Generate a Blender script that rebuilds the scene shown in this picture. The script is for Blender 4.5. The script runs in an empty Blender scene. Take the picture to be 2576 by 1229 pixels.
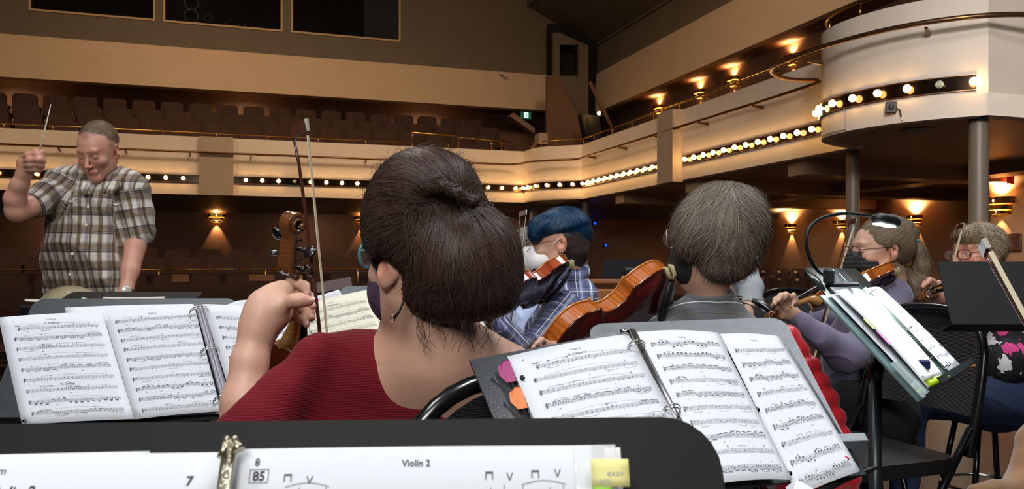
import bpy, bmesh, math, random
import numpy as np
from mathutils import Matrix, Vector, Euler
random.seed(7); np.random.seed(7)
PI = math.pi
SC = bpy.context.scene
COL = SC.collection
# ---------------------------------------------------------------- camera, world, light, exposure
F, CX, HZ, CAMZ = 2050.0, 1288.0, 661.0, 1.05
cam = bpy.data.cameras.new('camera'); camo = bpy.data.objects.new('camera', cam); COL.objects.link(camo)
cam.sensor_width = 36.0; cam.lens = 36.0 * F / 2576.0
cam.shift_y = (HZ - 614.5) / 2576.0
cam.clip_start = 0.02; cam.clip_end = 200
camo.location = (0, 0, CAMZ); camo.rotation_euler = (PI / 2, 0, 0)
cam.dof.use_dof = True; cam.dof.focus_distance = 1.9; cam.dof.aperture_fstop = 20.0
SC.camera = camo
world = bpy.data.worlds.new('world'); SC.world = world; world.use_nodes = True
world.node_tree.nodes['Background'].inputs[0].default_value = (0.55, 0.42, 0.32, 1)
world.node_tree.nodes['Background'].inputs[1].default_value = 0.035
SC.view_settings.view_transform = 'Standard'; SC.view_settings.look = 'None'
SC.view_settings.exposure = 0.0; SC.view_settings.gamma = 1.0; SC.view_settings.use_curve_mapping = False
YAW = math.radians(18.1)                       # the hall is turned this much from the camera's axis
HM = Matrix.Rotation(YAW, 4, 'Z')

def lamp(name, kind, loc, power, color, rot=None, size=0.3, sizey=None, spot=None, blend=0.5, aim=None, parent=None, spread=None):
    L = bpy.data.lights.new(name, kind); L.energy = power; L.color = color
    if kind == 'AREA':
        L.size = size
        if sizey: L.shape = 'RECTANGLE'; L.size_y = sizey
        if spread: L.spread = spread
    else: L.shadow_soft_size = size
    if kind == 'SPOT': L.spot_size = spot; L.spot_blend = blend
    o = bpy.data.objects.new(name, L); COL.objects.link(o); o.location = loc
    if aim is not None: o.rotation_euler = (Vector(aim) - Vector(loc)).to_track_quat('-Z', 'Y').to_euler()
    elif rot: o.rotation_euler = rot
    if parent: o.parent = parent
    return o
COOL = (0.93, 0.96, 1.0); WARM = (1.0, 0.70, 0.45); WARM2 = (1.0, 0.56, 0.24)
# stage work lights over the orchestra, with two added fill lamps
lamp('stage_or_fill_light', 'AREA', (-2.2, 0.2, 5.6), 60, COOL, aim=(-1.2, 2.6, 0.9), size=1.2, spread=2.2)
lamp('stage_or_fill_light', 'AREA', (1.4, 0.6, 5.8), 76, COOL, aim=(1.0, 2.2, 0.8), size=1.2, spread=2.2)
lamp('stage_or_fill_light', 'AREA', (3.6, 4.4, 5.8), 68, COOL, aim=(2.3, 2.8, 0.9), size=1.0, spread=2.0)
lamp('stage_or_fill_light', 'AREA', (-1.6, 5.6, 6.0), 42, (1, .93, .84), aim=(0.2, 2.0, 1.0), size=1.0, spread=2.0)
lamp('stage_or_fill_light', 'AREA', (-0.6, -2.6, 3.4), 62, (1.0, .97, .93), aim=(0.3, 2.4, 0.8), size=1.6, spread=1.9)  # fill lamp added behind the camera to brighten the players' backs
lamp('stage_or_fill_light', 'AREA', (1.0, -1.8, 4.2), 46, (1.0, .95, .92), aim=(4.9, 7.0, 2.6), size=0.8, spread=0.9)
lamp('stage_or_fill_light', 'AREA', (2.6, 1.2, 1.9 + 3.6), 9, (1.0, .86, .74), aim=(6.5, 9.0, 1.6), size=.8, spread=1.2)  # extra soft lamp added to lift the right side of the hall
# warm house lights in the auditorium ceiling
for hx_, hy_, pw in ((-6, 10.5, 125), (1.5, 11.5, 135), (-1.5, 15.2, 40), (5.6, 9.6, 95)):
    p = HM @ Vector((hx_, hy_, 8.2)); q = HM @ Vector((hx_ + .3, hy_ + 4.5, 3.0))
    lamp('house_light', 'AREA', p, pw, WARM, aim=q, size=1.2, spread=2.4)

for hx_ in (-10, -5, 0, 4.5):
    lamp('balcony_fill_light', 'AREA', HM @ Vector((hx_, 20.6, CAMZ + 4.25)), 16, WARM, aim=HM @ Vector((hx_, 19.6, 0)), size=.5, spread=2.8)  # fill lamps added to lift the dark seats and wall below the fascia
for hx_, hy_, pw in ((9.0, 8.3, 24), (9.2, 10.6, 22), (9.2, 13.2, 18), (11, 15.6, 16), (-8, 17.2, 8), (-3.4, 17.2, 8), (1.4, 17.2, 8), (5.5, 17.2, 8)):
    lamp('under_balcony_fill_light', 'AREA', HM @ Vector((hx_, hy_, CAMZ + (1.08 if hx_ > 6 and hy_ < 16 else 1.2))), pw, WARM, aim=HM @ Vector((hx_ + .01, hy_, -1)), size=.25, spread=3.0)  # fill lamps added to brighten the dark space under the balconies
# ---------------------------------------------------------------- helpers
def P(px, py, d):
    """point seen at photo pixel (px, py) at depth d"""
    return np.array(((px - CX) / F * d, d, CAMZ + (HZ - py) / F * d))
def hY(px, Y):   # hall X on plane hall-Y = Y seen at column px
    t = (px - CX) / F; c, s = math.cos(YAW), math.sin(YAW); d = Y / (c - s * t); return d * (s + c * t)
def hX(px, X):   # hall Y on plane hall-X = X
    t = (px - CX) / F; c, s = math.cos(YAW), math.sin(YAW); d = X / (s + c * t); return d * (c - s * t)

def lin(c):
    f = lambda v: v / 12.92 if v <= .04045 else ((v + .055) / 1.055) ** 2.4
    return tuple(f(x / 255.) for x in c)
MATS = {}
def mat(name, rgb, rough=.6, metal=0., spec=.5, bump=0., bscale=60., var=0., vscale=4., emit=None, estr=0., coat=0., trans=0., sheen=0., detail=3., attr=False, alpha=1., sss=0.):
    """procedural principled material, rgb in sRGB 0-255"""
    if name in MATS: return MATS[name]
    m = bpy.data.materials.new(name); m.use_nodes = True; nt = m.node_tree; b = nt.nodes['Principled BSDF']
    c = lin(rgb); m.diffuse_color = (*c, 1)
    b.inputs['Base Color'].default_value = (*c, 1); b.inputs['Roughness'].default_value = rough
    b.inputs['Metallic'].default_value = metal; b.inputs['Specular IOR Level'].default_value = spec
    b.inputs['Coat Weight'].default_value = coat; b.inputs['Coat Roughness'].default_value = .12
    b.inputs['Transmission Weight'].default_value = trans; b.inputs['Sheen Weight'].default_value = sheen
    b.inputs['Alpha'].default_value = alpha
    if sss:
        b.inputs['Subsurface Weight'].default_value = sss; b.inputs['Subsurface Radius'].default_value = (.012, .005, .003); b.inputs['Subsurface Scale'].default_value = 1.0
    if emit: b.inputs['Emission Color'].default_value = (*lin(emit), 1); b.inputs['Emission Strength'].default_value = estr
    tc = nt.nodes.new('ShaderNodeTexCoord')
    src = None
    if attr:
        a = nt.nodes.new('ShaderNodeAttribute'); a.attribute_name = 'tint'
        mx = nt.nodes.new('ShaderNodeMix'); mx.data_type = 'RGBA'; mx.blend_type = 'MULTIPLY'; mx.inputs[0].default_value = 1
        mx.inputs[6].default_value = (*c, 1); nt.links.new(a.outputs['Color'], mx.inputs[7]); src = mx.outputs[2]
        nt.links.new(src, b.inputs['Base Color'])
    if var:
        n = nt.nodes.new('ShaderNodeTexNoise'); n.inputs['Scale'].default_value = vscale; n.inputs['Detail'].default_value = 6
        nt.links.new(tc.outputs['Object'], n.inputs['Vector'])
        mr = nt.nodes.new('ShaderNodeMapRange'); mr.inputs[1].default_value = .3; mr.inputs[2].default_value = .7
        mr.inputs[3].default_value = 1 - var; mr.inputs[4].default_value = 1 + var; nt.links.new(n.outputs[0], mr.inputs[0])
        hv = nt.nodes.new('ShaderNodeHueSaturation'); hv.inputs['Color'].default_value = (*c, 1)
        if src: nt.links.new(src, hv.inputs['Color'])
        nt.links.new(mr.outputs[0], hv.inputs['Value']); nt.links.new(hv.outputs[0], b.inputs['Base Color'])
    if bump:
        n2 = nt.nodes.new('ShaderNodeTexNoise'); n2.inputs['Scale'].default_value = bscale; n2.inputs['Detail'].default_value = detail
        nt.links.new(tc.outputs['Object'], n2.inputs['Vector'])
        bp = nt.nodes.new('ShaderNodeBump'); bp.inputs['Strength'].default_value = bump; bp.inputs['Distance'].default_value = .01
        nt.links.new(n2.outputs[0], bp.inputs['Height']); nt.links.new(bp.outputs[0], b.inputs['Normal'])
    MATS[name] = m; return m

class MB:
    """collects simple shapes; build() links them as one mesh object"""
    def __init__(s): s.v = []; s.f = []; s.sm = []
    def add(s, vs, fs, smooth=False, M=None):
        n = len(s.v)
        if M is not None: vs = [M @ Vector(v) for v in vs]
        s.v += [tuple(v) for v in vs]; s.f += [tuple(i + n for i in f) for f in fs]; s.sm += [smooth] * len(fs); return s
    def box(s, c, size, M=None, bev=0.):
        x, y, z = [k / 2 for k in size]; cx, cy, cz = c
        if bev:
            b = bev; vs = []
            for sx in (-1, 1):
                for sy in (-1, 1):
                    for sz in (-1, 1):
                        vs += [(cx + sx * (x - b), cy + sy * (y - b), cz + sz * z), (cx + sx * (x - b), cy + sy * y, cz + sz * (z - b)), (cx + sx * x, cy + sy * (y - b), cz + sz * (z - b))]
            bm = bmesh.new(); [bm.verts.new(v) for v in vs]; r = bmesh.ops.convex_hull(bm, input=bm.verts)
            bm.verts.index_update(); vv = [v.co.copy() for v in bm.verts]; ff = [[q.index for q in f.verts] for f in bm.faces]; bm.free()
            return s.add(vv, ff, False, M)
        vs = [(cx + i * x, cy + j * y, cz + k * z) for i in (-1, 1) for j in (-1, 1) for k in (-1, 1)]
        return s.add(vs, [(0, 1, 3, 2), (4, 6, 7, 5), (0, 4, 5, 1), (2, 3, 7, 6), (0, 2, 6, 4), (1, 5, 7, 3)], False, M)
    def b2(s, x0, x1, y0, y1, z0, z1, M=None):
        return s.box(((x0 + x1) / 2, (y0 + y1) / 2, (z0 + z1) / 2), (abs(x1 - x0), abs(y1 - y0), abs(z1 - z0)), M)
    def tube(s, pts, r, n=8, M=None, cap=True, flat=None, closed=False):
        pts = [Vector(p) for p in pts]; k = len(pts); rs = r if hasattr(r, '__len__') else [r] * k
        vs = []; up = None
        for i in range(k):
            if closed: t = pts[(i + 1) % k] - pts[i - 1]
            else: t = pts[min(i + 1, k - 1)] - pts[max(i - 1, 0)]
            t.normalize()
            if up is None:
                up = Vector((0, 0, 1)) if abs(t.z) < .9 else Vector((1, 0, 0))
                if flat is not None: up = Vector(flat[1])
            a = t.cross(up)
            if a.length < 1e-6: a = t.cross(Vector((.3, .8, .1)))
            a.normalize(); b = a.cross(t).normalized(); up = b
            fx = flat[0] if flat is not None else 1.
            for j in range(n):
                w = 2 * PI * j / n; vs.append(pts[i] + a * (math.cos(w) * rs[i] * fx) + b * (math.sin(w) * rs[i]))
        fs = []
        for i in range(k if closed else k - 1):
            for j in range(n):
                i2 = (i + 1) % k; fs.append((i * n + j, i * n + (j + 1) % n, i2 * n + (j + 1) % n, i2 * n + j))
        s.add(vs, fs, True, M)
        if cap and not closed:
            m = len(s.v) - k * n
            s.f += [tuple(m + j for j in range(n))[::-1], tuple(m + (k - 1) * n + j for j in range(n))]; s.sm += [False, False]
        return s
    def lathe(s, prof, n=16, M=None, a0=0., a1=2 * PI):
        full = abs(a1 - a0 - 2 * PI) < 1e-6; m = n if full else n + 1; vs = []
        for r, z in prof:
            for j in range(m):
                w = a0 + (a1 - a0) * j / n; vs.append((r * math.cos(w), r * math.sin(w), z))
        fs = []
        for i in range(len(prof) - 1):
            for j in range(n):
                j2 = (j + 1) % m if full else j + 1
                fs.append((i * m + j, i * m + j2, (i + 1) * m + j2, (i + 1) * m + j))
        return s.add(vs, fs, True, M)
    def prism(s, poly, z0, z1, M=None, smooth=False):
        n = len(poly); vs = [(x, y, z0) for x, y in poly] + [(x, y, z1) for x, y in poly]
        s.add(vs, [tuple(range(n))[::-1], tuple(range(n, 2 * n))], False, M)
        return s.add(vs, [(i, (i + 1) % n, n + (i + 1) % n, n + i) for i in range(n)], smooth, M)
    def ribbon(s, path, z0, z1, th, M=None, smooth=True):
        """vertical wall of thickness th along an XY path"""
        k = len(path); L, R = [], []
        for i in range(k):
            a = Vector(path[max(i - 1, 0)]); b = Vector(path[min(i + 1, k - 1)]); t = (b - a).normalized(); nn = Vector((-t.y, t.x))
            p = Vector(path[i]); L.append(p); R.append(p + nn * th)
        vs = [];
        for i in range(k): vs += [(L[i].x, L[i].y, z0), (L[i].x, L[i].y, z1), (R[i].x, R[i].y, z1), (R[i].x, R[i].y, z0)]
        for e in range(4):
            n = len(s.v); vv = []; fs = []
            for i in range(k): vv += [vs[4 * i + e], vs[4 * i + (e + 1) % 4]]
            for i in range(k - 1): fs.append((2 * i, 2 * i + 2, 2 * i + 3, 2 * i + 1))
            s.add(vv, fs, smooth and e in (0, 2), M)
        s.add([vs[0], vs[1], vs[2], vs[3]], [(0, 1, 2, 3)], False, M); s.add(vs[-4:], [(0, 1, 2, 3)], False, M)
        return s
    def ball(s, c, r, n=10, M=None):
        rr = r if hasattr(r, '__len__') else (r, r, r); m = max(4, n // 2 + 1)
        vs = [(c[0], c[1], c[2] + rr[2])]
        for i in range(1, m):
            th = PI * i / m
            for j in range(n):
                w = 2 * PI * j / n; vs.append((c[0] + rr[0] * math.sin(th) * math.cos(w), c[1] + rr[1] * math.sin(th) * math.sin(w), c[2] + rr[2] * math.cos(th)))
        vs.append((c[0], c[1], c[2] - rr[2])); fs = [(0, 1 + j, 1 + (j + 1) % n) for j in range(n)]
        for i in range(m - 2):
            for j in range(n): a = 1 + i * n; fs.append((a + j, a + n + j, a + n + (j + 1) % n, a + (j + 1) % n))
        e = len(vs) - 1; a = 1 + (m - 2) * n; fs += [(a + (j + 1) % n, a + j, e) for j in range(n)]
        return s.add(vs, fs, True, M)
    def build(s, name, m, parent=None, M=None, fix=True):
        me = bpy.data.meshes.new(name); me.from_pydata(s.v, [], s.f)
        me.polygons.foreach_set('use_smooth', s.sm)
        if fix:
            bm = bmesh.new(); bm.from_mesh(me); bmesh.ops.recalc_face_normals(bm, faces=bm.faces); bm.to_mesh(me); bm.free()
        me.materials.append(m); o = bpy.data.objects.new(name, me); COL.objects.link(o)
        if parent: o.parent = parent
        if M is not None: o.matrix_local = M
        return o
def tag(o, label=None, cat=None, group=None, kind=None):
    if label: o['label'] = label
    if cat: o['category'] = cat
    if group: o['group'] = group
    if kind: o['kind'] = kind
    return o
def thing(name, label, cat, M=None, group=None):
    o = bpy.data.objects.new(name, None); COL.objects.link(o); o.empty_display_size = .1
    if M is not None:
        if isinstance(M, (tuple, list, Vector, np.ndarray)): o.location = tuple(M)
        else: o.matrix_world = M
    return tag(o, label, cat, group)
def copy_tree(o, parent=None):
    c = o.copy(); COL.objects.link(c)
    if parent: c.parent = parent
    for ch in list(o.children): copy_tree(ch, c)
    return c
def T(x, y, z): return Matrix.Translation((x, y, z))
def R(a, ax): return Matrix.Rotation(a, 4, ax)
def frame(o, x, y, z):
    M = Matrix.Identity(4)
    for i, a in enumerate((x, y, z)):
        for j in range(3): M[j][i] = a[j]
    for j in range(3): M[j][3] = o[j]
    return M
def struct(name, mb, m, label=None):
    o = mb.build(name, m, M=HM); o['kind'] = 'structure'
    if label: o['label'] = label
    return o
# ================================================================ the hall (hall axes: X right along the back wall, Y away from the stage)
Z = CAMZ                                  # heights below are given above the camera's eye level and get Z added
m_grey = mat('grey brown painted plaster', (112, 100, 84), .75, var=.05, vscale=1.5, bump=.05, bscale=200)
m_cream = mat('cream painted plaster', (214, 186, 152), .7, var=.03, vscale=2, bump=.04, bscale=150)
m_white = mat('off white balcony paint', (222, 208, 192), .6, var=.04, vscale=3, bump=.05, bscale=120)
m_panel = mat('taupe balcony panel', (178, 158, 136), .65, var=.04)
m_brown = mat('brown painted wall', (118, 86, 64), .7, var=.06, vscale=2, bump=.05, bscale=90)
m_side = mat('taupe brown side wall paint', (138, 110, 86), .6, var=.06, vscale=2, bump=.05, bscale=90)
m_soffit = mat('brown glossy soffit paint', (158, 130, 104), .4, var=.05)
m_greys = mat('grey soffit paint', (120, 116, 110), .6, var=.05)
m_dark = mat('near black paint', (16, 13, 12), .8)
m_stagefloor = mat('scuffed black stage floor', (34, 31, 30), .38, var=.35, vscale=3, bump=.12, bscale=30)
m_carpet = mat('dark brown carpet', (54, 39, 32), .95, bump=.3, bscale=300)
m_brass = mat('polished brass', (205, 160, 80), .22, 1.)
m_bronze = mat('brown bronze tube', (120, 88, 62), .3, .8)
m_mirror = mat('dark bronze mirror strip', (60, 48, 36), .12, .9)
m_bulb = mat('glowing warm bulb glass', (255, 220, 170), .4, emit=(255, 196, 120), estr=38)
m_bulb_off = mat('unlit bulb glass', (190, 200, 180), .15, spec=.8)
m_black = mat('black satin metal', (16, 16, 18), .5, .1)
m_blackp = mat('black plastic', (20, 20, 21), .5)
m_col = mat('taupe painted steel column', (116, 104, 90), .45, var=.05)

struct('floor', MB().b2(-9, 10.07, -5, 6.2, -.2, 0), m_stagefloor)
# sloping house floor as shallow tiers
fl = MB(); tiers = []
for i in range(12):
    y = 6.2 + i * 1.0; z = -1.0 + i * .115; tiers.append((y, z)); fl.b2(-14, 12.6, y, y + 1.0, z - .3, z)
struct('floor_auditorium', fl, m_carpet)
struct('wall_stage', MB().b2(-9, 10.07, 6.0, 6.2, -1.1, -.01), m_brown)
def htile(px, y, Y):    # camera-relative height on plane hall-Y
    t = (px - CX) / F; d = Y / (math.cos(YAW) - math.sin(YAW) * t); return (HZ - y) / F * d
struct('wall_back', MB().b2(-14, 12.6, 18.0, 18.2, -1, Z + 1.1), m_brown)
struct('ceiling_under_balcony', MB().add([(-14, 16.72, Z + 1.3), (12.6, 16.72, Z + 1.3), (12.6, 18.0, Z + 1.06), (-14, 18.0, Z + 1.06), (-14, 16.72, Z + 1.34), (12.6, 16.72, Z + 1.34), (12.6, 18.1, Z + 1.34), (-14, 18.1, Z + 1.34)],
       [(0, 1, 2, 3), (4, 7, 6, 5), (0, 4, 5, 1), (3, 2, 6, 7)]), m_greys)
struct('wall_right', MB().b2(12.5, 12.7, 8.9, 18.2, -1.1, Z + 1.5).b2(10.07, 12.7, 8.9, 9.1, -1.1, Z + 1.5).b2(10.07, 10.3, -5, 9.1, -1.1, Z + 1.5), m_side)
so = MB().b2(6.52, 12.6, 5.6, 16.7, Z + 1.31, Z + 1.5)
for y in (8.6, 11.2, 13.8): so.b2(6.7, 12.5, y, y + .35, Z + 1.12, Z + 1.31)
so.b2(9.3, 9.75, 5.6, 16.7, Z + 1.16, Z + 1.31)
struct('ceiling_under_side_balcony', so, m_soffit)
# balcony fronts
TOP, BOT = Z + 2.40, Z + 1.30
struct('wall_balcony_back', MB().b2(-14, 5.72, 16.6, 16.75, BOT, TOP), m_white)
struct('trim_balcony_panel', MB().b2(hY(501, 16.5), hY(587, 16.5), 16.5, 16.6, BOT - .01, TOP + .002), m_panel)
def curve(pts, n=6):
    """Catmull-Rom through 2D points"""
    out = []; q = [pts[0]] + list(pts) + [pts[-1]]
    for i in range(1, len(q) - 2):
        a, b, c, d = [np.array(x, float) for x in q[i - 1:i + 3]]
        for k in range(n):
            t = k / n; out.append(tuple(.5 * ((2 * b) + (c - a) * t + (2 * a - 5 * b + 4 * c - d) * t * t + (3 * b - a - 3 * c + d) * t ** 3)))
    out.append(tuple(pts[-1])); return out
bay = curve([(5.71, 16.62), (5.70, 16.3), (5.76, 16.0), (5.90, 15.78), (6.12, 15.58), (6.5, 15.3)])
struct('wall_balcony_bay', MB().ribbon([(x, y) for x, y in bay], BOT, TOP, .12).prism(bay + [(6.5, 16.7), (5.71, 16.7)], BOT - .001, BOT + .03), m_white)
struct('wall_balcony_side', MB().b2(6.5, 6.65, 7.45, 15.3, BOT, TOP), m_white)
struct('trim_side_pier', MB().b2(6.32, 6.5, 11.29, 11.79, BOT - .03, TOP + .002), m_panel)
tur = curve([(6.5, 7.6), (6.22, 7.50), (5.93, 7.33), (5.73, 7.08), (5.65, 6.75), (5.68, 6.42), (5.79, 6.08), (5.98, 5.78), (6.22, 5.52)])
tb = MB().ribbon(tur, BOT, TOP, .12)
tb.b2(6.22, 10.3, 5.52, 5.66, BOT, TOP)
struct('wall_balcony_turret', tb, m_white)
struct('ceiling_under_turret', MB().prism(tur + [(10, 5.56), (10, 7.6)], BOT + .004, BOT + .03), m_soffit)
off = lambda path, k: [(x + (x - 6.6) * k, y + (y - 6.6) * k) for x, y in path]
lip = [(x - .012, y - .012) for x, y in tur[26:]] + [(10.2, 5.508)]
struct('trim_turret_lip', MB().ribbon(lip, BOT, BOT + .20, .02), m_white)
# upper fascias, control wall, side wall, sloped ceiling
struct('wall_fascia_back', MB().b2(-14, 8.83, 20.0, 20.3, Z + 3.99, Z + 4.725).b2(-14, 8.83, 20.03, 20.3, Z + 4.725, Z + 4.92), m_cream)
struct('wall_fascia_side', MB().b2(8.83, 9.0, -2, 20.0, Z + 3.99, Z + 4.76).b2(8.86, 9.0, -2, 20.0, Z + 4.76, Z + 5.02), m_cream)
struct('wall_upper_side', MB().b2(9.5, 9.7, -2, 21.3, Z + 1.4, Z + 4.1).b2(8.98, 9.7, -2, 20.2, Z + 4.02, Z + 4.1), m_brown)
struct('wall_clerestory_side', MB().b2(8.95, 9.15, -2, 20.2, Z + 5.02, Z + 6.0).b2(8.9, 9.0, -2, 20.2, Z + 5.80, Z + 5.9), m_grey)
struct('wall_balcony_rear', MB().b2(-14, 9.5, 21.3, 21.5, Z + 1.3, Z + 4.4).b2(-14, 9.5, 20.1, 21.5, Z + 4.3, Z + 4.4), m_brown)
# control room wall with three dark windows
YC = 20.3
def hz(y_, px): return Z + htile(px, y_, YC)
wx = [(hY(78, YC), hY(386, YC)), (hY(416, YC), hY(706, YC)), (hY(737, YC), hY(1003, YC))]
wz = hz(22, 78); wt = wz + 1.5
cw = MB(); cw.b2(-14, 8.83, YC, YC + .15, Z + 4.9, wz); cw.b2(-14, 8.83, YC, YC + .15, wt, 9.6)
edges = [-14] + [e for w in wx for e in w] + [9.2]
for i in range(0, len(edges), 2): cw.b2(edges[i], edges[i + 1], YC, YC + .15, wz, wt)
struct('wall_control_room', cw, m_grey)
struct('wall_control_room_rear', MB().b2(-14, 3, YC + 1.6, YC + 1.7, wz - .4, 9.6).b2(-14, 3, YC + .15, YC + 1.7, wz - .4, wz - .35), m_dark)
m_frame = mat('tan window trim', (196, 160, 112), .5)
m_glass = mat('dark control room glass', (10, 8, 8), .35, spec=.03, alpha=.35)
for i, (a, b) in enumerate(wx):
    w = MB(); t = .045
    w.b2(a - t, b + t, YC - .03, YC + .1, wz - t, wz).b2(a - t, b + t, YC - .03, YC + .1, wt, wt + t)
    w.b2(a - t, a, YC - .03, YC + .1, wz, wt).b2(b, b + t, YC - .03, YC + .1, wz, wt)
    o = struct('window_%d' % (i + 1), w, m_frame)
    MB().b2(a, b, YC + .06, YC + .065, wz, wt).build('pane', m_glass, o)
struct('ceiling', MB().b2(-14, 7.15, -5, 20.5, 9.6, 9.8), m_grey)
# sloped soffit over the side with its inner face
cs = MB(); zi, zo = Z + 6.74, Z + 5.83
cs.add([(7.15, -4, zi), (7.15, 20.4, zi), (8.95, 20.4, zo), (8.95, -4, zo), (7.15, -4, zi + .2), (7.15, 20.4, zi + .2), (9.1, 20.4, zi + .2), (9.1, -4, zi + .2)], [(0, 1, 2, 3), (4, 7, 6, 5), (1, 5, 6, 2), (0, 3, 7, 4), (2, 6, 7, 3)])
cs.b2(7.05, 7.2, -4, 20.4, zi, 9.7)
struct('ceiling_side_soffit', cs, m_grey)
struct('wall_left', MB().b2(-14.2, -14, -5, 21, -1.2, 9.8), m_brown)
struct('wall_proscenium', MB().b2(-14, 10.3, -5.2, -5, -1, 9.8), m_dark)
# corner pier, slanted wing wall and duct between the back and side balconies
YP = 19.6
pa = lambda px, y, Y: (hY(px, Y), Z + htile(px, y, Y))
def hpoly(pts, Y, th=.12):
    q = [pa(x, y, Y) for x, y in pts]; n = len(q); m = MB()
    m.add([(x, Y, z) for x, z in q] + [(x, Y + th, z) for x, z in q], [tuple(range(n)), tuple(range(n, 2 * n))[::-1]] + [(i, (i + 1) % n, n + (i + 1) % n, n + i) for i in range(n)]); return m
struct('wall_corner_wing', hpoly([(1377, 190), (1403, 187), (1484, 352), (1484, 372), (1330, 372), (1377, 338)], 18.6), m_brown)
struct('wall_corner_pier', hpoly([(1392, 82), (1408, 82), (1408, 190), (1456, 190), (1456, 112), (1408, 112), (1408, 82), (1480, 115), (1480, 380), (1392, 380)], 19.4), m_grey)
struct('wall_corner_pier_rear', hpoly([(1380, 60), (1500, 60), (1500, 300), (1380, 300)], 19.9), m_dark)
struct('trim_stair_rail_wall', hpoly([(1292, 283), (1345, 322), (1345, 336), (1283, 292)], 19.0, .3), m_side)
struct('trim_wing_base', hpoly([(1356, 334), (1378, 334), (1378, 362), (1356, 362)], 17.5, .3), m_panel)
# columns under the balconies
def column(name, X, Y, r, lab):
    o = MB().lathe([(r * 1.25, -.0), (r * 1.25, .05), (r, .06), (r, Z + 1.30)], 20).build(name, m_col, M=HM @ T(X, Y, 0 if Y < 6.2 else -1.0))
    o['kind'] = 'structure'; o['label'] = lab
    if Y >= 6.2: o.scale = (1, 1, (Z + 2.3) / (Z + 1.3))
    return o
column('column', 6.33, 5.72, .082, 'round taupe steel column under the turret, right of the ponytail')
column('column', hX(2147, 6.68), 0, .08, '') if 0 else column('column', 6.66, 7.72, .075, 'round taupe column under the turret, left of the nearest column')
column('column', hY(1472, 15.6), 15.6, .075, 'round column under the corner of the balcony')
column('column', hY(1343, 17.2), 17.2, .10, 'round column against the rear wall by the balcony corner')
struct('wall_under_bay', MB().b2(hY(1350, 17.8), hY(1412, 17.8), 17.7, 17.98, -.2, Z + 1.1), m_cream)

# marquee light strips: dark mirror backing with bulbs standing proud
bulb_me = MB().ball((0, -.055, 0), .036, 10).ball((0, -.018, 0), (.016, .022, .016), 6).build('bulb', m_bulb)
BME = bulb_me.data; bpy.data.objects.remove(bulb_me)
bo = MB().ball((0, -.055, 0), .036, 12).build('bulb', m_bulb_off); BOFF = bo.data; bpy.data.objects.remove(bo)
def strip(name, label, path, bulbs, unlit=(), z=Z + 1.60, h=.128, group='marquee light strips'):
    """path: polyline on the wall face (hall XY), bulbs: list of (x, y, nx, ny)"""
    r = thing(name, label, 'light strip', HM.copy(), group)
    MB().ribbon([(x, y) for x, y in path], z - h / 2, z + h / 2, -.008).build('mirror_backing', m_mirror, r)
    e = MB(); e.ribbon(path, z + h / 2, z + h / 2 + .008, -.02); e.ribbon(path, z - h / 2 - .008, z - h / 2, -.02); e.build('edging', m_bronze, r)
    for i, (x, y, nx, ny) in enumerate(bulbs):
        o = bpy.data.objects.new('bulb', BOFF if i in unlit else BME); COL.objects.link(o); o.parent = r
        o.location = (x, y, z); o.rotation_euler = (0, 0, math.atan2(nx, -ny))
    return r
def back_strip(label, x0, x1, off=.15, unlit=()):
    n = int((x1 - x0 - 2 * off) / .305 + .5); xs = [x0 + off + .305 * i for i in range(n + 1)]
    strip('marquee_light_strip', label, [(x0, 16.592), (x1, 16.592)], [(x, 16.592, 0, -1) for x in xs if x < x1 - .05], unlit)
back_strip('long bulb strip across the rear balcony front, left of the flat taupe panel', -9.2, hY(500, 16.55), .15, (20,))
back_strip('bulb strip across the rear balcony front, right of the flat taupe panel', hY(588, 16.55), 5.69, .22, (3, 13))
def path_bulbs(path, sp, start=.1):
    out = []; acc = -start
    for (x0, y0), (x1, y1) in zip(path[:-1], path[1:]):
        L = math.hypot(x1 - x0, y1 - y0)
        if L < 1e-6: continue
        while acc + L >= sp * len(out):
            t = (sp * len(out) - acc) / L; dx, dy = (x1 - x0) / L, (y1 - y0) / L
            out.append((x0 + (x1 - x0) * t, y0 + (y1 - y0) * t, dy, -dx))
        acc += L
    return out
bay_s = [(x - .004, y - .004) for x, y in bay]
strip('marquee_light_strip', 'short curved bulb strip on the rounded bay at the balcony corner', bay_s, path_bulbs(bay_s, .27, .12))
sd = [(6.494, 15.28), (6.494, 11.82)]
strip('marquee_light_strip', 'bulb strip on the side balcony between the corner bay and the square pier', sd, [(6.494, y, -1, 0) for y in np.arange(15.15, 11.85, -.27)])
sd = [(6.494, 11.26), (6.494, 7.62)]
strip('marquee_light_strip', 'bulb strip on the side balcony between the square pier and the turret', sd, [(6.494, y, -1, 0) for y in np.arange(11.13, 7.65, -.27)])
ts = [(x - .004, y - .003) for x, y in tur[3:-2]]
strip('marquee_light_strip', 'curved bulb strip around the near white turret', ts, path_bulbs(ts, .262, .10), unlit=(8,))

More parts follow.
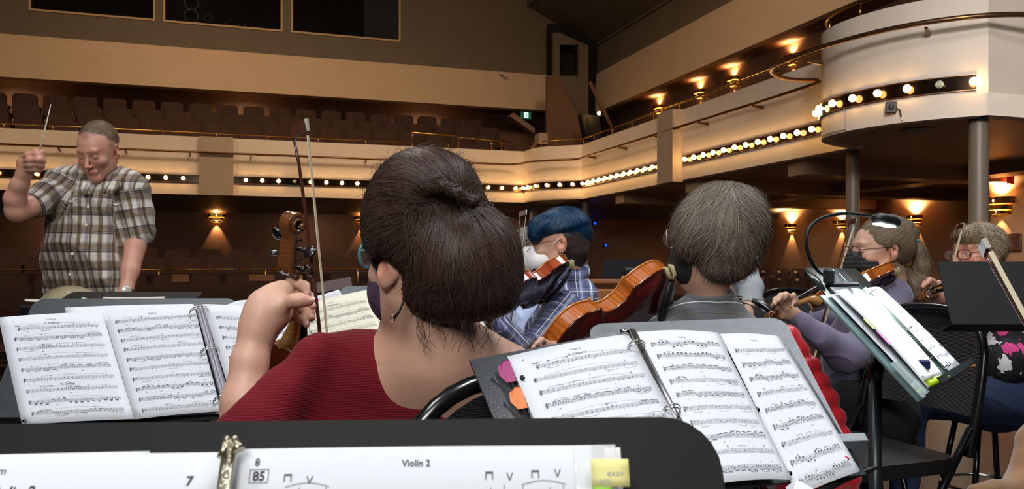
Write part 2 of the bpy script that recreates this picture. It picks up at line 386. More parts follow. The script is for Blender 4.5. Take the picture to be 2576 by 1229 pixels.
# brown hand rail on triangular brackets around the balcony fronts, brass rails on top
def rail(name, label, path, z, r, m, brackets=(), posts=(), cat='railing'):
    t = thing(name, label, cat, HM.copy())
    pts = [(p[0], p[1], p[2] if len(p) > 2 else z) for p in path]
    MB().tube(pts, r, 8).build('rail_tube', m, t)
    for (x, y, nx, ny) in brackets:      # bracket from the wall out to the rail
        b = MB(); L = .17; w = .012
        q = [(0, 0), (L, 0), (L, -.025), (.0, -.05)]
        M = frame((x, y, z - .015), (nx, ny, 0), (0, 0, 1), (ny, -nx, 0))
        b.prism(q, -w, w, M); b.build('bracket', m_bronze if m is m_bronze else m, t)
    for (x, y, z0) in posts:
        MB().tube([(x, y, z0), (x, y, z)], .012, 8).lathe([(.03, 0), (.03, .008), (.014, .012)], 8, T(x, y, z0)).build('post', m_brass, t)
    return t
RZ = Z + 2.09
rail('hand_rail', 'long brown tubular rail fixed along the rear balcony front', [(-13.9, 16.45), (5.2, 16.45)] + curve([(5.3, 16.45), (5.5, 16.25), (5.62, 15.85), (5.95, 15.5), (6.33, 15.2), (6.35, 15.0)], 5)[0:] + [(6.33, 7.75)],
     RZ, .022, m_bronze, brackets=[(x, 16.6, 0, -1) for x in np.arange(-12, 5.3, 1.1)] + [(6.5, y, -1, 0) for y in np.arange(14.6, 7.9, -1.35)])
tr = [(6.33, 7.9), (6.0, 7.95), (5.65, 7.8), (5.42, 7.5), (5.36, 7.1), (5.37, 6.75), (5.43, 6.35), (5.56, 5.95), (5.78, 5.6), (6.1, 5.34), (6.5, 5.22), (7.0, 5.2)]
rail('hand_rail', 'thick brown tubular rail curving around the near white turret', curve(tr, 5), RZ + .03, .024, m_bronze,
     brackets=[(5.70, 7.05, -.95, .2), (5.90, 5.86, -.8, -.6), (6.9, 5.54, 0, -1)])
BR = Z + 2.50
xs = [hY(px, 16.68) for px in (10, 133, 410, 545, 674, 800, 920)]
rail('brass_rail', 'low brass rail on posts along the top of the rear balcony front', [(-13.9, 16.68), (hY(1037, 16.68), 16.68)], BR - .01, .014, m_brass, posts=[(x, 16.68, TOP) for x in [-12, -10.6, -9.3] + xs])
g0, g1 = hY(1037, 16.68), hY(1153, 16.68)
rail('brass_rail', 'raised brass guard frame in the middle of the rear balcony rail', [(g0, 16.68, TOP), (g0, 16.68, TOP + .30), (g1, 16.68, TOP + .27), (g1, 16.68, TOP)], BR, .016, m_brass, posts=[(hY(1128, 16.68), 16.68, TOP)])
rail('brass_rail', 'double brass rail right of the raised guard frame', [(g1, 16.68, TOP + .24), (5.45, 16.68, TOP + .2)], TOP + .24, .013, m_brass, posts=[(hY(x, 16.68), 16.68, TOP) for x in (1236, 1262)])
brr = curve([(5.83, 16.6), (5.80, 16.3), (5.86, 16.05), (6.0, 15.88), (6.22, 15.72), (6.57, 15.4)], 5) + [(6.57, 7.7)]
rail('brass_rail', 'brass rail on posts above the bay and the side balcony front', brr, BR + .04, .015, m_brass,
     posts=[(q[0], q[1], TOP) for q in brr[4:26:7]] + [(6.57, hX(px, 6.57), TOP) for px in (1495, 1540, 1590, 1645, 1709, 1779, 1863, 1957, 2070)])
ti = [(x + .09, y + .03) for x, y in tur[4:-4]]
rail('brass_rail', 'brass rail on posts on top of the near white turret', ti, BR + .06, .016, m_brass, posts=[(x, y, TOP) for x, y in ti[6:40:9]])

# sconces: three stepped brass tiers, lamp inside, light thrown up and down the wall
m_sbrass = mat('satin brass sconce shade', (150, 108, 52), .3, 1.)
m_slamp = mat('glowing sconce lamp', (255, 225, 170), .4, emit=(255, 190, 100), estr=60)
m_diff = mat('glowing amber sconce diffuser', (255, 200, 110), .5, emit=(255, 172, 70), estr=3.2)
def sconce(X, Y, zc, facing, label, s=1., up=9., down=7.):
    """facing: angle of the outward direction in hall axes; origin at the middle of the fixture on the wall"""
    r = thing('wall_sconce', label, 'wall lamp', HM @ T(X, Y, Z + zc) @ R(facing, 'Z') @ Matrix.Scale(s, 4), 'stepped brass wall sconces')
    for i, (hw, z0, z1, dp) in enumerate(((.165, .02, .095, .13), (.125, -.045, .005, .11), (.085, -.095, -.055, .09))):
        m = MB()
        for side in (-1, 1):
            pts = [(0, side * hw), (dp * .55, side * hw), (dp, side * hw * .72), (dp, side * .014)]
            q = pts if side > 0 else pts
            vs = []; fs = []
            for x, y in q: vs += [(x, y, z0), (x, y, z1)]
            for k in range(len(q) - 1): fs.append((2 * k, 2 * k + 2, 2 * k + 3, 2 * k + 1))
            n0 = len(vs); vs += [(x - .004, y - .004 * side, z) for x, y, z in vs]; fs += [tuple(n0 + j for j in f[::-1]) for f in fs]
            m.add(vs, fs)
        m.build('shade_tier', m_sbrass, r, fix=False); MB().prism([(.004, -hw * .96), (dp * .5, -hw * .96), (dp * .95, -hw * .6), (dp * .95, hw * .6), (dp * .5, hw * .96), (.004, hw * .96)], z0, z0 + .004).build('diffuser', m_diff, r)
    MB().box((.004, 0, 0), (.008, .26, .19)).box((.07, 0, 0), (.01, .012, .2)).build('backplate', m_sbrass, r)
    MB().tube([(.06, -.06, .06), (.06, .06, .06)], .012, 8).build('lamp_tube', m_slamp, r)
    MB().tube([(.06, -.03, -.06), (.06, .03, -.06)], .012, 8).build('lamp_tube', m_slamp, r)
    # the lamp's own light
    a = lamp('uplight', 'SPOT', (.07, 0, .115), up, WARM2, size=.03, spot=2.35, blend=1.0, parent=r); a.rotation_euler = (PI - .25, 0, PI / 2) if 0 else (Vector((-.22, 0, 1))).to_track_quat('-Z', 'Y').to_euler()
    b = lamp('downlight', 'SPOT', (.07, 0, -.11), down, WARM2, size=.02, spot=1.15, blend=.35, parent=r); b.rotation_euler = (Vector((-.25, 0, -1))).to_track_quat('-Z', 'Y').to_euler()
    return r
for px, lab in ((-420, 'off to the left of the conductor'), (140, 'behind the conductor'), (545, 'between the conductor and the upright scroll'), (912, "by the bun-haired woman's glasses")):
    sconce(hY(px, 18.), 18., .93, -PI / 2, 'brass stepped wall lamp under the rear balcony, ' + lab, .95, 230, 26)
for px, lab in ((1660, 'farthest one, left of the grey haired player'), (1992, 'second from the grey haired player'), (2118, 'behind the gooseneck lamp and far column'), (2305, 'behind the ponytail')):
    X = 12.5 if px < 2450 else 10.07
    sconce(X, hX(px, X), .84, PI, 'brass stepped lamp, lower side wall, ' + lab, 1.0, 330, 30)
sconce(10.07, hX(2520, 10.07), .80, PI, 'largest brass stepped wall lamp, on the wall above the dark plaque', 1.25, 190, 24)
for px, lab in ((1660, 'farthest of the four'), (1763, 'second from the far end'), (1848, 'third from the far end'), (1996, 'nearest of the four, left of the turret')):
    sconce(9.5, hX(px, 9.5), 3.70, PI, 'brass stepped wall lamp above the side balcony, ' + lab, .98, 62, 16)
m_plq = mat('dark brown wooden plaque', (58, 34, 24), .4, var=.1)
def text_mesh(name, txt, size, m, parent, M, ext=.0008, align='CENTER', bold=0.):
    cu = bpy.data.curves.new(name, 'FONT'); cu.body = txt; cu.size = size; cu.extrude = ext; cu.align_x = align; cu.align_y = 'CENTER'; cu.offset = bold; cu.resolution_u = 3
    o = bpy.data.objects.new(name, cu); me = bpy.data.meshes.new_from_object(o); bpy.data.objects.remove(o)
    me.materials.clear(); me.materials.append(m); q = bpy.data.objects.new(name, me); COL.objects.link(q)
    if parent: q.parent = parent
    q.matrix_local = M; return q
yq = hX(2537, 10.07)
pl = thing('wall_plaque', 'dark brown lettered plaque on the wall under the largest sconce', 'sign', HM @ T(10.06, yq, Z + .285) @ R(-PI / 2, 'Z'))
MB().box((0, -.012, 0), (.42, .024, .24), bev=.004).build('board', m_plq, pl)
text_mesh('lettering', 'DENIS POINT', .055, mat('dull bronze lettering', (120, 86, 62), .4, .6), pl, T(0, -.026, .075) @ R(PI / 2, 'X'), .002)
# red emergency light hanging in the under-balcony
yq = hX(2528, 9.9); el = thing('emergency_light', 'small red alarm light high on the wall above the largest sconce', 'alarm light', HM @ T(10.0, yq, Z + 1.31 * 1.0))
MB().tube([(0, 0, 0), (0, 0, -.08)], .02, 8).build('stem', m_blackp, el)
MB().box((0, 0, -.15), (.07, .08, .16), bev=.01).build('housing', mat('red plastic housing', (120, 20, 18), .35, emit=(255, 30, 20), estr=.08), el)
# exit sign, camera, speaker, conduit
m_green = mat('dark green exit sign face', (10, 60, 46), .4, emit=(16, 120, 90), estr=.35)
m_exw = mat('glowing white pictogram', (240, 255, 250), .4, emit=(220, 255, 245), estr=1.2)
p = (hY(1323, 19.5), 19.5, Z + htile(1323, 290, 19.5))
ex = thing('exit_sign', 'small green running man exit sign on the rear wall by the wing wall', 'sign', HM @ T(*p))
MB().box((0, 0, 0), (.27, .06, .17), bev=.006).build('housing', m_green, ex)
MB().box((.0, -.032, 0), (.11, .004, .14)).build('pictogram_panel', m_exw, ex)
fg = MB(); M = T(0, -.036, 0) @ R(PI / 2, 'X')
for a, b in (((-.01, .03), (.005, -.01)), ((.005, -.01), (.03, -.02)), ((.03, -.02), (.035, -.05)), ((.005, -.01), (-.01, -.045)), ((-.01, -.045), (-.035, -.05)), ((-.01, .03), (.025, .02)), ((-.01, .03), (-.035, .01))):
    fg.tube([(a[0], a[1], 0), (b[0], b[1], 0)], .007, 5, M)
fg.ball((.002, .05, 0), .012, 8, M).build('running_figure', mat('black green figure', (6, 30, 24), .5), ex)
for dx in (0, 1):
    bx_ = (hY(1216 + dx * 14 - 4, 21.2), 21.27, Z + htile(1216, 281, 21.2))
s = thing('wall_switch_plate', 'small square wall plates above the rear balcony seats', 'switch', HM @ T(*bx_))
MB().box((0, 0, 0), (.12, .02, .12)).box((-.16, 0, 0), (.12, .02, .12)).build('plate', m_grey, s)
p = (hY(1260, 20.), 19.94, Z + htile(1260, 186, 19.9))
cm = thing('security_camera', 'small white camera on the upper edge of the cream fascia', 'camera', HM @ T(*p))
MB().box((0, 0, .02), (.1, .1, .05), bev=.01).build('mount', m_white, cm); MB().tube([(.05, -.02, -.02), (.1, -.12, -.05)], .035, 10).build('body', m_white, cm)
p = (hY(1480, 17.6), 17.6, Z + htile(1480, 318, 17.6))
sp = thing('floor_monitor_speaker', 'black wedge loudspeaker beside the corner pier', 'speaker', HM @ T(*p))
MB().add([(-.2, 0, .3), (.28, 0, .26), (.36, 0, -.28), (-.02, 0, -.3), (-.15, .3, .3), (.28, .3, .26), (.36, .3, -.28), (-.02, .3, -.3)], [(0, 1, 2, 3), (7, 6, 5, 4), (0, 4, 5, 1), (1, 5, 6, 2), (2, 6, 7, 3), (3, 7, 4, 0)]).build('cabinet', m_blackp, sp)
MB().box((.12, -.012, 0), (.3, .02, .4), bev=.008).build('grille', m_black, sp)
p = (hY(1498, 17.5), 17.3, Z + htile(1498, 284, 17.3))
wl = thing('bare_bulb_lamp', 'single bare glowing bulb high beside the corner pier', 'lamp', HM @ T(*p))
MB().ball((0, 0, 0), .045, 10).build('bulb', m_bulb, wl); MB().tube([(0, .02, 0), (.0, .2, .05)], .02, 8).build('lamp_arm', m_blackp, wl)
a_, b_ = (hY(1483, 18.), 18., Z + htile(1483, 205, 18.)), (hY(1546, 18.), 18., Z + htile(1546, 335, 18.))
tag(MB().tube([a_, b_], .05, 8).build('conduit', m_brown, M=HM), 'slanting brown conduit beside the bare bulb', 'pipe')
# turret: junction box with cable, ceiling speaker disc
ja = thing('junction_box', 'black square junction box on the lower lip of the turret', 'box', HM @ T(5.72, 6.13, Z + 1.445) @ R(-.62, 'Z'))
MB().box((0, -.02, 0), (.095, .05, .105), bev=.006).build('housing', m_blackp, ja)
MB().lathe([(.025, 0), (.025, .01), (.012, .014), (.001, .01)], 14, T(0, -.045, 0) @ R(PI / 2, 'X')).build('lens', m_black, ja)
MB().tube([(.05, -.03, -.01), (.075, -.04, -.03), (.08, -.04, -.07), (.09, -.04, -.1)], .006, 6).build('cable', m_blackp, ja)
MB().box((.092, -.04, -.11), (.014, .014, .03)).build('plug', m_white, ja)
for px, py in ():
    pass
dk = thing('ceiling_vent', 'oval recessed vent under the turret', 'vent', HM @ T(6.25, 6.35, BOT - .002))
MB().lathe([(.0, -.02), (.06, -.03), (.14, -.02), (.16, 0)], 24).build('disc', m_panel, dk)
# things behind the control room glass: pairs of spot lamps
m_ring = mat('self lit ring metal', (150, 132, 120), .3, .8, emit=(160, 130, 110), estr=.06)  # weak glow put into rims and knobs in place of light on them
def spotlight(px, py, r, lab):
    Y = YC + .45; o = thing('spotlight', lab, 'spotlight', HM @ T(hY(px, Y), Y, Z + htile(px, py, Y)))
    MB().lathe([(r * .82, -.02), (r, -.03), (r, .02), (r * .9, .3), (.01, .32)], 24, R(PI / 2, 'X') @ Matrix.Scale(-1, 4, (0, 0, 1))).build('can', m_blackp, o)
    MB().tube([(r * math.cos(a), -.04, r * math.sin(a)) for a in np.linspace(0, 2 * PI, 25)[:-1]], r * .05, 6, closed=True).build('rim', m_ring, o)
spotlight(482, 10, .155, 'upper of the two round spotlights behind the middle control window')
spotlight(481, 41, .155, 'lower of the two round spotlights behind the middle control window')
spotlight(524, 46, .085, 'small round spotlight beside the pair in the middle control window')
def clutter(px0, px1, py, lab):
    Y = YC + .4; x0, x1 = hY(px0, Y), hY(px1, Y); z = Z + htile(px0, py, Y)
    o = thing('mixing_console', lab, 'equipment', HM @ T((x0 + x1) / 2, Y, z))
    MB().box((0, .1, -.12), (x1 - x0, .5, .18), bev=.02).build('body', m_blackp, o)
    for k in range(5): MB().tube([((x1 - x0) * (k / 5 - .4), -.1, -.03), ((x1 - x0) * (k / 5 - .4), -.1, .03)], .015, 8).build('knob', m_ring, o)
clutter(560, 640, 62, 'low dark console on the sill of the middle control window')
clutter(290, 345, 42, 'low dark console on the sill of the left control window')

# theatre seats
m_seat = mat('dark brown seat upholstery', (64, 42, 33), .9, bump=.2, bscale=300, var=.1)
m_seatf = mat('dark seat frame', (24, 18, 16), .5)
def rrect(w, h, r, n=4, x=0, y=0):
    out = []
    for cx_, cy_, a0 in ((w / 2 - r, h / 2 - r, 0), (-w / 2 + r, h / 2 - r, PI / 2), (-w / 2 + r, -h / 2 + r, PI), (w / 2 - r, -h / 2 + r, 1.5 * PI)):
        for k in range(n + 1): a = a0 + PI / 2 * k / n; out.append((x + cx_ + r * math.cos(a), y + cy_ + r * math.sin(a)))
    return out
def make_seat():
    r = thing('theatre_seat', 'x', 'seat', HM.copy())
    MB().prism(rrect(.47, .55, .08), -.045, .045, T(0, .1, .66) @ R(PI / 2 - .15, 'X')).build('backrest', m_seat, r)
    MB().prism(rrect(.45, .42, .05), -.04, .05, T(0, -.1, .42) @ R(.2, 'X')).build('seat_pad', m_seat, r)
    for s in (-1, 1): MB().box((s * .260, -.05, .32), (.03, .1, .62)).box((s * .260, -.08, .62), (.04, .3, .03), bev=.008).build('armrest', m_seatf, r)
    return r
seat0 = make_seat(); used = [0]
def seat_row(Y, zf, x0, x1, pitch, lab, skip=(), rot=0., X=None):
    n = int(abs(x1 - x0) / pitch)
    for k in range(n):
        if k in skip: continue
        o = seat0 if not used[0] else copy_tree(seat0); used[0] = 1
        x = x0 + (k + .5) * pitch * (1 if x1 > x0 else -1)
        o.matrix_world = HM @ (T(x, Y, zf) if X is None else T(X, x, zf)) @ R(rot, 'Z')
        o['label'] = lab; o['group'] = lab + 's' if 0 else 'seats: ' + lab
# balcony rows rise behind the parapet (front rows first)
bf = MB()
for k, (Y, zt) in enumerate(((17.35, 2.60), (18.15, 2.95), (18.95, 3.28), (19.75, 3.62))):
    zf = Z + zt - .93; bf.b2(-14, 6.0 - k * .15, Y - .45, 21.3 if k == 3 else Y + .35, BOT + .02, zf)
    a, b = hY(-60, Y), hY((1290, 1275, 1268, 1262)[k], Y)
    nm = ('front', 'second', 'third', 'topmost')[k]
    seat_row(Y, zf, a, b, .585, 'brown upholstered seat in the %s row of the rear balcony' % nm, skip=())
struct('floor_balcony_tiers', bf, m_carpet)
struct('floor_side_balcony', MB().b2(6.65, 9.5, 5.6, 20, BOT + .02, BOT + .2), m_carpet)
# stalls rows on the house floor
for Y, zt, nm, pit in ((17.3, .26, 'rearmost'), (16.3, .1, 'second rearmost')) and ((17.3, .27, 'rearmost', .6), (16.5, .10, 'second rearmost', .6)):
    seat_row(Y, Z + zt - .93, hY(-40, Y), hY(960, Y), pit, 'dark brown seat in the %s row of the stalls' % nm)
for Y, zt, nm in ((14.6, -.20, 'fourth'), (13.7, -.33, 'third'), (12.8, -.46, 'second'), (11.9, -.60, 'nearest visible')):
    seat_row(Y, Z + zt - .93, hY(-30, Y), hY(960, Y), .575, 'dark brown seat in the %s row of the stalls behind the conductor' % nm)
seat_row(0, Z - .13 - .93, 16.9, 13.6, .6, 'dark seat with a small white number tag along the lower side wall', rot=-PI / 2, X=11.7)
seat_row(0, Z - .28 - .93, 15.8, 12.6, .6, 'dark seat in the nearer row along the lower side wall', rot=-PI / 2, X=10.9)
for o in [q for q in COL.objects if q.get('group', '').startswith('seats: dark seat')]: MB().box((0, .03, .86), (.10, .01, .05)).build('number_tag', m_cream, o)
rail('brass_rail', 'thin brass rail crossing the stalls behind the conductor', [(hY(-60, 15.4), 15.4), (hY(960, 15.4), 15.4)], Z - .115, .012, m_brass, posts=[(hY(px, 15.4), 15.4, Z - .62) for px in (-30, 120, 400, 668, 900)])
struct('wall_stalls_divider', MB().b2(-14, 6, 15.5, 15.6, -1, Z - .17), m_carpet)
m_ply = mat('tan wooden desk', (150, 104, 66), .55, var=.1)
for i, (x0, x1, y0, y1, lab) in enumerate(((434, 475, 690, 709, 'small tan wooden tray among the stalls seats, left of the upright bow'), (627, 690, 690, 706, 'tan wooden desk panel among the stalls seats by the scroll'))):
    Y = 14.05; tag(MB().b2(hY(x0, Y), hY(x1, Y), Y, Y + .05, Z + htile(x0, y1, Y), Z + htile(x0, y0, Y)).build('wooden_tray', m_ply, M=HM), lab, 'tray')
# far side wall fittings: blue indicator lamps, dark doorway
m_blue = mat('blue indicator lens', (20, 60, 255), .3, emit=(10, 70, 255), estr=2.5)
for i, (px, py) in enumerate(((1495, 561), (1522, 617))):
    Y = 17.95; X = hY(px, Y); d = Y / (math.cos(YAW) - math.sin(YAW) * (px - CX) / F)
    t = thing('indicator_lamp', ('upper' if i == 0 else 'lower') + ' tiny blue indicator light in the dark beside the blue haired player', 'indicator light', HM @ T(X, Y, Z + (HZ - py) / F * d))
    MB().box((0, 0, 0), (.06, .08, .09), bev=.01).build('housing', m_blackp, t); MB().box((0, -.045, .0), (.05, .01, .06)).build('lens', m_blue, t)
# ================================================================ organic surfaces: smooth unions of tapered limbs, meshed on a grid
import openvdb
def nrm(v): v = np.asarray(v, float); return v / (np.linalg.norm(v) + 1e-12)
def noise3(p, f, seed=0):
    """cheap smooth pseudo-noise, about -1..1"""
    r = np.random.RandomState(seed); o = np.zeros(len(p))
    for _ in range(5):
        k = r.normal(size=3); k = k / np.linalg.norm(k) * f * r.uniform(.6, 1.5); o += np.sin(p @ k + r.uniform(0, 6.28))
    return o / 3.
class Blob:
    def __init__(s): s.ops = []; s.M = np.eye(4); s.sc = 1.
    def at(s, M=None, sc=1.):
        s.M = np.eye(4) if M is None else np.array(M, float); s.sc = sc; return s
    def _p(s, c): return s.M[:3, :3] @ (np.asarray(c, float) * s.sc) + s.M[:3, 3]
    def cap(s, a, b, ra, rb=None, k=.02, mode=0):
        rb = ra if rb is None else rb; s.ops.append(('c', s._p(a), s._p(b), ra * s.sc, rb * s.sc, k * s.sc, mode)); return s
    def ell(s, c, r, k=.02, mode=0, rot=None):
        Rm = s.M[:3, :3] if rot is None else s.M[:3, :3] @ np.array(rot)[:3, :3]
        s.ops.append(('e', s._p(c), np.asarray(r, float) * s.sc, Rm.copy(), 0, k * s.sc, mode)); return s
    def cut(s, c, n, k=.004):
        s.ops.append(('p', s._p(c), s.M[:3, :3] @ nrm(n), 0, 0, k * s.sc, 3)); return s
    def chain(s, pts, k=.02, mode=0, px=True):
        """one limb through (px, py, depth, radius in px) points; smooth only against what is already there"""
        q = [(P(a, b, d), r * d / F) for a, b, d, r in pts]; A = np.array([p for p, r in q[:-1]]); B = np.array([p for p, r in q[1:]]); ra = [r for p, r in q[:-1]]; rb = [r for p, r in q[1:]]
        s.ops.append(('l', A, B, ra, rb, k, mode)); return s
    def eval1(s, op, x, y, z):
        t = op[0]
        if t == 'c':
            a, b, ra, rb = op[1:5]; ba = b - a; L = max(ba @ ba, 1e-12)
            h = np.clip(((x - a[0]) * ba[0] + (y - a[1]) * ba[1] + (z - a[2]) * ba[2]) / L, 0, 1)
            return np.sqrt((x - a[0] - h * ba[0]) ** 2 + (y - a[1] - h * ba[1]) ** 2 + (z - a[2] - h * ba[2]) ** 2) - (ra + (rb - ra) * h)
        if t == 'l':
            d = None
            for a, b, ra, rb in zip(*op[1:5]):
                e = s.eval1(('c', a, b, ra, rb), x, y, z); d = e if d is None else s.mix(d, e, .012, 0) + .0012
            return d
        if t == 'e':
            c, r, Rm = op[1:4]; X, Y, Zz = x - c[0], y - c[1], z - c[2]
            u = (X * Rm[0, 0] + Y * Rm[1, 0] + Zz * Rm[2, 0]) / r[0]; v = (X * Rm[0, 1] + Y * Rm[1, 1] + Zz * Rm[2, 1]) / r[1]; w = (X * Rm[0, 2] + Y * Rm[1, 2] + Zz * Rm[2, 2]) / r[2]
            k0 = np.sqrt(u * u + v * v + w * w); k1 = np.sqrt((u / r[0]) ** 2 + (v / r[1]) ** 2 + (w / r[2]) ** 2)
            return k0 * (k0 - 1) / (k1 + 1e-9)
        if t == 'p': c, n = op[1:3]; return (x - c[0]) * n[0] + (y - c[1]) * n[1] + (z - c[2]) * n[2]
    def bounds(s, op):
        if op[0] == 'c': r = max(op[3], op[4]); return np.minimum(op[1], op[2]) - r, np.maximum(op[1], op[2]) + r
        if op[0] == 'l': r = max(op[3] + op[4]); return np.minimum(op[1].min(0), op[2].min(0)) - r, np.maximum(op[1].max(0), op[2].max(0)) + r
        e = np.abs(op[3]) @ op[2]; return op[1] - e, op[1] + e
    @staticmethod
    def mix(d, dn, k, mode):
        if mode == 0: h = np.clip(.5 + .5 * (d - dn) / k, 0, 1); return d * (1 - h) + dn * h - k * h * (1 - h)
        if mode == 1: h = np.clip(.5 - .5 * (d + dn) / k, 0, 1); return d * (1 - h) - dn * h + k * h * (1 - h)
        h = np.clip(.5 - .5 * (d - dn) / k, 0, 1); return d * (1 - h) + dn * h + k * h * (1 - h)
    def grid(s, vox):
        add = [o for o in s.ops if o[-1] == 0]; lo = np.min([s.bounds(o)[0] for o in add], 0) - 3 * vox; hi = np.max([s.bounds(o)[1] for o in add], 0) + 3 * vox
        n = np.ceil((hi - lo) / vox).astype(int) + 1; D = np.full(n, .2, np.float32); ax = [lo[i] + vox * np.arange(n[i]) for i in range(3)]
        for op in s.ops:
            if op[0] == 'p': sl = [slice(0, n[i]) for i in range(3)]
            else:
                a, b = s.bounds(op); pad = op[5] + 3 * vox
                sl = [slice(max(0, int((a[i] - pad - lo[i]) / vox)), min(n[i], int((b[i] + pad - lo[i]) / vox) + 2)) for i in range(3)]
                if any(q.stop <= q.start for q in sl): continue
            dn = s.eval1(op, ax[0][sl[0], None, None], ax[1][None, sl[1], None], ax[2][None, None, sl[2]])
            D[sl[0], sl[1], sl[2]] = s.mix(D[sl[0], sl[1], sl[2]], dn, op[5], op[6] if op[6] != 3 else 2)
        return D, lo, ax
    def at_points(s, p):
        d = np.full(len(p), .2)
        for op in s.ops: d = s.mix(d, s.eval1(op, p[:, 0], p[:, 1], p[:, 2]), op[5], op[6] if op[6] != 3 else 2)
        return d
    def grad(s, p, e=.002):
        d0 = s.at_points(p); g = np.stack([s.at_points(p + e * np.eye(3)[i]) - d0 for i in range(3)], 1); g /= np.linalg.norm(g, axis=1, keepdims=True) + 1e-9
        return d0, g
    def mesh(s, vox):
        D, lo, ax = s.grid(vox); g = openvdb.FloatGrid(.2); g.copyFromArray(np.ascontiguousarray(D)); v, t, q = g.convertToPolygons(isovalue=0.0, adaptivity=0.0)
        v = v * vox + lo; v = v.astype(float)
        a, b, c = v[q[:, 0]], v[q[:, 1]], v[q[:, 2]]
        if np.einsum('ij,ij->i', a, np.cross(b, c)).sum() < 0: q = q[:, ::-1]
        return v, q
def vnormals(v, q):
    n = np.zeros_like(v); fn = np.cross(v[q[:, 2]] - v[q[:, 0]], v[q[:, 3]] - v[q[:, 1]])
    for i in range(4): np.add.at(n, q[:, i], fn)
    return n / (np.linalg.norm(n, axis=1, keepdims=True) + 1e-12)
def skin_mesh(name, blobs, m, parent=None, origin=(0, 0, 0), disp=None, tint=None, fab=None, post=None):
    """blobs: [(Blob, voxel)], all end up in ONE mesh object; vertices are stored relative to origin"""
    V, Q, n = [], [], 0
    for b, vox in blobs:
        v, q = b.mesh(vox); V.append(v); Q.append(q + n); n += len(v)
    v = np.concatenate(V); q = np.concatenate(Q); nn = vnormals(v, q)
    if disp is not None: v = v + nn * disp(v, nn)[:, None]
    me = bpy.data.meshes.new(name); o0 = np.asarray(origin, float)
    me.vertices.add(len(v)); me.vertices.foreach_set('co', (v - o0).astype(np.float32).ravel())
    me.loops.add(q.size); me.loops.foreach_set('vertex_index', q.astype(np.int32).ravel()); me.polygons.add(len(q))
    me.polygons.foreach_set('loop_start', np.arange(0, q.size, 4, dtype=np.int32)); me.polygons.foreach_set('loop_total', np.full(len(q), 4, np.int32))
    me.polygons.foreach_set('use_smooth', np.ones(len(q), bool)); me.update(calc_edges=True)
    if tint is not None: attr(me, 'tint', tint(v, nn))
    if fab is not None: attr(me, 'fab', fab(v, nn))
    me.materials.append(m); o = bpy.data.objects.new(name, me); COL.objects.link(o)
    if parent: o.parent = parent
    return o
def attr(me, name, a):
    if a.shape[1] == 3 and name == 'tint':
        at = me.color_attributes.new(name, 'FLOAT_COLOR', 'POINT'); at.data.foreach_set('color', np.concatenate([a, np.ones((len(a), 1))], 1).astype(np.float32).ravel())
    else:
        at = me.attributes.new(name, 'FLOAT_VECTOR', 'POINT'); at.data.foreach_set('vector', a.astype(np.float32).ravel())
def strands(name, base, roots, flow, length, m, parent, origin, seg=9, width=.0008, lift=(.0005, .004), wob=.25, clump=.0, seed=1, dark=.5, stray=.0, fall=0.):
    """hair laid along the base surface: roots Nx3, flow(p)->directions"""
    rs = np.random.RandomState(seed); p = roots.copy(); N = len(p); L = length * rs.uniform(.6, 1.2, N); lf = rs.uniform(lift[0], lift[1], N)
    pts = []; sides = []; off = rs.normal(size=(N, 3)) * wob; st = (rs.uniform(size=N) < stray)
    for i in range(seg + 1):
        d, g = base.grad(p); tgt = lf * (.3 + .7 * min(1, i / 3)); tgt = np.where(st, tgt + .012 * (i / seg) ** 2, tgt)
        p = p - g * (d - tgt)[:, None] * (1 if fall == 0 else np.clip(1 - fall * i / seg, 0, 1))
        f = flow(p) + off + wob * .7 * np.stack([noise3(p, 60, seed + k) for k in range(3)], 1)
        f = f - g * np.einsum('ij,ij->i', f, g)[:, None]; f /= np.linalg.norm(f, axis=1, keepdims=True) + 1e-9
        s = np.cross(g, f); pts.append(p.copy()); sides.append(s); p = p + f * (L / seg)[:, None]
    pts = np.array(pts); sides = np.array(sides); w = width * (1 - (np.arange(seg + 1) / seg) ** 3 * .8)[:, None, None] * rs.uniform(.6, 1.3, N)[None, :, None]
    A = pts - sides * w; B = pts + sides * w; v = np.stack([A, B], 2).transpose(1, 0, 2, 3).reshape(-1, 3)       # per strand: (seg+1)*2 verts
    k = np.arange(seg) * 2; quad = np.stack([k, k + 1, k + 3, k + 2], 1); q = (quad[None] + (np.arange(N) * (seg + 1) * 2)[:, None, None]).reshape(-1, 4)
    c = rs.uniform(dark, 1.3, N)[:, None] * np.array([[1, 1, 1]]); c = np.repeat(c, (seg + 1) * 2, 0)
    me = bpy.data.meshes.new(name); me.vertices.add(len(v)); me.vertices.foreach_set('co', (v - np.asarray(origin)).astype(np.float32).ravel())
    me.loops.add(q.size); me.loops.foreach_set('vertex_index', q.astype(np.int32).ravel()); me.polygons.add(len(q))
    me.polygons.foreach_set('loop_start', np.arange(0, q.size, 4, dtype=np.int32)); me.polygons.foreach_set('loop_total', np.full(len(q), 4, np.int32))
    me.polygons.foreach_set('use_smooth', np.ones(len(q), bool)); me.update(calc_edges=True); attr(me, 'tint', c)
    me.materials.append(m); o = bpy.data.objects.new(name, me); COL.objects.link(o); o.parent = parent; o['kind'] = 'stuff'
    return o
def surf_points(base, vox, n, keep=None, seed=0):
    v, q = base.mesh(vox); rs = np.random.RandomState(seed)
    if keep is not None: v = v[keep(v)]
    return v[rs.randint(0, len(v), n)] + rs.normal(size=(n, 3)) * vox * .5
def rotz(a): c, s = math.cos(a), math.sin(a); return np.array([[c, -s, 0], [s, c, 0], [0, 0, 1.]])
def rotx(a): c, s = math.cos(a), math.sin(a); return np.array([[1, 0, 0], [0, c, -s], [0, s, c]])
def roty(a): c, s = math.cos(a), math.sin(a); return np.array([[c, 0, s], [0, 1, 0], [-s, 0, c]])
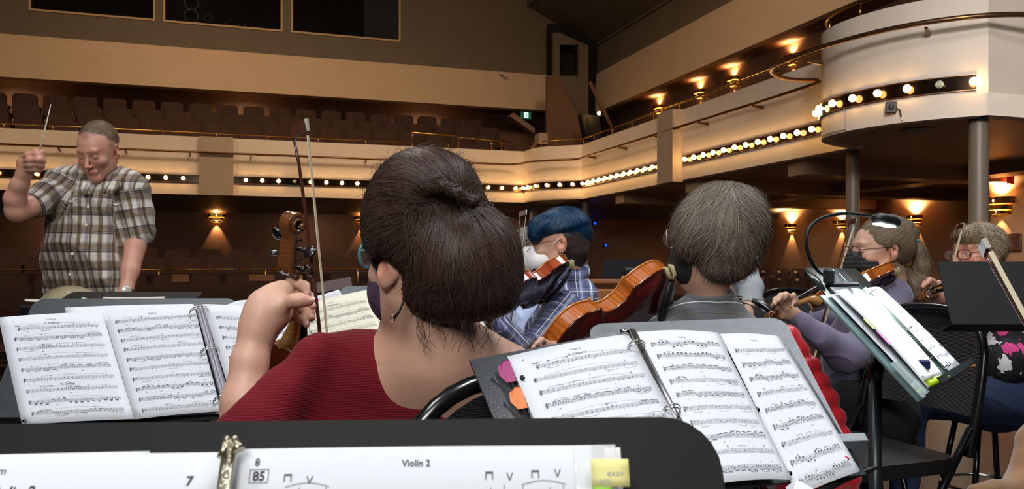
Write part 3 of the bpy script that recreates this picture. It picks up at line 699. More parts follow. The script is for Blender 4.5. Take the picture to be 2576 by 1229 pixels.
def pose(loc, Rm):
    M = np.eye(4); M[:3, :3] = Rm; M[:3, 3] = loc; return M
def head(B, M, s=1., ears=True, lids=0., smile=0., jaw=1.):
    """face towards -Y, up +Z, about 0.235 m tall, origin midway between the ears"""
    B.at(M, s)
    B.ell((0, .018, .038), (.074, .092, .084), .02); B.ell((0, -.012, .02), (.070, .080, .075), .02)
    B.ell((0, -.030, -.035), (.056 * jaw, .058, .072), .03); B.cap((-.048 * jaw, .0, -.05), (-.012, -.072, -.098), .016, .015, .03); B.cap((.048 * jaw, .0, -.05), (.012, -.072, -.098), .016, .015, .03)
    B.ell((0, -.080, -.100), (.017, .014, .014), .02)
    for sx in (-1, 1):
        B.ell((sx * .040, -.066, -.022), (.022, .020, .020), .02)                       # cheek
        B.ell((sx * .031, -.094, .006), (.017, .014, .0115), .012, 1)                   # socket
    B.cap((-.036, -.080, .026), (.036, -.080, .026), .009, k=.016)                       # brow
    B.cap((0, -.088, .012), (0, -.110, -.026), .0065, .0095, .010); B.ell((0, -.113, -.031), (.0095, .009, .008), .006)
    for sx in (-1, 1):
        B.ell((sx * .010, -.101, -.034), (.0070, .010, .0060), .007)
        B.ell((sx * .0315, -.0795, .005), (.0135, .0125, .0125), .004)                  # lids over the eyeballs
        if not lids: B.ell((sx * .0315, -.0925, .003), (.0115, .0085, .0042), .003, 1)
        else: B.cap((sx * .022, -.0935, .001), (sx * .041, -.090, .001), .0012, k=.002, mode=1)
    B.cap((-.020, -.089, -.0605 + smile), (0, -.0975, -.0585), .0040, .0050, .012); B.cap((.020, -.089, -.0605 + smile), (0, -.0975, -.0585), .0040, .0050, .012)
    B.cap((-.014, -.088, -.070), (.014, -.088, -.070), .0055, k=.012); B.cap((-.021, -.094, -.0645 + smile), (.021, -.094, -.0645 + smile), .0012, k=.002, mode=1)
    if ears:
        for sx in (-1, 1):
            B.ell((sx * .078, .012, -.004), (.007, .019, .031), .006, rot=rotz(sx * .45) @ rotx(-.15)); B.ell((sx * .084, .006, .002), (.006, .011, .017), .004, 1, rot=rotz(sx * .45)); B.ell((sx * .076, .002, -.030), (.006, .008, .010), .006)
    B.at(); return B
def face_tint(M, s=1., lips=(.86, .55, .50), brow=None, cheek=(1.05, .86, .82), stubble=None):
    Mi = np.linalg.inv(np.array(M))
    def f(v, n):
        p = (v @ Mi[:3, :3].T + Mi[:3, 3]) / s; c = np.ones((len(v), 3))
        def blend(w, col): 
            nonlocal c; w = np.clip(w, 0, 1)[:, None]; c = c * (1 - w) + c * np.array(col) * w
        blend(1.3 - np.sqrt(((p[:, 0]) / .022) ** 2 + ((p[:, 2] + .064) / .011) ** 2 + ((p[:, 1] + .095) / .02) ** 2), lips)
        for sx in (-1, 1):
            blend(1. - np.linalg.norm((p - np.array((sx * .04, -.075, -.03))) / .03, axis=1), cheek)
            blend(1.2 - np.linalg.norm((p - np.array((sx * .078, .01, -.004))) / .035, axis=1), (1.04, .80, .76))
            if brow: blend(1.6 - np.sqrt(((p[:, 0] - sx * .034) / .022) ** 2 + ((p[:, 2] - .030 + .12 * np.abs(np.abs(p[:, 0]) - .03)) / .0045) ** 2 + ((p[:, 1] + .085) / .03) ** 2), brow)
        blend(1.2 - np.linalg.norm((p - np.array((0, -.112, -.03))) / .018, axis=1), (1.05, .82, .78))
        if stubble is not None: blend(1.3 - np.linalg.norm((p - np.array((0, -.06, -.08))) / np.array((.07, .06, .05)), axis=1), stubble)
        return c
    return f
m_eye = mat('eye white', (225, 222, 215), .15); m_iris = mat('dark iris', (60, 44, 34), .1)
def eyes(M, s, parent, origin, look=(0, -1, 0)):
    for sx in (-1, 1):
        c = np.array(M)[:3, :3] @ (np.array((sx * .0315, -.0790, .004)) * s) + np.array(M)[:3, 3] - np.asarray(origin); L = np.array(M)[:3, :3] @ nrm(look)
        e = MB().ball(c, .0118 * s, 12).build('eye', m_eye, parent); MB().ball(c + L * .0072 * s, .0050 * s, 8).build('iris', m_iris, e)
def glasses(M, s, parent, origin, m, w=.026, h=.019, wire=.0012, z=.0):
    Mn = np.array(M); f = lambda q: Mn[:3, :3] @ (np.array(q) * s) + Mn[:3, 3] - np.asarray(origin)
    g = MB()
    for sx in (-1, 1):
        g.tube([f((sx * (.033 + w * math.copysign(abs(math.cos(a)) ** .8, math.cos(a))), -.112 + .012 * abs(math.cos(a) * (1 if math.cos(a) * sx > 0 else 0)), z + .002 + h * math.copysign(abs(math.sin(a)) ** .8, math.sin(a)))) for a in np.linspace(0, 2 * PI, 25)[:-1]], wire, 5, closed=True)
        g.tube([f((sx * .060, -.101, z + .008)), f((sx * .073, -.06, z + .010)), f((sx * .079, -.0, z + .012)), f((sx * .080, .025, z - .005))], wire, 5)
    g.tube([f((-.007, -.113, z + .004)), f((0, -.117, z + .008)), f((.007, -.113, z + .004))], wire, 5)
    o = g.build('glasses', m, parent); lens = MB()
    for sx in (-1, 1): lens.add([f((sx * (.033 + w * .97 * math.cos(a)), -.111, z + .002 + h * .97 * math.sin(a))) for a in np.linspace(0, 2 * PI, 17)[:-1]], [tuple(range(16))])
    lens.build('lens', m_lens, o); return o
m_lens = mat('clear spectacle lens', (235, 240, 240), .03, alpha=.10, spec=.8)

def hand(B, M, curls, s=1., thumb=((.0, .9, -.3), (.5, .6, -.5), (.8, .2, -.5)), spread=.05):
    """wrist at the origin, fingers +X, thumb side +Y, back of the hand +Z; curls: four (a, b, c) bends towards -Z"""
    B.at(M, s); ys = (.028, .0095, -.0095, -.027); LN = (.072, .080, .074, .058); rr = (.0085, .0088, .0082, .0072)
    for y in (.018, -.015): B.cap((-.02, y * .8, 0), (.03, y * 1.1, 0), .015, .0155, .012)
    for i, y in enumerate(ys):
        base = np.array((.088 - .006 * abs(i - 1), y, 0)); B.cap((.02, y * .7, -.001), base, .0135, .0115, .010)
        ang = 0; p = base; yaw = spread * (1.5 - i)
        for j, fr in enumerate((.45, .31, .24)):
            ang += curls[i][j]; d = np.array((math.cos(ang) * math.cos(yaw), math.sin(yaw) * math.cos(ang), -math.sin(ang))); q = p + d * LN[i] * fr
            B.cap(p, q, rr[i] * (1.05 - .08 * j), rr[i] * (.98 - .09 * j), .004); p = q
    B.ell((.035, .024, -.008), (.026, .016, .016), .012); p = np.array((.018, .026, -.006))
    for d, L, r in zip(thumb, (.040, .034, .026), (.0125, .0105, .0095)):
        q = p + nrm(d) * L; B.cap(p, q, r, r * .9, .006); p = q
    B.at(); return B

# ---------------------------------------------------------------- violin, bow
def wood(name, rgb, rough=.25, stripe=0., coat=.6):
    m = mat(name, rgb, rough, coat=coat, var=.12, vscale=9)
    if stripe:
        nt = m.node_tree; b = nt.nodes['Principled BSDF']; tc = nt.nodes.new('ShaderNodeTexCoord'); w = nt.nodes.new('ShaderNodeTexWave')
        w.inputs['Scale'].default_value = 38; w.inputs['Distortion'].default_value = 3; w.inputs['Detail'].default_value = 3; nt.links.new(tc.outputs['Object'], w.inputs['Vector'])
        l = b.inputs['Base Color'].links[0].from_socket; mx = nt.nodes.new('ShaderNodeMix'); mx.data_type = 'RGBA'; mx.blend_type = 'MULTIPLY'
        cr = nt.nodes.new('ShaderNodeMapRange'); cr.inputs[3].default_value = 0; cr.inputs[4].default_value = stripe; nt.links.new(w.outputs['Fac'], cr.inputs[0]); nt.links.new(cr.outputs[0], mx.inputs[0])
        nt.links.new(l, mx.inputs[6]); mx.inputs[7].default_value = (.45, .32, .22, 1); nt.links.new(mx.outputs[2], b.inputs['Base Color'])
    return m
m_vback = wood('red brown varnished maple', (112, 52, 22), .22, .5); m_vrib = wood('flamed amber maple', (176, 98, 36), .2, .6); m_vtop = wood('amber varnished spruce', (186, 112, 44), .3)
m_vneck = wood('pale maple neck', (178, 132, 74), .35, .35, .3); m_vscroll = wood('brown varnished scroll', (104, 62, 34), .22, .3); m_ebony = mat('ebony', (18, 16, 16), .3, coat=.3)
m_string = mat('steel string', (180, 178, 170), .3, 1.); m_vrib_red = wood('orange red varnished maple', (160, 66, 28), .2, .3); m_vback_red = wood('dark red varnished maple', (72, 24, 14), .22, .3)
VO = [(0, .0), (.0008, .02), (.004, .038), (.011, .058), (.023, .077), (.04, .091), (.062, .101), (.085, .104), (.108, .102), (.128, .096), (.142, .0905), (.1495, .0945), (.152, .086), (.158, .074), (.17, .063), (.185, .0565), (.2, .0545), (.214, .0565),
      (.226, .062), (.236, .071), (.2405, .0805), (.244, .0765), (.255, .0785), (.27, .083), (.286, .0845), (.303, .082), (.32, .074), (.336, .058), (.347, .038), (.353, .018), (.355, .0)]
def make_violin(name, label, M, rib_m=None, back_m=None, scroll_m=None, shoulder=True, s=1., group=None, neck_m=None):
    rib_m = rib_m or m_vrib; back_m = back_m or m_vback; scroll_m = scroll_m or m_vscroll
    r = thing(name, label, 'violin', Matrix(np.array(M).tolist()) @ Matrix.Scale(s, 4), group); r['group'] = 'violins' if group is None else group
    def plate(z, sg, H, m, nm):
        vs = []; fs = []; S = (-1, -.97, -.85, -.6, -.3, 0, .3, .6, .85, .97, 1); n = len(S)
        for (x, w) in VO:
            e = max(0, min(1, (x - .0) / .05, (.355 - x) / .05)) ** .6
            for t in S: vs.append((x + (-.003 if x < .01 else .003 if x > .345 else 0), t * (w + (.003 if w else .0)), z + sg * (.003 + H * e * (1 - abs(t) ** 2.2))))
        vs += [(a, b, z) for a, b, c in vs]; k = len(VO) * n
        for i in range(len(VO) - 1):
            for j in range(n - 1): a = i * n + j; fs += [(a, a + 1, a + n + 1, a + n), (k + a, k + a + n, k + a + n + 1, k + a + 1)]
            for j in (0, n - 1): a = i * n + j; fs.append((a, a + n, k + a + n, k + a))
        mb = MB().add(vs, fs, True); return mb.build(nm, m, r)
    plate(.015, 1, .013, m_vtop, 'top_plate'); plate(-.015, -1, .011, back_m, 'back_plate')
    ol = [(x, w - .0) for x, w in VO] + [(x, -w) for x, w in VO[::-1][1:-1]]
    mb = MB(); n = len(ol); mb.add([(x, y, -.015) for x, y in ol] + [(x, y, .015) for x, y in ol], [(i, (i + 1) % n, n + (i + 1) % n, n + i) for i in range(n)], False); mb.build('ribs', rib_m, r)
    MB().tube([(.335, 0, -.006), (.352, 0, -.004), (.362, 0, .004), (.39, 0, .0145), (.44, 0, .0155), (.487, 0, .0155)], [.014, .0185, .016, .0112, .0112, .0112], 12, flat=(1.0, (0, 0, 1))).build('neck', neck_m or m_vneck, r)
    MB().add([(.225, -.021, .041), (.225, .021, .041), (.487, .012, .021), (.487, -.012, .021), (.225, -.021, .035), (.225, .021, .035), (.487, .012, .016), (.487, -.012, .016), (.225, 0, .044), (.487, 0, .0235)],
             [(0, 8, 9, 3), (8, 1, 2, 9), (4, 7, 6, 5), (0, 3, 7, 4), (1, 5, 6, 2), (0, 4, 5, 1, 8), (3, 9, 2, 6, 7)]).build('fingerboard', m_ebony, r)
    # pegbox and scroll: one swept, fluted ribbon that winds up into the volute
    path = []; nS = 10
    for i in range(nS): t = i / nS; path.append((.482 + .078 * t, -.006 - .016 * math.sin(min(1, t * 5) * PI / 2) * (1 - .1 * t) + .006 * t, .0155 - .0035 * t, .018 - .004 * t))
    cxs, czs = .574, -.0015; x0, z0 = path[-1][0], path[-1][1]
    for i in range(46):
        t = i / 45; a = -PI / 2 - .25 + t * (2 * PI * 1.9); rr = .0195 * (1 - t) ** .85 + .0035; path.append((cxs + rr * math.cos(a), czs + rr * math.sin(a), .0105 + .0105 * t ** 1.2, max(.0035, .0135 * (1 - t * 1.25))))
    vs = []; fs = []; sec = [(-1, 0), (-.9, .06), (-.5, -.16), (-.08, .05), (.08, .05), (.5, -.16), (.9, .06), (1, 0)]
    for i, (x, z, w, th) in enumerate(path):
        a = path[max(i - 1, 0)]; b = path[min(i + 1, len(path) - 1)]; tx, tz = b[0] - a[0], b[1] - a[1]; L = math.hypot(tx, tz); nx, nz = tz / L, -tx / L
        if i < 2: nx, nz = -.3, -.95
        g = .35 if i > 2 else .9; bot = [(y * w, o * .014 * g) for y, o in sec]
        for y, o in bot: vs.append((x + nx * o, y, z + nz * o))
        for y in (w * .98, -w * .98): vs.append((x - nx * th, y, z - nz * th))
    m = len(sec) + 2
    for i in range(len(path) - 1):
        for j in range(m): fs.append((i * m + j, i * m + (j + 1) % m, (i + 1) * m + (j + 1) % m, (i + 1) * m + j))
    fs += [tuple(range(m)), tuple(range((len(path) - 1) * m, len(path) * m))[::-1]]
    sb = MB().add(vs, fs, True); sb.ball((cxs, .0215, czs), (.005, .004, .005), 8); sb.ball((cxs, -.0215, czs), (.005, .004, .005), 8)
    o = sb.build('scroll_and_pegbox', scroll_m, r)
    for i, (x, sd) in enumerate(((.499, 1), (.514, -1), (.532, 1), (.548, -1))):
        MB().tube([(x, -sd * .018, 0), (x, sd * .022, 0), (x, sd * .029, 0)], [.0028, .0038, .0032], 8).lathe([(.0055, 0), (.006, .003), (.003, .005)], 10, T(x, sd * .027, 0) @ R(-sd * PI / 2, 'X')).ball((x, sd * .041, 0), (.0125, .0115, .0045), 12, T(x, sd * .041, 0) @ R(.5 + i, 'Y') @ T(-x, -sd * .041, 0)).build('peg', m_ebony, r)
    MB().box((.488, 0, .019), (.005, .024, .010)).build('nut', m_ebony, r)
    MB().prism([(-.020, 0), (-.012, .004), (-.016, .018), (-.018, .026), (0, .034), (.018, .028), (.016, .018), (.012, .004), (.020, 0), (.008, .006), (0, .012), (-.008, .006)], -.0018, .0018, frame((.195, 0, .030), (0, 1, 0), (0, 0, 1), (1, 0, 0))).build('bridge', m_vneck, r)
    MB().add([(.005, -.011, .036), (.005, .011, .036), (.115, .021, .050), (.115, -.021, .050), (.005, -.011, .030), (.005, .011, .030), (.115, .021, .044), (.115, -.021, .044)], [(0, 1, 2, 3), (7, 6, 5, 4), (0, 4, 5, 1), (1, 5, 6, 2), (2, 6, 7, 3), (3, 7, 4, 0)]).build('tailpiece', m_ebony, r)
    MB().prism([(.0 + .035 * math.cos(a) + .03, -.062 + .042 * math.sin(a)) for a in np.linspace(0, 2 * PI, 21)[:-1]], .030, .040).tube([(-.004, -.02, .036), (-.006, -.02, -.02)], .003, 6).tube([(-.004, -.045, .036), (-.004, -.045, -.02)], .003, 6).build('chin_rest', m_ebony, r)
    for k in range(4):
        y = (k - 1.5) * .0054; MB().tube([(.11, y, .05), (.195, y * 2.0, .064 - abs(k - 1.5) * .001), (.488, y * .9, .0245), (.50 + .016 * k, y * .5, .008)], .0005, 4).build('string', m_string, r)
    for sy in (-1, 1):
        q = [(.165, .034), (.170, .036), (.18, .040), (.195, .041), (.21, .038), (.222, .032), (.228, .0315)]
        MB().tube([(x, sy * y, .0275 - .0035 * ((y - .03) / .01)) for x, y in q], [.0035, .0022, .0018, .0022, .0018, .0022, .0035], 6, flat=(1, (0, 0, 1))).build('sound_hole', m_ebony, r)
    if shoulder:
        sr = MB().tube([(.04, -.075, -.034), (.055, -.03, -.042), (.06, .03, -.042), (.05, .078, -.032)], [.005, .007, .007, .005], 8, flat=(1.7, (0, 0, 1))).build('shoulder_rest', m_blackp, r)
        mf = mat('translucent rubber foot', (150, 142, 104), .4)
        for x, y in ((.04, -.085), (.05, .088)):
            for dx in (-.014, .014): MB().tube([(x, y * .93, -.034), (x + dx * .6, y * 1.02, -.030), (x + dx * .6, y * 1.15, -.018), (x + dx * .6, y * 1.13, -.010)], [.003, .0045, .006, .0035], 7, flat=(1, (0, 0, 1))).build('rest_foot', mf, sr)
    return r
def axes(p_end, p_scroll, up):
    """frame for a violin: +X from the chin end to the scroll, +Z near the given top direction"""
    x = nrm(np.array(p_scroll) - np.array(p_end)); z = np.array(up, float); z = nrm(z - x * (z @ x)); y = np.cross(z, x)
    return frame(p_end, x, y, z)
m_bowstick = mat('dark pernambuco bow stick', (74, 38, 26), .3, coat=.4); m_bowhair = mat('pale horse hair', (214, 202, 168), .5, bump=.3, bscale=900); m_ivory = mat('ivory tip plate', (176, 172, 160), .5)
def make_bow(label, tip, frog, side, L=.745, name='violin_bow', frogpart=True):
    """side: direction from the stick to the hair"""
    tip = np.array(tip, float); x = nrm(tip - np.array(frog, float)); z = np.array(side, float); z = nrm(z - x * (z @ x)); y = np.cross(z, x)
    r = thing(name, label, 'violin bow', frame(tip, x, y, z), 'violin bows')    # origin at the tip, stick runs to -X, hair on +Z
    pts = [(-L * t, 0, .003 + .010 * math.sin(PI * t) - .002) for t in np.linspace(0, 1, 15)]
    MB().tube([(-.006, 0, -.002)] + [(a - .006, b, c) for a, b, c in pts[1:]], [.0026] + [.0028 + .0012 * i / 14 for i in range(14)], 8).build('stick', m_bowstick, r)
    MB().prism([(-.022, -.003), (-.004, -.004), (.004, -.001), (.009, .012), (.011, .022), (.006, .024), (-.006, .023), (-.010, .014), (-.016, .004)], -.0042, .0042, frame((0, 0, 0), (1, 0, 0), (0, 0, 1), (0, -1, 0))).build('bow_head', m_bowstick, r)
    MB().prism([(.013, .026), (.012, .021), (-.008, .0245), (-.008, .0265)], -.0046, .0046, frame((0, 0, 0), (1, 0, 0), (0, 0, 1), (0, -1, 0))).build('tip_plate', m_ivory, r)
    MB().box((-L / 2, 0, .0235), (L - .03, .0095, .0012)).build('bow_hair', m_bowhair, r)
    MB().box((-L + .045, 0, .013), (.045, .011, .018), bev=.002).build('frog', m_ebony, r); MB().tube([(-L - .006, 0, .001), (-L - .022, 0, .001)], .0042, 8).build('screw', m_string, r)
    return r

# ---------------------------------------------------------------- music stand, folding chair, paper
def clip_rect(w, h, rt, rb=.01, n=6):
    out = []
    for cx_, cy_, a0, r in ((w / 2 - rt, h - rt, 0, rt), (-w / 2 + rt, h - rt, PI / 2, rt), (-w / 2 + rb, rb, PI, rb), (w / 2 - rb, rb, 1.5 * PI, rb)):
        for k in range(n + 1): a = a0 + PI / 2 * k / n; out.append((cx_ + r * math.cos(a), cy_ + r * math.sin(a)))
    return out
def music_stand(label, M, w=.51, h=.33, base_z=0., m=None, rt=.05, post=True, yaw=0., crease=False, lt=.62):
    """M: frame of the desk, origin mid bottom edge, +X right, +Y up the slope, +Z towards the reader"""
    m = m or m_black; r = thing('music_stand', label, 'music stand', Matrix(np.array(M).tolist()), 'music stands'); 
    MB().prism(clip_rect(w, h, rt), -.0015, .0015).build('desk', m, r)
    MB().box((0, .001, .028), (w, .002, .056)).box((0, .008, .056), (w, .014, .002)).build('ledge', m, r)
    if crease: MB().tube([(-w / 2 + .01, h * .58, .0015), (w / 2 - .005, h * .58, .0015)], .0022, 6).build('stiffening_rib', m, r)
    if post:
        Mi = np.array(M); o = Mi[:3, 3] + Mi[:3, 1] * h * .42 - Mi[:3, 2] * .045; inv = Matrix(Mi.tolist()).inverted()
        g = lambda x, y, z: inv @ Vector((o[0] + x, o[1] + y, z))
        MB().box((0, h * .42, -.022), (.07, .09, .04), bev=.008).build('tilt_bracket', m, r)
        MB().tube([g(0, 0, o[2]), g(0, 0, base_z + .45)], .0085, 10).build('upper_tube', m, r); MB().tube([g(0, 0, base_z + lt), g(0, 0, base_z + .10)], .0145, 12).build('lower_tube', m, r)
        MB().tube([g(0, 0, base_z + lt - .01), g(0, 0, base_z + lt + .03)], .019, 12).build('clutch_collar', m, r)
        for k in range(3):
            a = yaw + k * 2 * PI / 3 + .5; MB().tube([g(0, 0, base_z + .12), g(.12 * math.cos(a), .12 * math.sin(a), base_z + .06), g(.27 * math.cos(a), .27 * math.sin(a), base_z + .012)], [.011, .011, .009], 8).build('leg', m, r)
    return r
def folding_chair(label, x, y, ang, parts=True, sh=.44):
    """black folding chair, seat faces local -Y; local +Y is the back"""
    r = thing('folding_chair', label, 'chair', T(x, y, 0) @ R(ang, 'Z'), 'black folding chairs'); t = MB
    MB().prism(rrect(.42, .40, .07), -.02, .02, T(0, -.02, sh)).build('seat', m_seatblk, r)
    bw = .21
    arch = [(-bw, .20, sh + .02), (-bw * 1.02, .24, sh + .2), (-bw * .95, .27, sh + .34), (-bw * .62, .285, sh + .42), (0, .29, sh + .44), (bw * .62, .285, sh + .42), (bw * .95, .27, sh + .34), (bw * 1.02, .24, sh + .2), (bw, .20, sh + .02)]
    sm = []; A = [np.array(a) for a in arch]
    for i in range(len(A) - 1):
        a, b, c, d = A[max(i - 1, 0)], A[i], A[i + 1], A[min(i + 2, len(A) - 1)]
        for k in range(4): q = k / 4; sm.append(.5 * (2 * b + (c - a) * q + (2 * a - 5 * b + 4 * c - d) * q * q + (3 * b - a - 3 * c + d) * q ** 3))
    sm.append(A[-1]); MB().tube(sm, .0135, 10).build('back_frame', m_blackg, r)
    vs = []; fs = []; n = 15
    for j in range(n):
        u = j / (n - 1) * 2 - 1
        for i in range(10):
            v = i / 9; hh = sh + .13 + v * (.30 * (1 - .28 * abs(u) ** 3)); vs.append((u * bw * (.93 - .05 * v * v), .225 + .055 * v + .03 * (1 - u * u), hh))
    for j in range(n - 1):
        for i in range(9): a = j * 10 + i; fs.append((a, a + 10, a + 11, a + 1))
    k = len(vs); vs += [(a, b + .012, c) for a, b, c in vs]; fs += [tuple(k + i for i in f[::-1]) for f in fs]
    MB().add(vs, fs, True).build('back_panel', m_ribbed, r)
    for s in (-1, 1):
        MB().tube([(s * bw, .21, sh + .1), (s * bw, .0, sh * .55), (s * bw, -.22, .01)], .0115, 8).build('leg', m_blackg, r)
        MB().tube([(s * bw * .9, -.20, sh - .02), (s * bw * .9, .03, sh * .5), (s * bw * .9, .26, .01)], .0115, 8).build('leg', m_blackg, r)
    MB().tube([(-bw, -.17, .10), (bw, -.17, .10)], .008, 6).build('stretcher', m_blackg, r); MB().tube([(-bw * .9, .21, .10), (bw * .9, .21, .10)], .008, 6).build('stretcher', m_blackg, r)
    return r
m_seatblk = mat('black seat plastic', (24, 23, 24), .55, bump=.1, bscale=400); m_blackg = mat('glossy black tube', (14, 14, 15), .25, coat=.4)
m_ribbed = mat('ribbed black mesh', (30, 29, 30), .6)
nt = m_ribbed.node_tree; tcn = nt.nodes.new('ShaderNodeTexCoord'); wv = nt.nodes.new('ShaderNodeTexWave'); wv.bands_direction = 'Z'; wv.inputs['Scale'].default_value = 80; bpn = nt.nodes.new('ShaderNodeBump'); bpn.inputs['Strength'].default_value = .35; bpn.inputs['Distance'].default_value = .004
nt.links.new(tcn.outputs['Object'], wv.inputs['Vector']); nt.links.new(wv.outputs['Fac'], bpn.inputs['Height']); nt.links.new(bpn.outputs[0], nt.nodes['Principled BSDF'].inputs['Normal'])

m_paper = mat('white copier paper', (202, 206, 212), .8, bump=.04, bscale=40, var=.015); m_cpaper = mat('cream paper', (206, 203, 186), .8, var=.02)
m_ink = mat('black printing ink', (62, 62, 68), .9); m_inkl = mat('grey staff line ink', (104, 106, 112), .9); m_pencil = mat('grey pencil', (150, 152, 158), .9)
class Ink:
    """flat print on a page; x to the right 0..w, y down from the top 0..h, metres"""
    def __init__(s): s.v = []; s.f = []
    def poly(s, pts): n = len(s.v); s.v += pts; s.f.append(tuple(range(n, n + len(pts))))
    def line(s, x0, y0, x1, y1, t=.0004):
        L = math.hypot(x1 - x0, y1 - y0) or 1; nx, ny = -(y1 - y0) / L * t / 2, (x1 - x0) / L * t / 2; k = max(1, int(L / .03))
        for i in range(k):
            a, b = i / k, (i + 1) / k; xa, ya, xb, yb = x0 + (x1 - x0) * a, y0 + (y1 - y0) * a, x0 + (x1 - x0) * b, y0 + (y1 - y0) * b
            s.poly([(xa + nx, ya + ny), (xb + nx, yb + ny), (xb - nx, yb - ny), (xa - nx, ya - ny)])
    def dot(s, x, y, rx, ry, n=7): s.poly([(x + rx * math.cos(2 * PI * i / n), y + ry * math.sin(2 * PI * i / n)) for i in range(n)])
    def arc(s, x0, x1, y, h, t=.0005):
        n = 8; q = [(x0 + (x1 - x0) * i / n, y - h * math.sin(PI * i / n)) for i in range(n + 1)]
        for a, b in zip(q[:-1], q[1:]): s.line(*a, *b, t)
    def text(s, txt, x, y, size, bold=0., shear=0., align='CENTER', slab=False):
        cu = bpy.data.curves.new('t', 'FONT'); cu.body = txt; cu.size = size; cu.align_x = align; cu.offset = bold; cu.shear = shear; cu.resolution_u = 2; o = bpy.data.objects.new('t', cu); me = bpy.data.meshes.new_from_object(o)
        for p in me.polygons: s.poly([(x + me.vertices[i].co.x, y - me.vertices[i].co.y) for i in p.vertices])
        bpy.data.objects.remove(o); bpy.data.meshes.remove(me); bpy.data.curves.remove(cu)
def bowing(I, x, y, k, s=.0028):
    if k == 'n': I.line(x - s * .7, y, x - s * .7, y - s * 1.5, .0006); I.line(x + s * .7, y, x + s * .7, y - s * 1.5, .0006); I.line(x - s * .8, y - s * 1.4, x + s * .8, y - s * 1.4, .001)
    else: I.line(x - s * .6, y - s * 1.5, x, y, .0006); I.line(x + s * .6, y - s * 1.5, x, y, .0006)
def stave(I, L, x0, x1, y, style='mix', seed=0, sp=.00165, tilt=0., sharps=2, slur=True):
    rs = random.Random(seed)
    for k in range(5): L.line(x0, y + k * sp, x1, y + k * sp, .00032)
    cx = x0 + .003; I.line(cx, y - sp, cx, y + 5 * sp, .0006); I.dot(cx, y + 2.6 * sp, sp * 1.2, sp * 1.2, 8); I.dot(cx + .0008, y, sp * .6, sp * 1.1, 6); I.dot(cx - .0006, y + 5 * sp, sp * .6, sp * .5, 6)
    for k in range(sharps):
        sx = x0 + .0065 + k * .0022; sy = y + (.3 + (k % 2) * 1.4) * sp; I.line(sx - .0004, sy - sp, sx - .0004, sy + sp, .0003); I.line(sx + .0005, sy - sp, sx + .0005, sy + sp, .0003); I.line(sx - .001, sy - .3 * sp, sx + .001, sy - .5 * sp, .0006); I.line(sx - .001, sy + .5 * sp, sx + .001, sy + .3 * sp, .0006)
    x = x0 + .008 + sharps * .0022; bars = 5; nb = (x1 - x) / bars
    for b in range(bars):
        bx = x + nb * b; I.line(bx + nb - .0005, y, bx + nb - .0005, y + 4 * sp, .00045)
        st = style if style != 'mix' else rs.choice(['q', 'e', 'h', 'q', 'r'])
        n = {'q': 4, 'e': 8, 'h': 2, 'r': 2, 'p': 6}[st]; ys = [y + sp * rs.uniform(.3, 3.8) for _ in range(n)]; up = rs.random() < .5
        if st in 'ep': b0 = sum(ys) / n; ys = [b0 + rs.uniform(-1, 1) * sp for _ in ys]
        for i in range(n):
            nx = bx + nb * (i + .6) / (n + .4); ny = ys[i]; I.dot(nx, ny, sp * .62, sp * .45, 6)
            if st == 'r' and i == 0: I.line(nx, y + sp, nx + .0007, y + 3 * sp, .0008); continue
            hh = -3.2 * sp if up else 3.2 * sp; sx = nx + (.55 * sp if up else -.55 * sp); I.line(sx, ny, sx, ny + hh, .00035)
            if st in 'ep' and i % (4 if st == 'e' else 2) != (3 if st == 'e' else 1) and i < n - 1:
                nx2 = bx + nb * (i + 1.6) / (n + .4) + (.55 * sp if up else -.55 * sp); I.line(sx, ny + hh, nx2, ys[i + 1] + hh, .0009)
                if st == 'p': I.line(sx, ny + hh * .75, nx2, ys[i + 1] + hh * .75, .0009)
        if rs.random() < .3: bowing(I, bx + nb * .4, y - .003, rs.choice('nv'), .0017)
        if slur and rs.random() < .5: I.arc(bx + nb * .15, bx + nb * .9, y + (6 * sp if not up else -2 * sp), sp * (1.2 if up else -1.2), .00035)
        if rs.random() < .25: I.text(rs.choice(['p', 'mf', 'pp', 'f']), bx + nb * .3, y + 8.6 * sp, .0038, shear=.4)
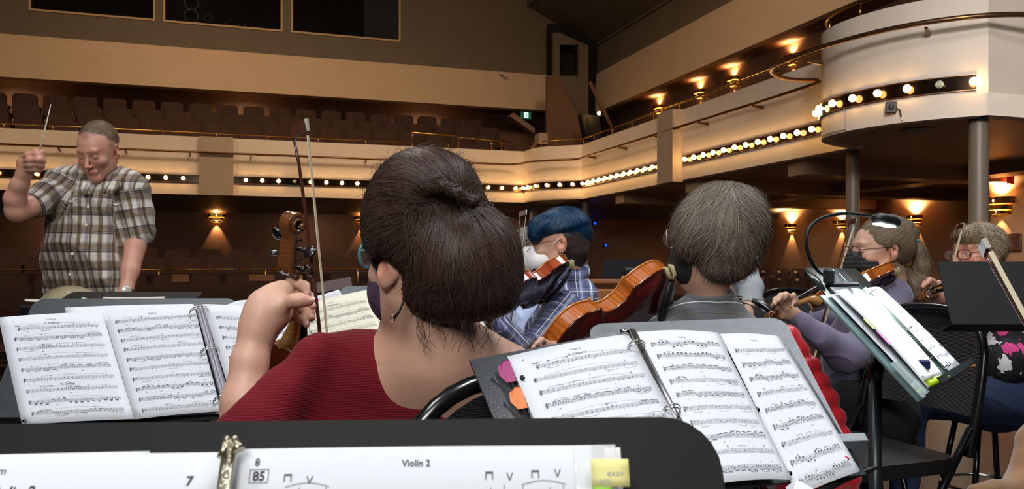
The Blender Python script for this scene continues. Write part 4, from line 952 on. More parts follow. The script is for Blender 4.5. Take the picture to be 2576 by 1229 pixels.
def sheet(parent, name, corners, w=.216, h=.279, m=None, bend=(0., 0.), ink=None, light=None, pencil=None, th=.0004, up=None, n=10):
    """paper through four world corners TL, TR, BR, BL with a curl; print follows the surface"""
    TL, TR, BR, BL = [np.array(c, float) for c in corners]; N = nrm(np.cross(TR - TL, BL - TL)); N = -N if N[1] > 0 else N
    Pi = np.array(parent.matrix_world.inverted()) if parent is not None else np.eye(4)
    def S(u, v, o=0.):
        p = TL * (1 - u) * (1 - v) + TR * u * (1 - v) + BR * u * v + BL * (1 - u) * v
        return p + N * (o + bend[0] * math.sin(PI * u) + bend[1] * math.sin(PI * v))
    loc = lambda p: tuple(Pi[:3, :3] @ p + Pi[:3, 3])
    vs = [loc(S(i / n, j / n)) for j in range(n + 1) for i in range(n + 1)]; fs = [(j * (n + 1) + i, j * (n + 1) + i + 1, (j + 1) * (n + 1) + i + 1, (j + 1) * (n + 1) + i) for j in range(n) for i in range(n)]
    k = len(vs); vs += [loc(S(i / n, j / n, -th)) for j in range(n + 1) for i in range(n + 1)]; fs2 = [tuple(k + a for a in f[::-1]) for f in fs]
    e = [(i, i + 1) for i in range(n)] + [((i + 1) * (n + 1) - 1, (i + 2) * (n + 1) - 1) for i in range(n)] + [(n * (n + 1) + i + 1, n * (n + 1) + i) for i in range(n)] + [((i + 1) * (n + 1), i * (n + 1)) for i in range(n)]
    mb = MB().add(vs, fs + fs2 + [(b, a, a + k, b + k) for a, b in e], True); o = mb.build(name, m or m_paper, parent)
    for ik, mm, nm, oo in ((light, m_inkl, 'staff_lines', .00022), (ink, m_ink, 'printed_notes', .0003), (pencil, m_pencil, 'pencil_marks', .0003)):
        if ik is None or not ik.v: continue
        me = bpy.data.meshes.new(nm); me.from_pydata([loc(S(min(max(x / w, 0), 1), min(max(y / h, 0), 1), oo)) for x, y in ik.v], [], ik.f); me.materials.append(mm)
        q = bpy.data.objects.new(nm, me); COL.objects.link(q); q.parent = o; q['kind'] = 'stuff'
    return o
def rings(parent, pts, rad, ax, m, rr=.0016):
    """binder rings: circles at world points, ax = direction along the spine"""
    Pi = np.array(parent.matrix_world.inverted()); ax = nrm(ax); a = nrm(np.cross(ax, (0, 0, 1))); b = np.cross(ax, a)
    for c in pts:
        q = [c + a * rad * math.cos(t) + b * rad * math.sin(t) for t in np.linspace(0, 2 * PI, 17)[:-1]]
        MB().tube([Pi[:3, :3] @ k + Pi[:3, 3] for k in q], rr, 6, closed=True).build('ring', m, parent)
m_chrome = mat('chrome steel', (200, 198, 192), .15, 1.)
# ================================================================ stands, binders, sheet music
def desk_frame(bl, br, up_pt):
    x = nrm(np.array(br) - np.array(bl)); y = np.array(up_pt) - np.array(bl); y = nrm(y - x * (y @ x)); return x, y, np.cross(x, y)
W_, H_ = .216, .279
# --- the photographer's own stand (nearest)
a = math.radians(26); xd = nrm((1, 0, .0105)); yd = nrm((0, math.sin(a), math.cos(a))); yd = nrm(yd - xd * (yd @ xd)); zd = np.cross(xd, yd)
top = P(745, 1059, .505); m_own = mat('near black fine textured metal', (11, 11, 12), .6, spec=.22); own = music_stand('nearest black music stand desk across the bottom of the picture', frame(top - yd * .335, xd, yd, zd), .52, .335, rt=.034, crease=True, m=m_own)
bd = thing('ring_binder', 'open binder of Violin 2 parts on the nearest stand with yellow and green tabs', 'binder', Matrix.Translation(P(578, 1229, .44).tolist()))
def down(p, L=.279): return p - yd * L
def corners_on(pTL, pTR, L=.279): return [pTL, pTR, down(pTR, L), down(pTL, L)]
MBc = MB(); tl, tr = P(-520, 1150, .480), P(1560, 1124, .482); MBc.add([tuple(np.array(p) - P(578, 1229, .44)) for p in (tl, tr, down(tr, .30), down(tl, .30))] + [tuple(np.array(p) - P(578, 1229, .44) - zd * .004) for p in (tl, tr, down(tr, .30), down(tl, .30))], [(0, 1, 2, 3), (7, 6, 5, 4), (0, 4, 5, 1), (1, 5, 6, 2), (2, 6, 7, 3), (3, 7, 4, 0)])
MBc.build('cover', mat('white vinyl binder cover', (205, 206, 205), .35), bd)
bpy.context.view_layer.update()
I, Ls = Ink(), Ink(); w, h = .220, .279
I.text('8', .0145, .0098, .0062, .0001); I.text('Violin 2', .1085, .0112, .0054, .0001); I.text('85', .0163, .0180, .0074, .0002)
for x0, y0, x1, y1 in ((.0108, .0118, .0218, .0118), (.0108, .0192, .0218, .0192), (.0108, .0118, .0108, .0192), (.0218, .0118, .0218, .0192)): I.line(x0, y0, x1, y1, .0004)
for x, y, k in ((.0335, .0212, 'n'), (.0465, .0222, 'v'), (.1515, .0212, 'n'), (.1635, .0216, 'v'), (.1785, .0206, 'n'), (.1915, .0198, 'v')): bowing(I, x, y - .0022, k, .0028)
for j, yy in enumerate((.0258, .050, .074, .098)): stave(I, Ls, .0105, .2, yy, 'e' if j % 2 else 'q', 50 + j, .0019, sharps=4)
pTL, pTR = P(592, 1129, .468), P(1520, 1119, .468)
pg = sheet(bd, 'right_page', corners_on(pTL, pTR), w, h, ink=I, light=Ls, bend=(.002, 0))
sl = sheet(bd, 'plastic_sleeve', corners_on(P(1440, 1119, .4675), P(1548, 1117, .4675)), m=mat('clear plastic sleeve', (238, 240, 240), .15, spec=.9, alpha=.45))
I2, L2 = Ink(), Ink(); I2.text('7', .1985, .0165, .0075, .0002); I2.text('Violin 2', .100, .0215, .0088, .00015, .25); I2.text('m', .093, .0085, .006, shear=.2)
for j, yy in enumerate((.040, .064, .088)): stave(I2, L2, .012, .205, yy, 'mix', 80 + j, .0019)
pTL2, pTR2 = P(-392, 1166, .470), P(566, 1146, .470)
sheet(bd, 'left_page', corners_on(pTL2, pTR2), .216, .279, ink=I2, light=L2, bend=(.003, 0))
sheet(bd, 'left_page_under', corners_on(P(-500, 1158, .474), P(376, 1134, .474)), bend=(.002, 0))
sheet(bd, 'left_page_under', corners_on(P(-420, 1162, .472), P(572, 1139, .472)), bend=(.003, 0))
m_oldmetal = mat('worn nickel', (176, 168, 146), .3, .9, bump=.2, bscale=200)
O = P(578, 1229, .44)
pc = P(580, 1118, .462); MB().tube([tuple(P(580, 1108, .462) - O), tuple(P(580, 1108, .462) - yd * .3 - O)], .004, 10).build('spine_rail', m_oldmetal, bd)
MB().ball(tuple(P(570, 1106, .460) - O), (.0022, .002, .0025), 10).tube([tuple(P(568, 1108, .460) - O), tuple(P(560, 1150, .455) - O)], [.0018, .0034], 8).build('ring_lever', m_oldmetal, bd)
MB().ball(tuple(P(590, 1105, .460) - O), (.0022, .002, .0025), 10).tube([tuple(P(592, 1108, .460) - O), tuple(P(602, 1132, .457) - O)], [.0018, .0034], 8).build('ring_lever', m_oldmetal, bd)
def tab(name, x0, x1, y0, y1, d, m, txt=None, z=0):
    q = [P(x0, y0, d), P(x1, y0, d)]; L = (y1 - y0) / F * d / math.cos(a) * 1.15; I = Ink()
    if txt: I.text(txt, (x1 - x0) / F * d * .62, L * .62, .0052, shear=.2)
    return sheet(bd, name, [q[0], q[1], down(q[1], L), down(q[0], L)], (x1 - x0) / F * d, L, m=m, pencil=I, n=3)
tab('index_tab', 1486, 1580, 1153, 1207, .4600, mat('pale yellow paper tab', (216, 212, 140), .7), 'exav')['label'] = 'pale yellow sticky tab with pencil writing'
tab('index_tab', 1488, 1536, 1174, 1232, .4580, mat('lime green tab', (140, 205, 60), .6), 'M2')['label'] = 'lime green sticky tab'
# generic binder pages -------------------------------------------------------------
def page_ink(seed, title=None, num=None, n=9, w=.216, top=.034, pitch=.0272, x0=.022, sub=None, style=None, extra=None):
    I, Lx, Pn = Ink(), Ink(), Ink()
    I.text('Violin 2', w / 2, .018, .0060)
    if sub: I.text(sub, w / 2, .0275, .0066)
    if num: I.text(num[0], num[1], .018, .0055)
    rs = random.Random(seed)
    for j in range(n):
        y = top + pitch * j
        if extra and j == extra[0]: I.text(extra[1], w / 2, y - .0075, .0062, .0001); I.text('Allegretto moderato', x0 + .03, y - .006, .0032, .0001, align='LEFT')
        stave(I, Lx, x0 + (.012 if j == 0 and sub else 0), w - .014, y, (style or ['q', 'e', 'mix', 'mix', 'e', 'q', 'mix', 'p', 'e', 'q'])[j % 10], seed * 31 + j, sharps=1 if sub else 3)
        if sub: Pn.arc(x0 + .02, w - .03, y - .002, .005, .0003)
    if sub: I.text('Adagio', x0 + .014, top - .004, .0042, .0001)
    return I, Lx, Pn
def hole(parent, pts):
    Pi = parent.matrix_world.inverted()
    for p in pts: MB().lathe([(.0001, 0), (.0036, 0), (.0036, .0004), (.0001, .0005)], 12, Pi @ Matrix(frame(p + np.array((0, -.0008, .0006)), (1, 0, 0), nrm((0, .55, .83)), nrm((0, -.83, .55))))).build('punched_hole', m_ebony, parent)
def slab(parent, name, c4, th, m):
    Pi = np.array(parent.matrix_world.inverted()); c4 = [np.array(c) for c in c4]; N = nrm(np.cross(c4[1] - c4[0], c4[3] - c4[0])); N = -N if N[1] < 0 else N
    q = [Pi[:3, :3] @ c + Pi[:3, 3] for c in c4] + [Pi[:3, :3] @ (c + N * th) + Pi[:3, 3] for c in c4]
    return MB().add(q, [(0, 1, 2, 3), (7, 6, 5, 4), (0, 4, 5, 1), (1, 5, 6, 2), (2, 6, 7, 3), (3, 7, 4, 0)]).build(name, m, parent)
m_cover = mat('black vinyl binder cover', (30, 33, 35), .35, bump=.05, bscale=300)
# --- left binder and stand
x = nrm(P(600, 751, 1.98) - P(88, 752, 1.98)); a2 = math.radians(36); y2 = nrm((0, math.sin(a2), math.cos(a2)))
music_stand("music stand left of the bun-haired woman, behind the wide open white pages", frame(P(344, 751, 1.98) - y2 * .34, x, y2, np.cross(x, y2)), .495, .34, rt=.028, yaw=.4, m=mat('dark grey satin metal', (52, 56, 58), .4, .3, bump=.05, bscale=500))
b2 = thing('ring_binder', 'open ring binder with three wide pages on the stand left of the bun-haired woman', 'binder', Matrix.Translation(P(500, 1040, 1.7).tolist())); bpy.context.view_layer.update()
slab(b2, 'cover', [P(40, 800, 1.88), P(660, 768, 1.88), P(735, 1040, 1.72), P(90, 1085, 1.72)], .003, m_cover)
i, l, p_ = page_ink(3, num=('6', .03), sub='III. Adagietto', n=9, extra=(6, 'IV. Carillon')); s1 = sheet(b2, 'left_page', [P(-4, 798, 1.85), P(257, 784, 1.86), P(338, 1053, 1.70), P(56, 1069, 1.69)], ink=i, light=l, pencil=p_, bend=(.004, .002))
sheet(b2, 'page_under', [P(163, 773, 1.875), P(486, 764, 1.875), P(560, 1040, 1.715), P(230, 1058, 1.715)], bend=(.003, 0))
i, l, p_ = page_ink(4, n=10, top=.028, pitch=.0255); s2 = sheet(b2, 'middle_page', [P(255, 785, 1.865), P(488, 766, 1.865), P(556, 1033, 1.70), P(339, 1054, 1.70)], .200, ink=i, light=l, bend=(.003, .0))
i, l, p_ = page_ink(5, n=9); s3 = sheet(b2, 'right_page', [P(508, 764, 1.865), P(762, 790, 1.84), P(835, 1062, 1.68), P(594, 1034, 1.70)], ink=i, light=l, bend=(.010, .0))
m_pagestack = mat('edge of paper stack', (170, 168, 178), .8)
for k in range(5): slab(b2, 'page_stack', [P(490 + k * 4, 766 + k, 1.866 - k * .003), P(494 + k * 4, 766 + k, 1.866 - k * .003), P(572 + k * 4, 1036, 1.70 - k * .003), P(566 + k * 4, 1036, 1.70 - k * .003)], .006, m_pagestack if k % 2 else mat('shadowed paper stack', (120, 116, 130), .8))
for (px, py, d) in ((500, 789, 1.845), (528, 890, 1.785), (562, 1010, 1.71)):
    c = P(px, py, d); rings(b2, [c + np.array((0, 0, dz)) for dz in (0, .004)], .021, P(560, 1010, 1.71) - P(500, 789, 1.85), m_chrome, .0011)
hole(b2, [P(3, 819, 1.838), P(29, 940, 1.762), P(61, 1058, 1.69)])
MB().tube([tuple(P(560, 768, 1.87) - P(500, 1040, 1.7)), tuple(P(600, 770, 1.86) - P(500, 1040, 1.7)), tuple(P(650, 777, 1.85) - P(500, 1040, 1.7))], .002, 6).build('cover_edge', m_cover, b2)
lw = thing('loose_sheet', 'loose white sheet showing between the left binder and the raised forearm', 'paper', Matrix.Translation(P(630, 770, 1.92).tolist())); bpy.context.view_layer.update()
sheet(lw, 'sheet', [P(596, 756, 1.93), P(720, 742, 1.93), P(700, 800, 1.90), P(560, 770, 1.92)])
# --- right binder and stand
TLd, TRd, BRd = P(1440, 817, 1.52), P(1930, 800, 1.52), P(2150, 1178, 1.20); xv = nrm(TRd - TLd); yv = nrm(TRd - BRd); yv = nrm(yv - xv * (yv @ xv))
wD = np.linalg.norm(TRd - TLd); hD = np.linalg.norm(TRd - BRd); mid = (TLd + TRd) / 2
music_stand('music stand with grey top edge holding the binder right of the bun-haired woman', frame(mid - yv * hD + xv * .03, xv, yv, np.cross(xv, yv)), wD * 1.0, hD, rt=.03, yaw=.2, m=mat('scuffed satin metal with painted grey sheen', (112, 116, 120), .45, .3, var=.12, vscale=30, bump=.06, bscale=500))  # black desk, its grey sheen from the lights is put into the colour
b3 = thing('ring_binder', 'open ring binder with pink and orange tabs right of the bun-haired woman', 'binder', Matrix.Translation(P(1700, 1100, 1.1).tolist())); bpy.context.view_layer.update()
slab(b3, 'cover', [P(1181, 904, 1.098), P(1548, 836, 1.255), P(1772, 1215, 1.035), P(1337, 1280, .882)], .003, m_cover)
slab(b3, 'cover', [P(1590, 832, 1.28), P(1968, 845, 1.38), P(2180, 1192, 1.14), P(1790, 1232, 1.04)], .003, m_cover)
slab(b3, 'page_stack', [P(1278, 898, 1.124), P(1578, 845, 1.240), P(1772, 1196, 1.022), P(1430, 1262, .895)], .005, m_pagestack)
i, l, p_ = page_ink(11, num=('6', .02), sub='III. Adagietto', n=9, style=['q', 'h', 'q', 'e', 'mix', 'q', 'e', 'q', 'mix', 'e']); q1 = sheet(b3, 'left_page', [P(1276, 896, 1.120), P(1583, 839, 1.235), P(1776, 1190, 1.018), P(1431, 1259, .890)], ink=i, light=l, pencil=p_, bend=(.004, 0))
i, l, p_ = page_ink(12, num=('7', .185), n=10, w=.205, top=.026, pitch=.0255, style=['p', 'p', 'e', 'mix', 'e', 'q', 'q', 'e', 'q', 'e']); q2 = sheet(b3, 'middle_page', [P(1596, 835, 1.255), P(1806, 836, 1.30), P(1994, 1206, 1.07), P(1788, 1218, 1.025)], .205, ink=i, light=l, bend=(.005, 0))
i, l, p_ = page_ink(13, n=9, w=.170, x0=.016, pitch=.0285, style=['q', 'e', 'e', 'q', 'e', 'e', 'q', 'p', 'p', 'q']); q3 = sheet(b3, 'right_page', [P(1812, 839, 1.31), P(1957, 844, 1.35), P(2164, 1184, 1.12), P(2006, 1246, 1.07)], .170, ink=i, light=l, bend=(.003, .002))
hole(b3, [P(1968, 881, 1.318), P(2046, 1014, 1.225), P(1314, 950, 1.075), P(1905, 1030, 1.18), P(1986, 1190, 1.085)])
rd = P(2129, 1153, 1.135); Pi = b3.matrix_world.inverted(); MB().lathe([(.0001, 0), (.004, 0), (.004, .0006), (.0001, .0006)], 12, Pi @ Matrix(frame(rd, (1, 0, 0), nrm((0, .7, .7)), nrm((0, -.7, .7))))).build('red_dot', mat('crimson sticker', (170, 20, 50), .6), b3)
m_spine = mat('dull steel binder spine', (120, 118, 118), .3, .9)
sp_ = [P(1585, 833, 1.245), P(1690, 1040, 1.12), P(1785, 1215, 1.02)]; MB().tube([tuple(p - P(1700, 1100, 1.1)) for p in sp_], .0065, 10, flat=(1.5, (0, 0, 1))).build('spine_rail', m_spine, b3)
MB().tube([tuple(P(x_, y_, d_) - P(1700, 1100, 1.1)) for x_, y_, d_ in ((1586, 845, 1.235), (1576, 832, 1.235), (1560, 834, 1.235))], [.004, .0045, .003], 8).build('ring_lever', m_chrome, b3)
for (px, py, d) in ((1600, 880, 1.205), (1688, 1042, 1.105)):
    rings(b3, [P(px, py, d) + np.array((0, 0, dz)) for dz in (0, .0045)], .014, sp_[2] - sp_[0], m_chrome, .0011)
for px, py, col, nm in ((1262, 935, (150, 44, 104), 'magenta index tab'), (1290, 1002, (214, 120, 58), 'orange index tab')):
    d = 1.088 if py < 960 else 1.046; I = None
    q = [P(px + 6, py - 30, d), P(px + 20, py - 30, d), P(px + 38, py + 22, d - .02), P(px + 14, py + 27, d - .02), P(px - 6, py + 8, d - .01), P(px - 9, py - 14, d)]
    Pi = np.array(b3.matrix_world.inverted()); n_ = len(q); vv = [Pi[:3, :3] @ k + Pi[:3, 3] for k in q]; MB().add(vv + [v + np.array((0, .001, -.0006)) for v in vv], [tuple(range(n_)), tuple(range(n_, 2 * n_))[::-1]] + [(k, (k + 1) % n_, n_ + (k + 1) % n_, n_ + k) for k in range(n_)]).build('index_tab', mat(nm, col, .5), b3)['label'] = nm
MB().tube([tuple(P(*q) - P(1700, 1100, 1.1)) for q in ((2010, 1262, 1.06), (2120, 1206, 1.13), (2206, 1174, 1.17))], [.006, .005, .003], 8).build('page_holder', m_blackp, b3)
# folded paper corner at the bottom of the right page
MB().add([tuple(P(x_, y_, d_) - P(1700, 1100, 1.1)) for x_, y_, d_ in ((2003, 1203, 1.075), (2046, 1228, 1.06), (1990, 1260, 1.04), (1976, 1225, 1.05))], [(0, 1, 2), (0, 2, 3)], False).build('folded_corner', m_paper, b3)
# --- centre stand with cream pages behind the raised hand
xv = nrm(P(943, 715, 2.3) - P(770, 720, 2.3)); a3 = math.radians(40); yv = nrm((0.1, math.sin(a3), math.cos(a3))); yv = nrm(yv - xv * (yv @ xv))
music_stand('music stand with cream pages beyond the raised violin hand', frame(P(1040, 715, 2.32) - yv * .34, xv, yv, np.cross(xv, yv)), .42, .34, rt=.03, yaw=1., m=mat('grey satin metal', (78, 84, 86), .4, .3))
b4 = thing('sheet_music', 'open cream sheet music on the stand beyond the raised violin hand', 'sheet music', Matrix.Translation(P(900, 800, 2.2).tolist())); bpy.context.view_layer.update()
i, l, p_ = page_ink(21, sub='III. Adagietto', n=9); sheet(b4, 'left_page', [P(735, 777, 2.22), P(920, 729, 2.24), P(1018, 935, 2.06), P(818, 985, 2.04)], m=m_cpaper, ink=i, light=l, pencil=p_, bend=(.006, .0))
i, l, p_ = page_ink(22, n=9); sheet(b4, 'right_page', [P(920, 729, 2.24), P(1180, 752, 2.2), P(1300, 938, 2.0), P(1018, 935, 2.06)], m=m_cpaper, ink=i, light=l, bend=(.012, .0))
b5 = thing('sheet_music', 'white loose sheets with a pink slip behind the cream pages', 'sheet music', Matrix.Translation(P(850, 740, 2.27).tolist())); bpy.context.view_layer.update()
sheet(b5, 'sheet', [P(770, 752, 2.28), P(852, 728, 2.29), P(900, 800, 2.26), P(800, 830, 2.25)]); sheet(b5, 'pink_slip', [P(793, 752, 2.262), P(802, 749, 2.262), P(806, 758, 2.26), P(797, 760, 2.26)], m=mat('pink paper slip', (214, 130, 190), .7), n=2)
tag(MB().prism([(-.05, -.02), (.06, .0), (.05, .035), (-.045, .015)], -.002, .002, Matrix(frame(P(835, 723, 2.36), (1, 0, 0), nrm((0, .5, .86)), nrm((0, -.86, .5))))).build('brown_folder', mat('dark maroon folder', (62, 38, 36), .6)), 'corner of a maroon folder behind the cream pages', 'folder')
# --- conductor's stand with an open score lying nearly flat
a4 = math.radians(74); yv = nrm((0, math.sin(a4), math.cos(a4)))
music_stand("conductor's low flat music stand carrying the open cream score", frame(P(238, 812, 2.78), (1, 0, 0), yv, np.cross((1, 0, 0), yv)), .50, .34, rt=.02, yaw=.7)
sc_ = thing('conductor_score', 'open cream score lying on the flat stand in front of the conductor', 'sheet music', Matrix.Translation(P(240, 750, 2.95).tolist())); bpy.context.view_layer.update()
for x0, x1, y0, bend, d in ((62, 205, 757, .004, 2.85), (205, 330, 750, .016, 2.87), (258, 415, 750, .002, 2.86)):
    sheet(sc_, 'page', [P(x0, y0 - 6, d + .30), P(x1, y0 - 7, d + .30), P(x1, y0, d), P(x0, y0, d)], m=m_cpaper, bend=(bend, 0))
# --- bright binder on the stand with the gooseneck lamp
TLe, TRe, BRe, BLe = P(2063, 742, 1.62), P(2212, 731, 2.02), P(2420, 935, 1.95), P(2312, 1008, 1.55)
xv = nrm(TRe - TLe); yv = nrm(TLe - BLe); yv = nrm(yv - xv * (yv @ xv)); zv = np.cross(xv, yv)
c0 = (BLe + BRe) / 2 - zv * .012
st = music_stand('black music stand with the gooseneck lamp, in front of the ponytailed violinist', frame(c0, xv, yv, zv), .44, .34, rt=.02, yaw=.9, lt=.80, m=mat('teal black satin metal', (34, 46, 48), .35, .3))
for k in range(7): MB().box((-.17 + k * .05, .312, .0012), (.014, .028, .001), bev=.0004).build('slot', m_ebony, st)
b6 = thing('ring_binder', 'brightly lit open binder under the gooseneck lamp', 'binder', Matrix.Translation(((TLe + BRe) / 2).tolist())); bpy.context.view_layer.update()
slab(b6, 'cover', [TLe, TRe, BRe, BLe], .004, mat('grey green binder cover', (92, 116, 116), .3))
def bil(u, v, o=0.): return TLe * (1 - u) * (1 - v) + TRe * u * (1 - v) + BRe * u * v + BLe * (1 - u) * v + zv * o
i, l, p_ = page_ink(31, n=9); i0, l0, p0 = page_ink(33, n=2)
sheet(b6, 'under_page', [bil(.08, .02, .006), bil(.5, .02, .006), bil(.5, .97, .006), bil(.10, .97, .006)], bend=(.0, .0))
sheet(b6, 'left_page', [bil(.14, .0, .012), bil(.545, .01, .014), bil(.53, .97, .012), bil(.15, .96, .012)], bend=(.006, .006))
sheet(b6, 'right_page', [bil(.66, .0, .014), bil(.98, .02, .010), bil(.99, .98, .010), bil(.64, .98, .012)], .16, ink=page_ink(34, n=9, w=.16, x0=.01)[0], light=page_ink(34, n=9, w=.16, x0=.01)[1], bend=(.008, .003))
O6 = (TLe + BRe) / 2
MB().tube([tuple(bil(.60, .0, .010) - O6), tuple(bil(.59, 1., .010) - O6)], .010, 8, flat=(1.5, tuple(zv))).build('spine_rail', mat('grey green steel', (110, 130, 122), .3, .8), b6)
for v_ in (.06, .48, .9): rings(b6, [bil(.61, v_, .016)], .014, TLe - BLe, m_chrome, .0016)
m_pinkmark = mat('pink highlighter ink', (240, 90, 170), .7); slab(b6, 'pink_mark', [bil(.13, .42, .018), bil(.16, .42, .018), bil(.16, .55, .018), bil(.13, .55, .018)], .0005, m_pinkmark)
slab(b6, 'yellow_mark', [bil(.11, .30, .018), bil(.13, .30, .018), bil(.14, .40, .018), bil(.12, .40, .018)], .0005, mat('yellow highlighter ink', (230, 230, 90), .7))
slab(b6, 'clear_sleeve', [bil(.0, .68, .009), bil(.16, .68, .009), bil(.16, 1.0, .009), bil(.0, 1.0, .009)], .001, mat('smoky plastic sleeve', (170, 185, 184), .15, alpha=.5, spec=.8))
bc = thing('binder_clip', 'blue black binder clip on the lower edge of the bright pages', 'clip', Matrix.Translation(bil(.30, .80, .02).tolist())); 
MB().box((0, 0, 0), (.028, .012, .02), bev=.003).build('clip_body', mat('navy enamel', (20, 24, 70), .3), bc); MB().tube([(-.008, -.006, .01), (-.010, -.02, .02), (.010, -.02, .02), (.008, -.006, .01)], .0009, 5).build('clip_wire', m_chrome, bc)
hl = thing('highlighter_pen', 'lime yellow marker lying in the corner of the bright binder', 'pen', frame(bil(.22, .955, .03), nrm((.9, .3, .35)), nrm((-.3, .9, 0)), (0, 0, 1)))
MB().tube([(-.03, 0, 0), (.015, 0, 0), (.025, 0, 0)], [.008, .008, .005], 10).build('barrel', mat('lime yellow plastic', (190, 225, 30), .35), hl); MB().tube([(-.036, 0, .012), (-.012, 0, .014)], .006, 8).build('cap', mat('pale plastic cap', (200, 210, 200), .3), hl)
pc_ = thing('pencil', 'orange wooden pencil sticking out beyond the bright binder', 'pencil', frame(P(2436, 922, 1.95), nrm(P(2450, 913, 1.95) - P(2420, 934, 1.93)), nrm((.2, .9, .3)), (0, 0, 1)))
MB().tube([(-.08, 0, 0), (.012, 0, 0)], .0042, 6).build('shaft', mat('orange wood', (190, 110, 60), .4), pc_); MB().tube([(.012, 0, 0), (.02, 0, 0)], [.0042, .0012], 6).build('tip', m_vneck, pc_)
# gooseneck lamp, its own light inside the head
gl = thing('gooseneck_lamp', 'black gooseneck clip lamp arching over the bright binder', 'lamp', Matrix.Translation(P(2085, 690, 1.72).tolist())); G0 = P(2085, 690, 1.72)
gp = [P(*q) - G0 for q in ((2085, 694, 1.74), (2062, 684, 1.74), (2040, 655, 1.72), (2029, 615, 1.71), (2032, 582, 1.71), (2052, 556, 1.72), (2090, 541, 1.74), (2135, 537, 1.77), (2188, 543, 1.80))]
g2 = []
for k in range(len(gp) - 1):
    a_, b_, c_, d_ = gp[max(k - 1, 0)], gp[k], gp[k + 1], gp[min(k + 2, len(gp) - 1)]
    for j in range(8): t = j / 8; g2.append(.5 * (2 * b_ + (c_ - a_) * t + (2 * a_ - 5 * b_ + 4 * c_ - d_) * t * t + (3 * b_ - a_ - 3 * c_ + d_) * t ** 3))
g2.append(gp[-1]); MB().tube(g2, [.0042 if k % 2 else .0036 for k in range(len(g2))], 8).build('flexible_neck', m_black, gl)
h0, h1 = P(2184, 543, 1.80) - G0, P(2272, 562, 1.86) - G0; hx_ = nrm(h1 - h0); Mh = frame((h0 + h1) / 2, hx_, nrm(np.cross((0, 0, 1), hx_)), np.cross(hx_, nrm(np.cross((0, 0, 1), hx_))))
MB().tube([(-.042, 0, 0), (-.034, 0, 0), (-.02, 0, 0), (.02, 0, 0), (.036, 0, -.001), (.041, 0, -.001)], [.004, .010, .013, .013, .009, .003], 12, flat=(1.5, (0, 0, 1))).build('lamp_head', m_blackp, gl, M=Mh)
MB().box((-.004, 0, -.0125), (.052, .022, .003)).build('light_panel', mat('white light panel', (245, 250, 255), .4, emit=(235, 245, 255), estr=7), gl, M=Mh)
MB().tube([(.03, 0, 0), (.040, 0, 0)], .011, 10).build('end_band', mat('teal band', (60, 140, 150), .4), gl, M=Mh)
hl_ = lamp('lamp_light', 'AREA', (0, 0, 0), 2.6, (.92, .97, 1.), size=.05, sizey=.02, parent=gl, spread=2.3); hp = Vector((h0 + h1) / 2) + Vector((0, 0, -.02)); hl_.location = hp; hl_.rotation_euler = (Vector((TLe + BRe) / 2 - G0) - hp).to_track_quat('-Z', 'Y').to_euler()
MB().box((0, 0, -.004), (.02, .022, .034), bev=.005).box((.035, .02, -.022), (.07, .022, .010), bev=.003).build('clip', m_blackp, gl)
# --- far right stand seen from behind, dark stand in the back, wooden chair, other stands
music_stand('black music stand seen from behind at the right edge, hiding the floral blouse', frame(P(2640, 816, 2.12), (-1, 0, 0), nrm((0, .40, .92)), nrm((0, .92, -.40))), .51, .178, rt=.004, yaw=.2, m=mat('matt black metal', (10, 10, 11), .7))
music_stand('dark grey scratched music stand beyond the resting amber violin', frame(P(1582, 712, 4.7), (-1, .0, 0), nrm((0, -.35, .95)), nrm((0, .95, .35))), .31, .145, rt=.012, m=mat('scratched charcoal metal', (46, 46, 50), .6))
q = thing('scratch_marks', 'white scratches on the top edge of the dark back stand', 'scratch', Matrix.Translation(P(1575, 657, 3.86).tolist())) if 0 else None
wc = thing('wooden_chair', 'orange brown wooden chair behind the plaid shirted violinist', 'chair', T(*P(1515, 725, 4.45)[:2], 0)); m_wc = wood('orange brown chair wood', (150, 92, 50), .4)
zc_ = P(1515, 703, 4.45)[2]
MB().box((0, 0, zc_ - .01), (.22, .02, .025), bev=.005).build('top_rail', m_wc, wc); MB().box((0, -.02, zc_ - .11), (.20, .02, .12), bev=.01).build('back_panel', m_wc, wc)
for sx in (-1, 1): MB().box((sx * .10, 0, zc_ / 2), (.025, .03, zc_), bev=.004).build('rear_leg', m_wc, wc); MB().box((sx * .10, -.36, .22), (.03, .03, .44)).build('front_leg', m_wc, wc)
MB().box((0, -.18, .45), (.25, .40, .03), bev=.01).build('seat', m_wc, wc)
# --- violins
make_violin('violin', 'violin held upright by its neck, scroll and pegs against the balcony', axes(P(704, 1318, 1.52), P(742, 498, 1.375), (.50, .86, 0)), rib_m=m_vrib)
make_violin('violin', 'reddish violin under the chin of the blue haired player', axes(P(1405, 695, 2.74), P(1130, 800, 2.25), (-.15, .72, .62)), rib_m=m_vrib_red, back_m=m_vback_red)
make_violin('viola', 'large amber violin with black chin rest tucked under the masked grey haired player', axes(P(1676, 735, 1.90), P(1195, 985, 1.58), (-.2, .74, .62)), back_m=m_vback_red, s=1.08)
make_violin('violin', 'violin under the chin of the ponytailed woman in lavender', axes(P(2222, 694, 2.93), P(1908, 808, 2.63), (-.30, .40, .85)), rib_m=m_vrib)
make_violin('violin', 'reddish violin held by the short haired woman in the floral blouse', axes(P(2480, 705, 3.20), P(2308, 748, 2.80), (-.2, .35, .9)), rib_m=m_vrib_red)
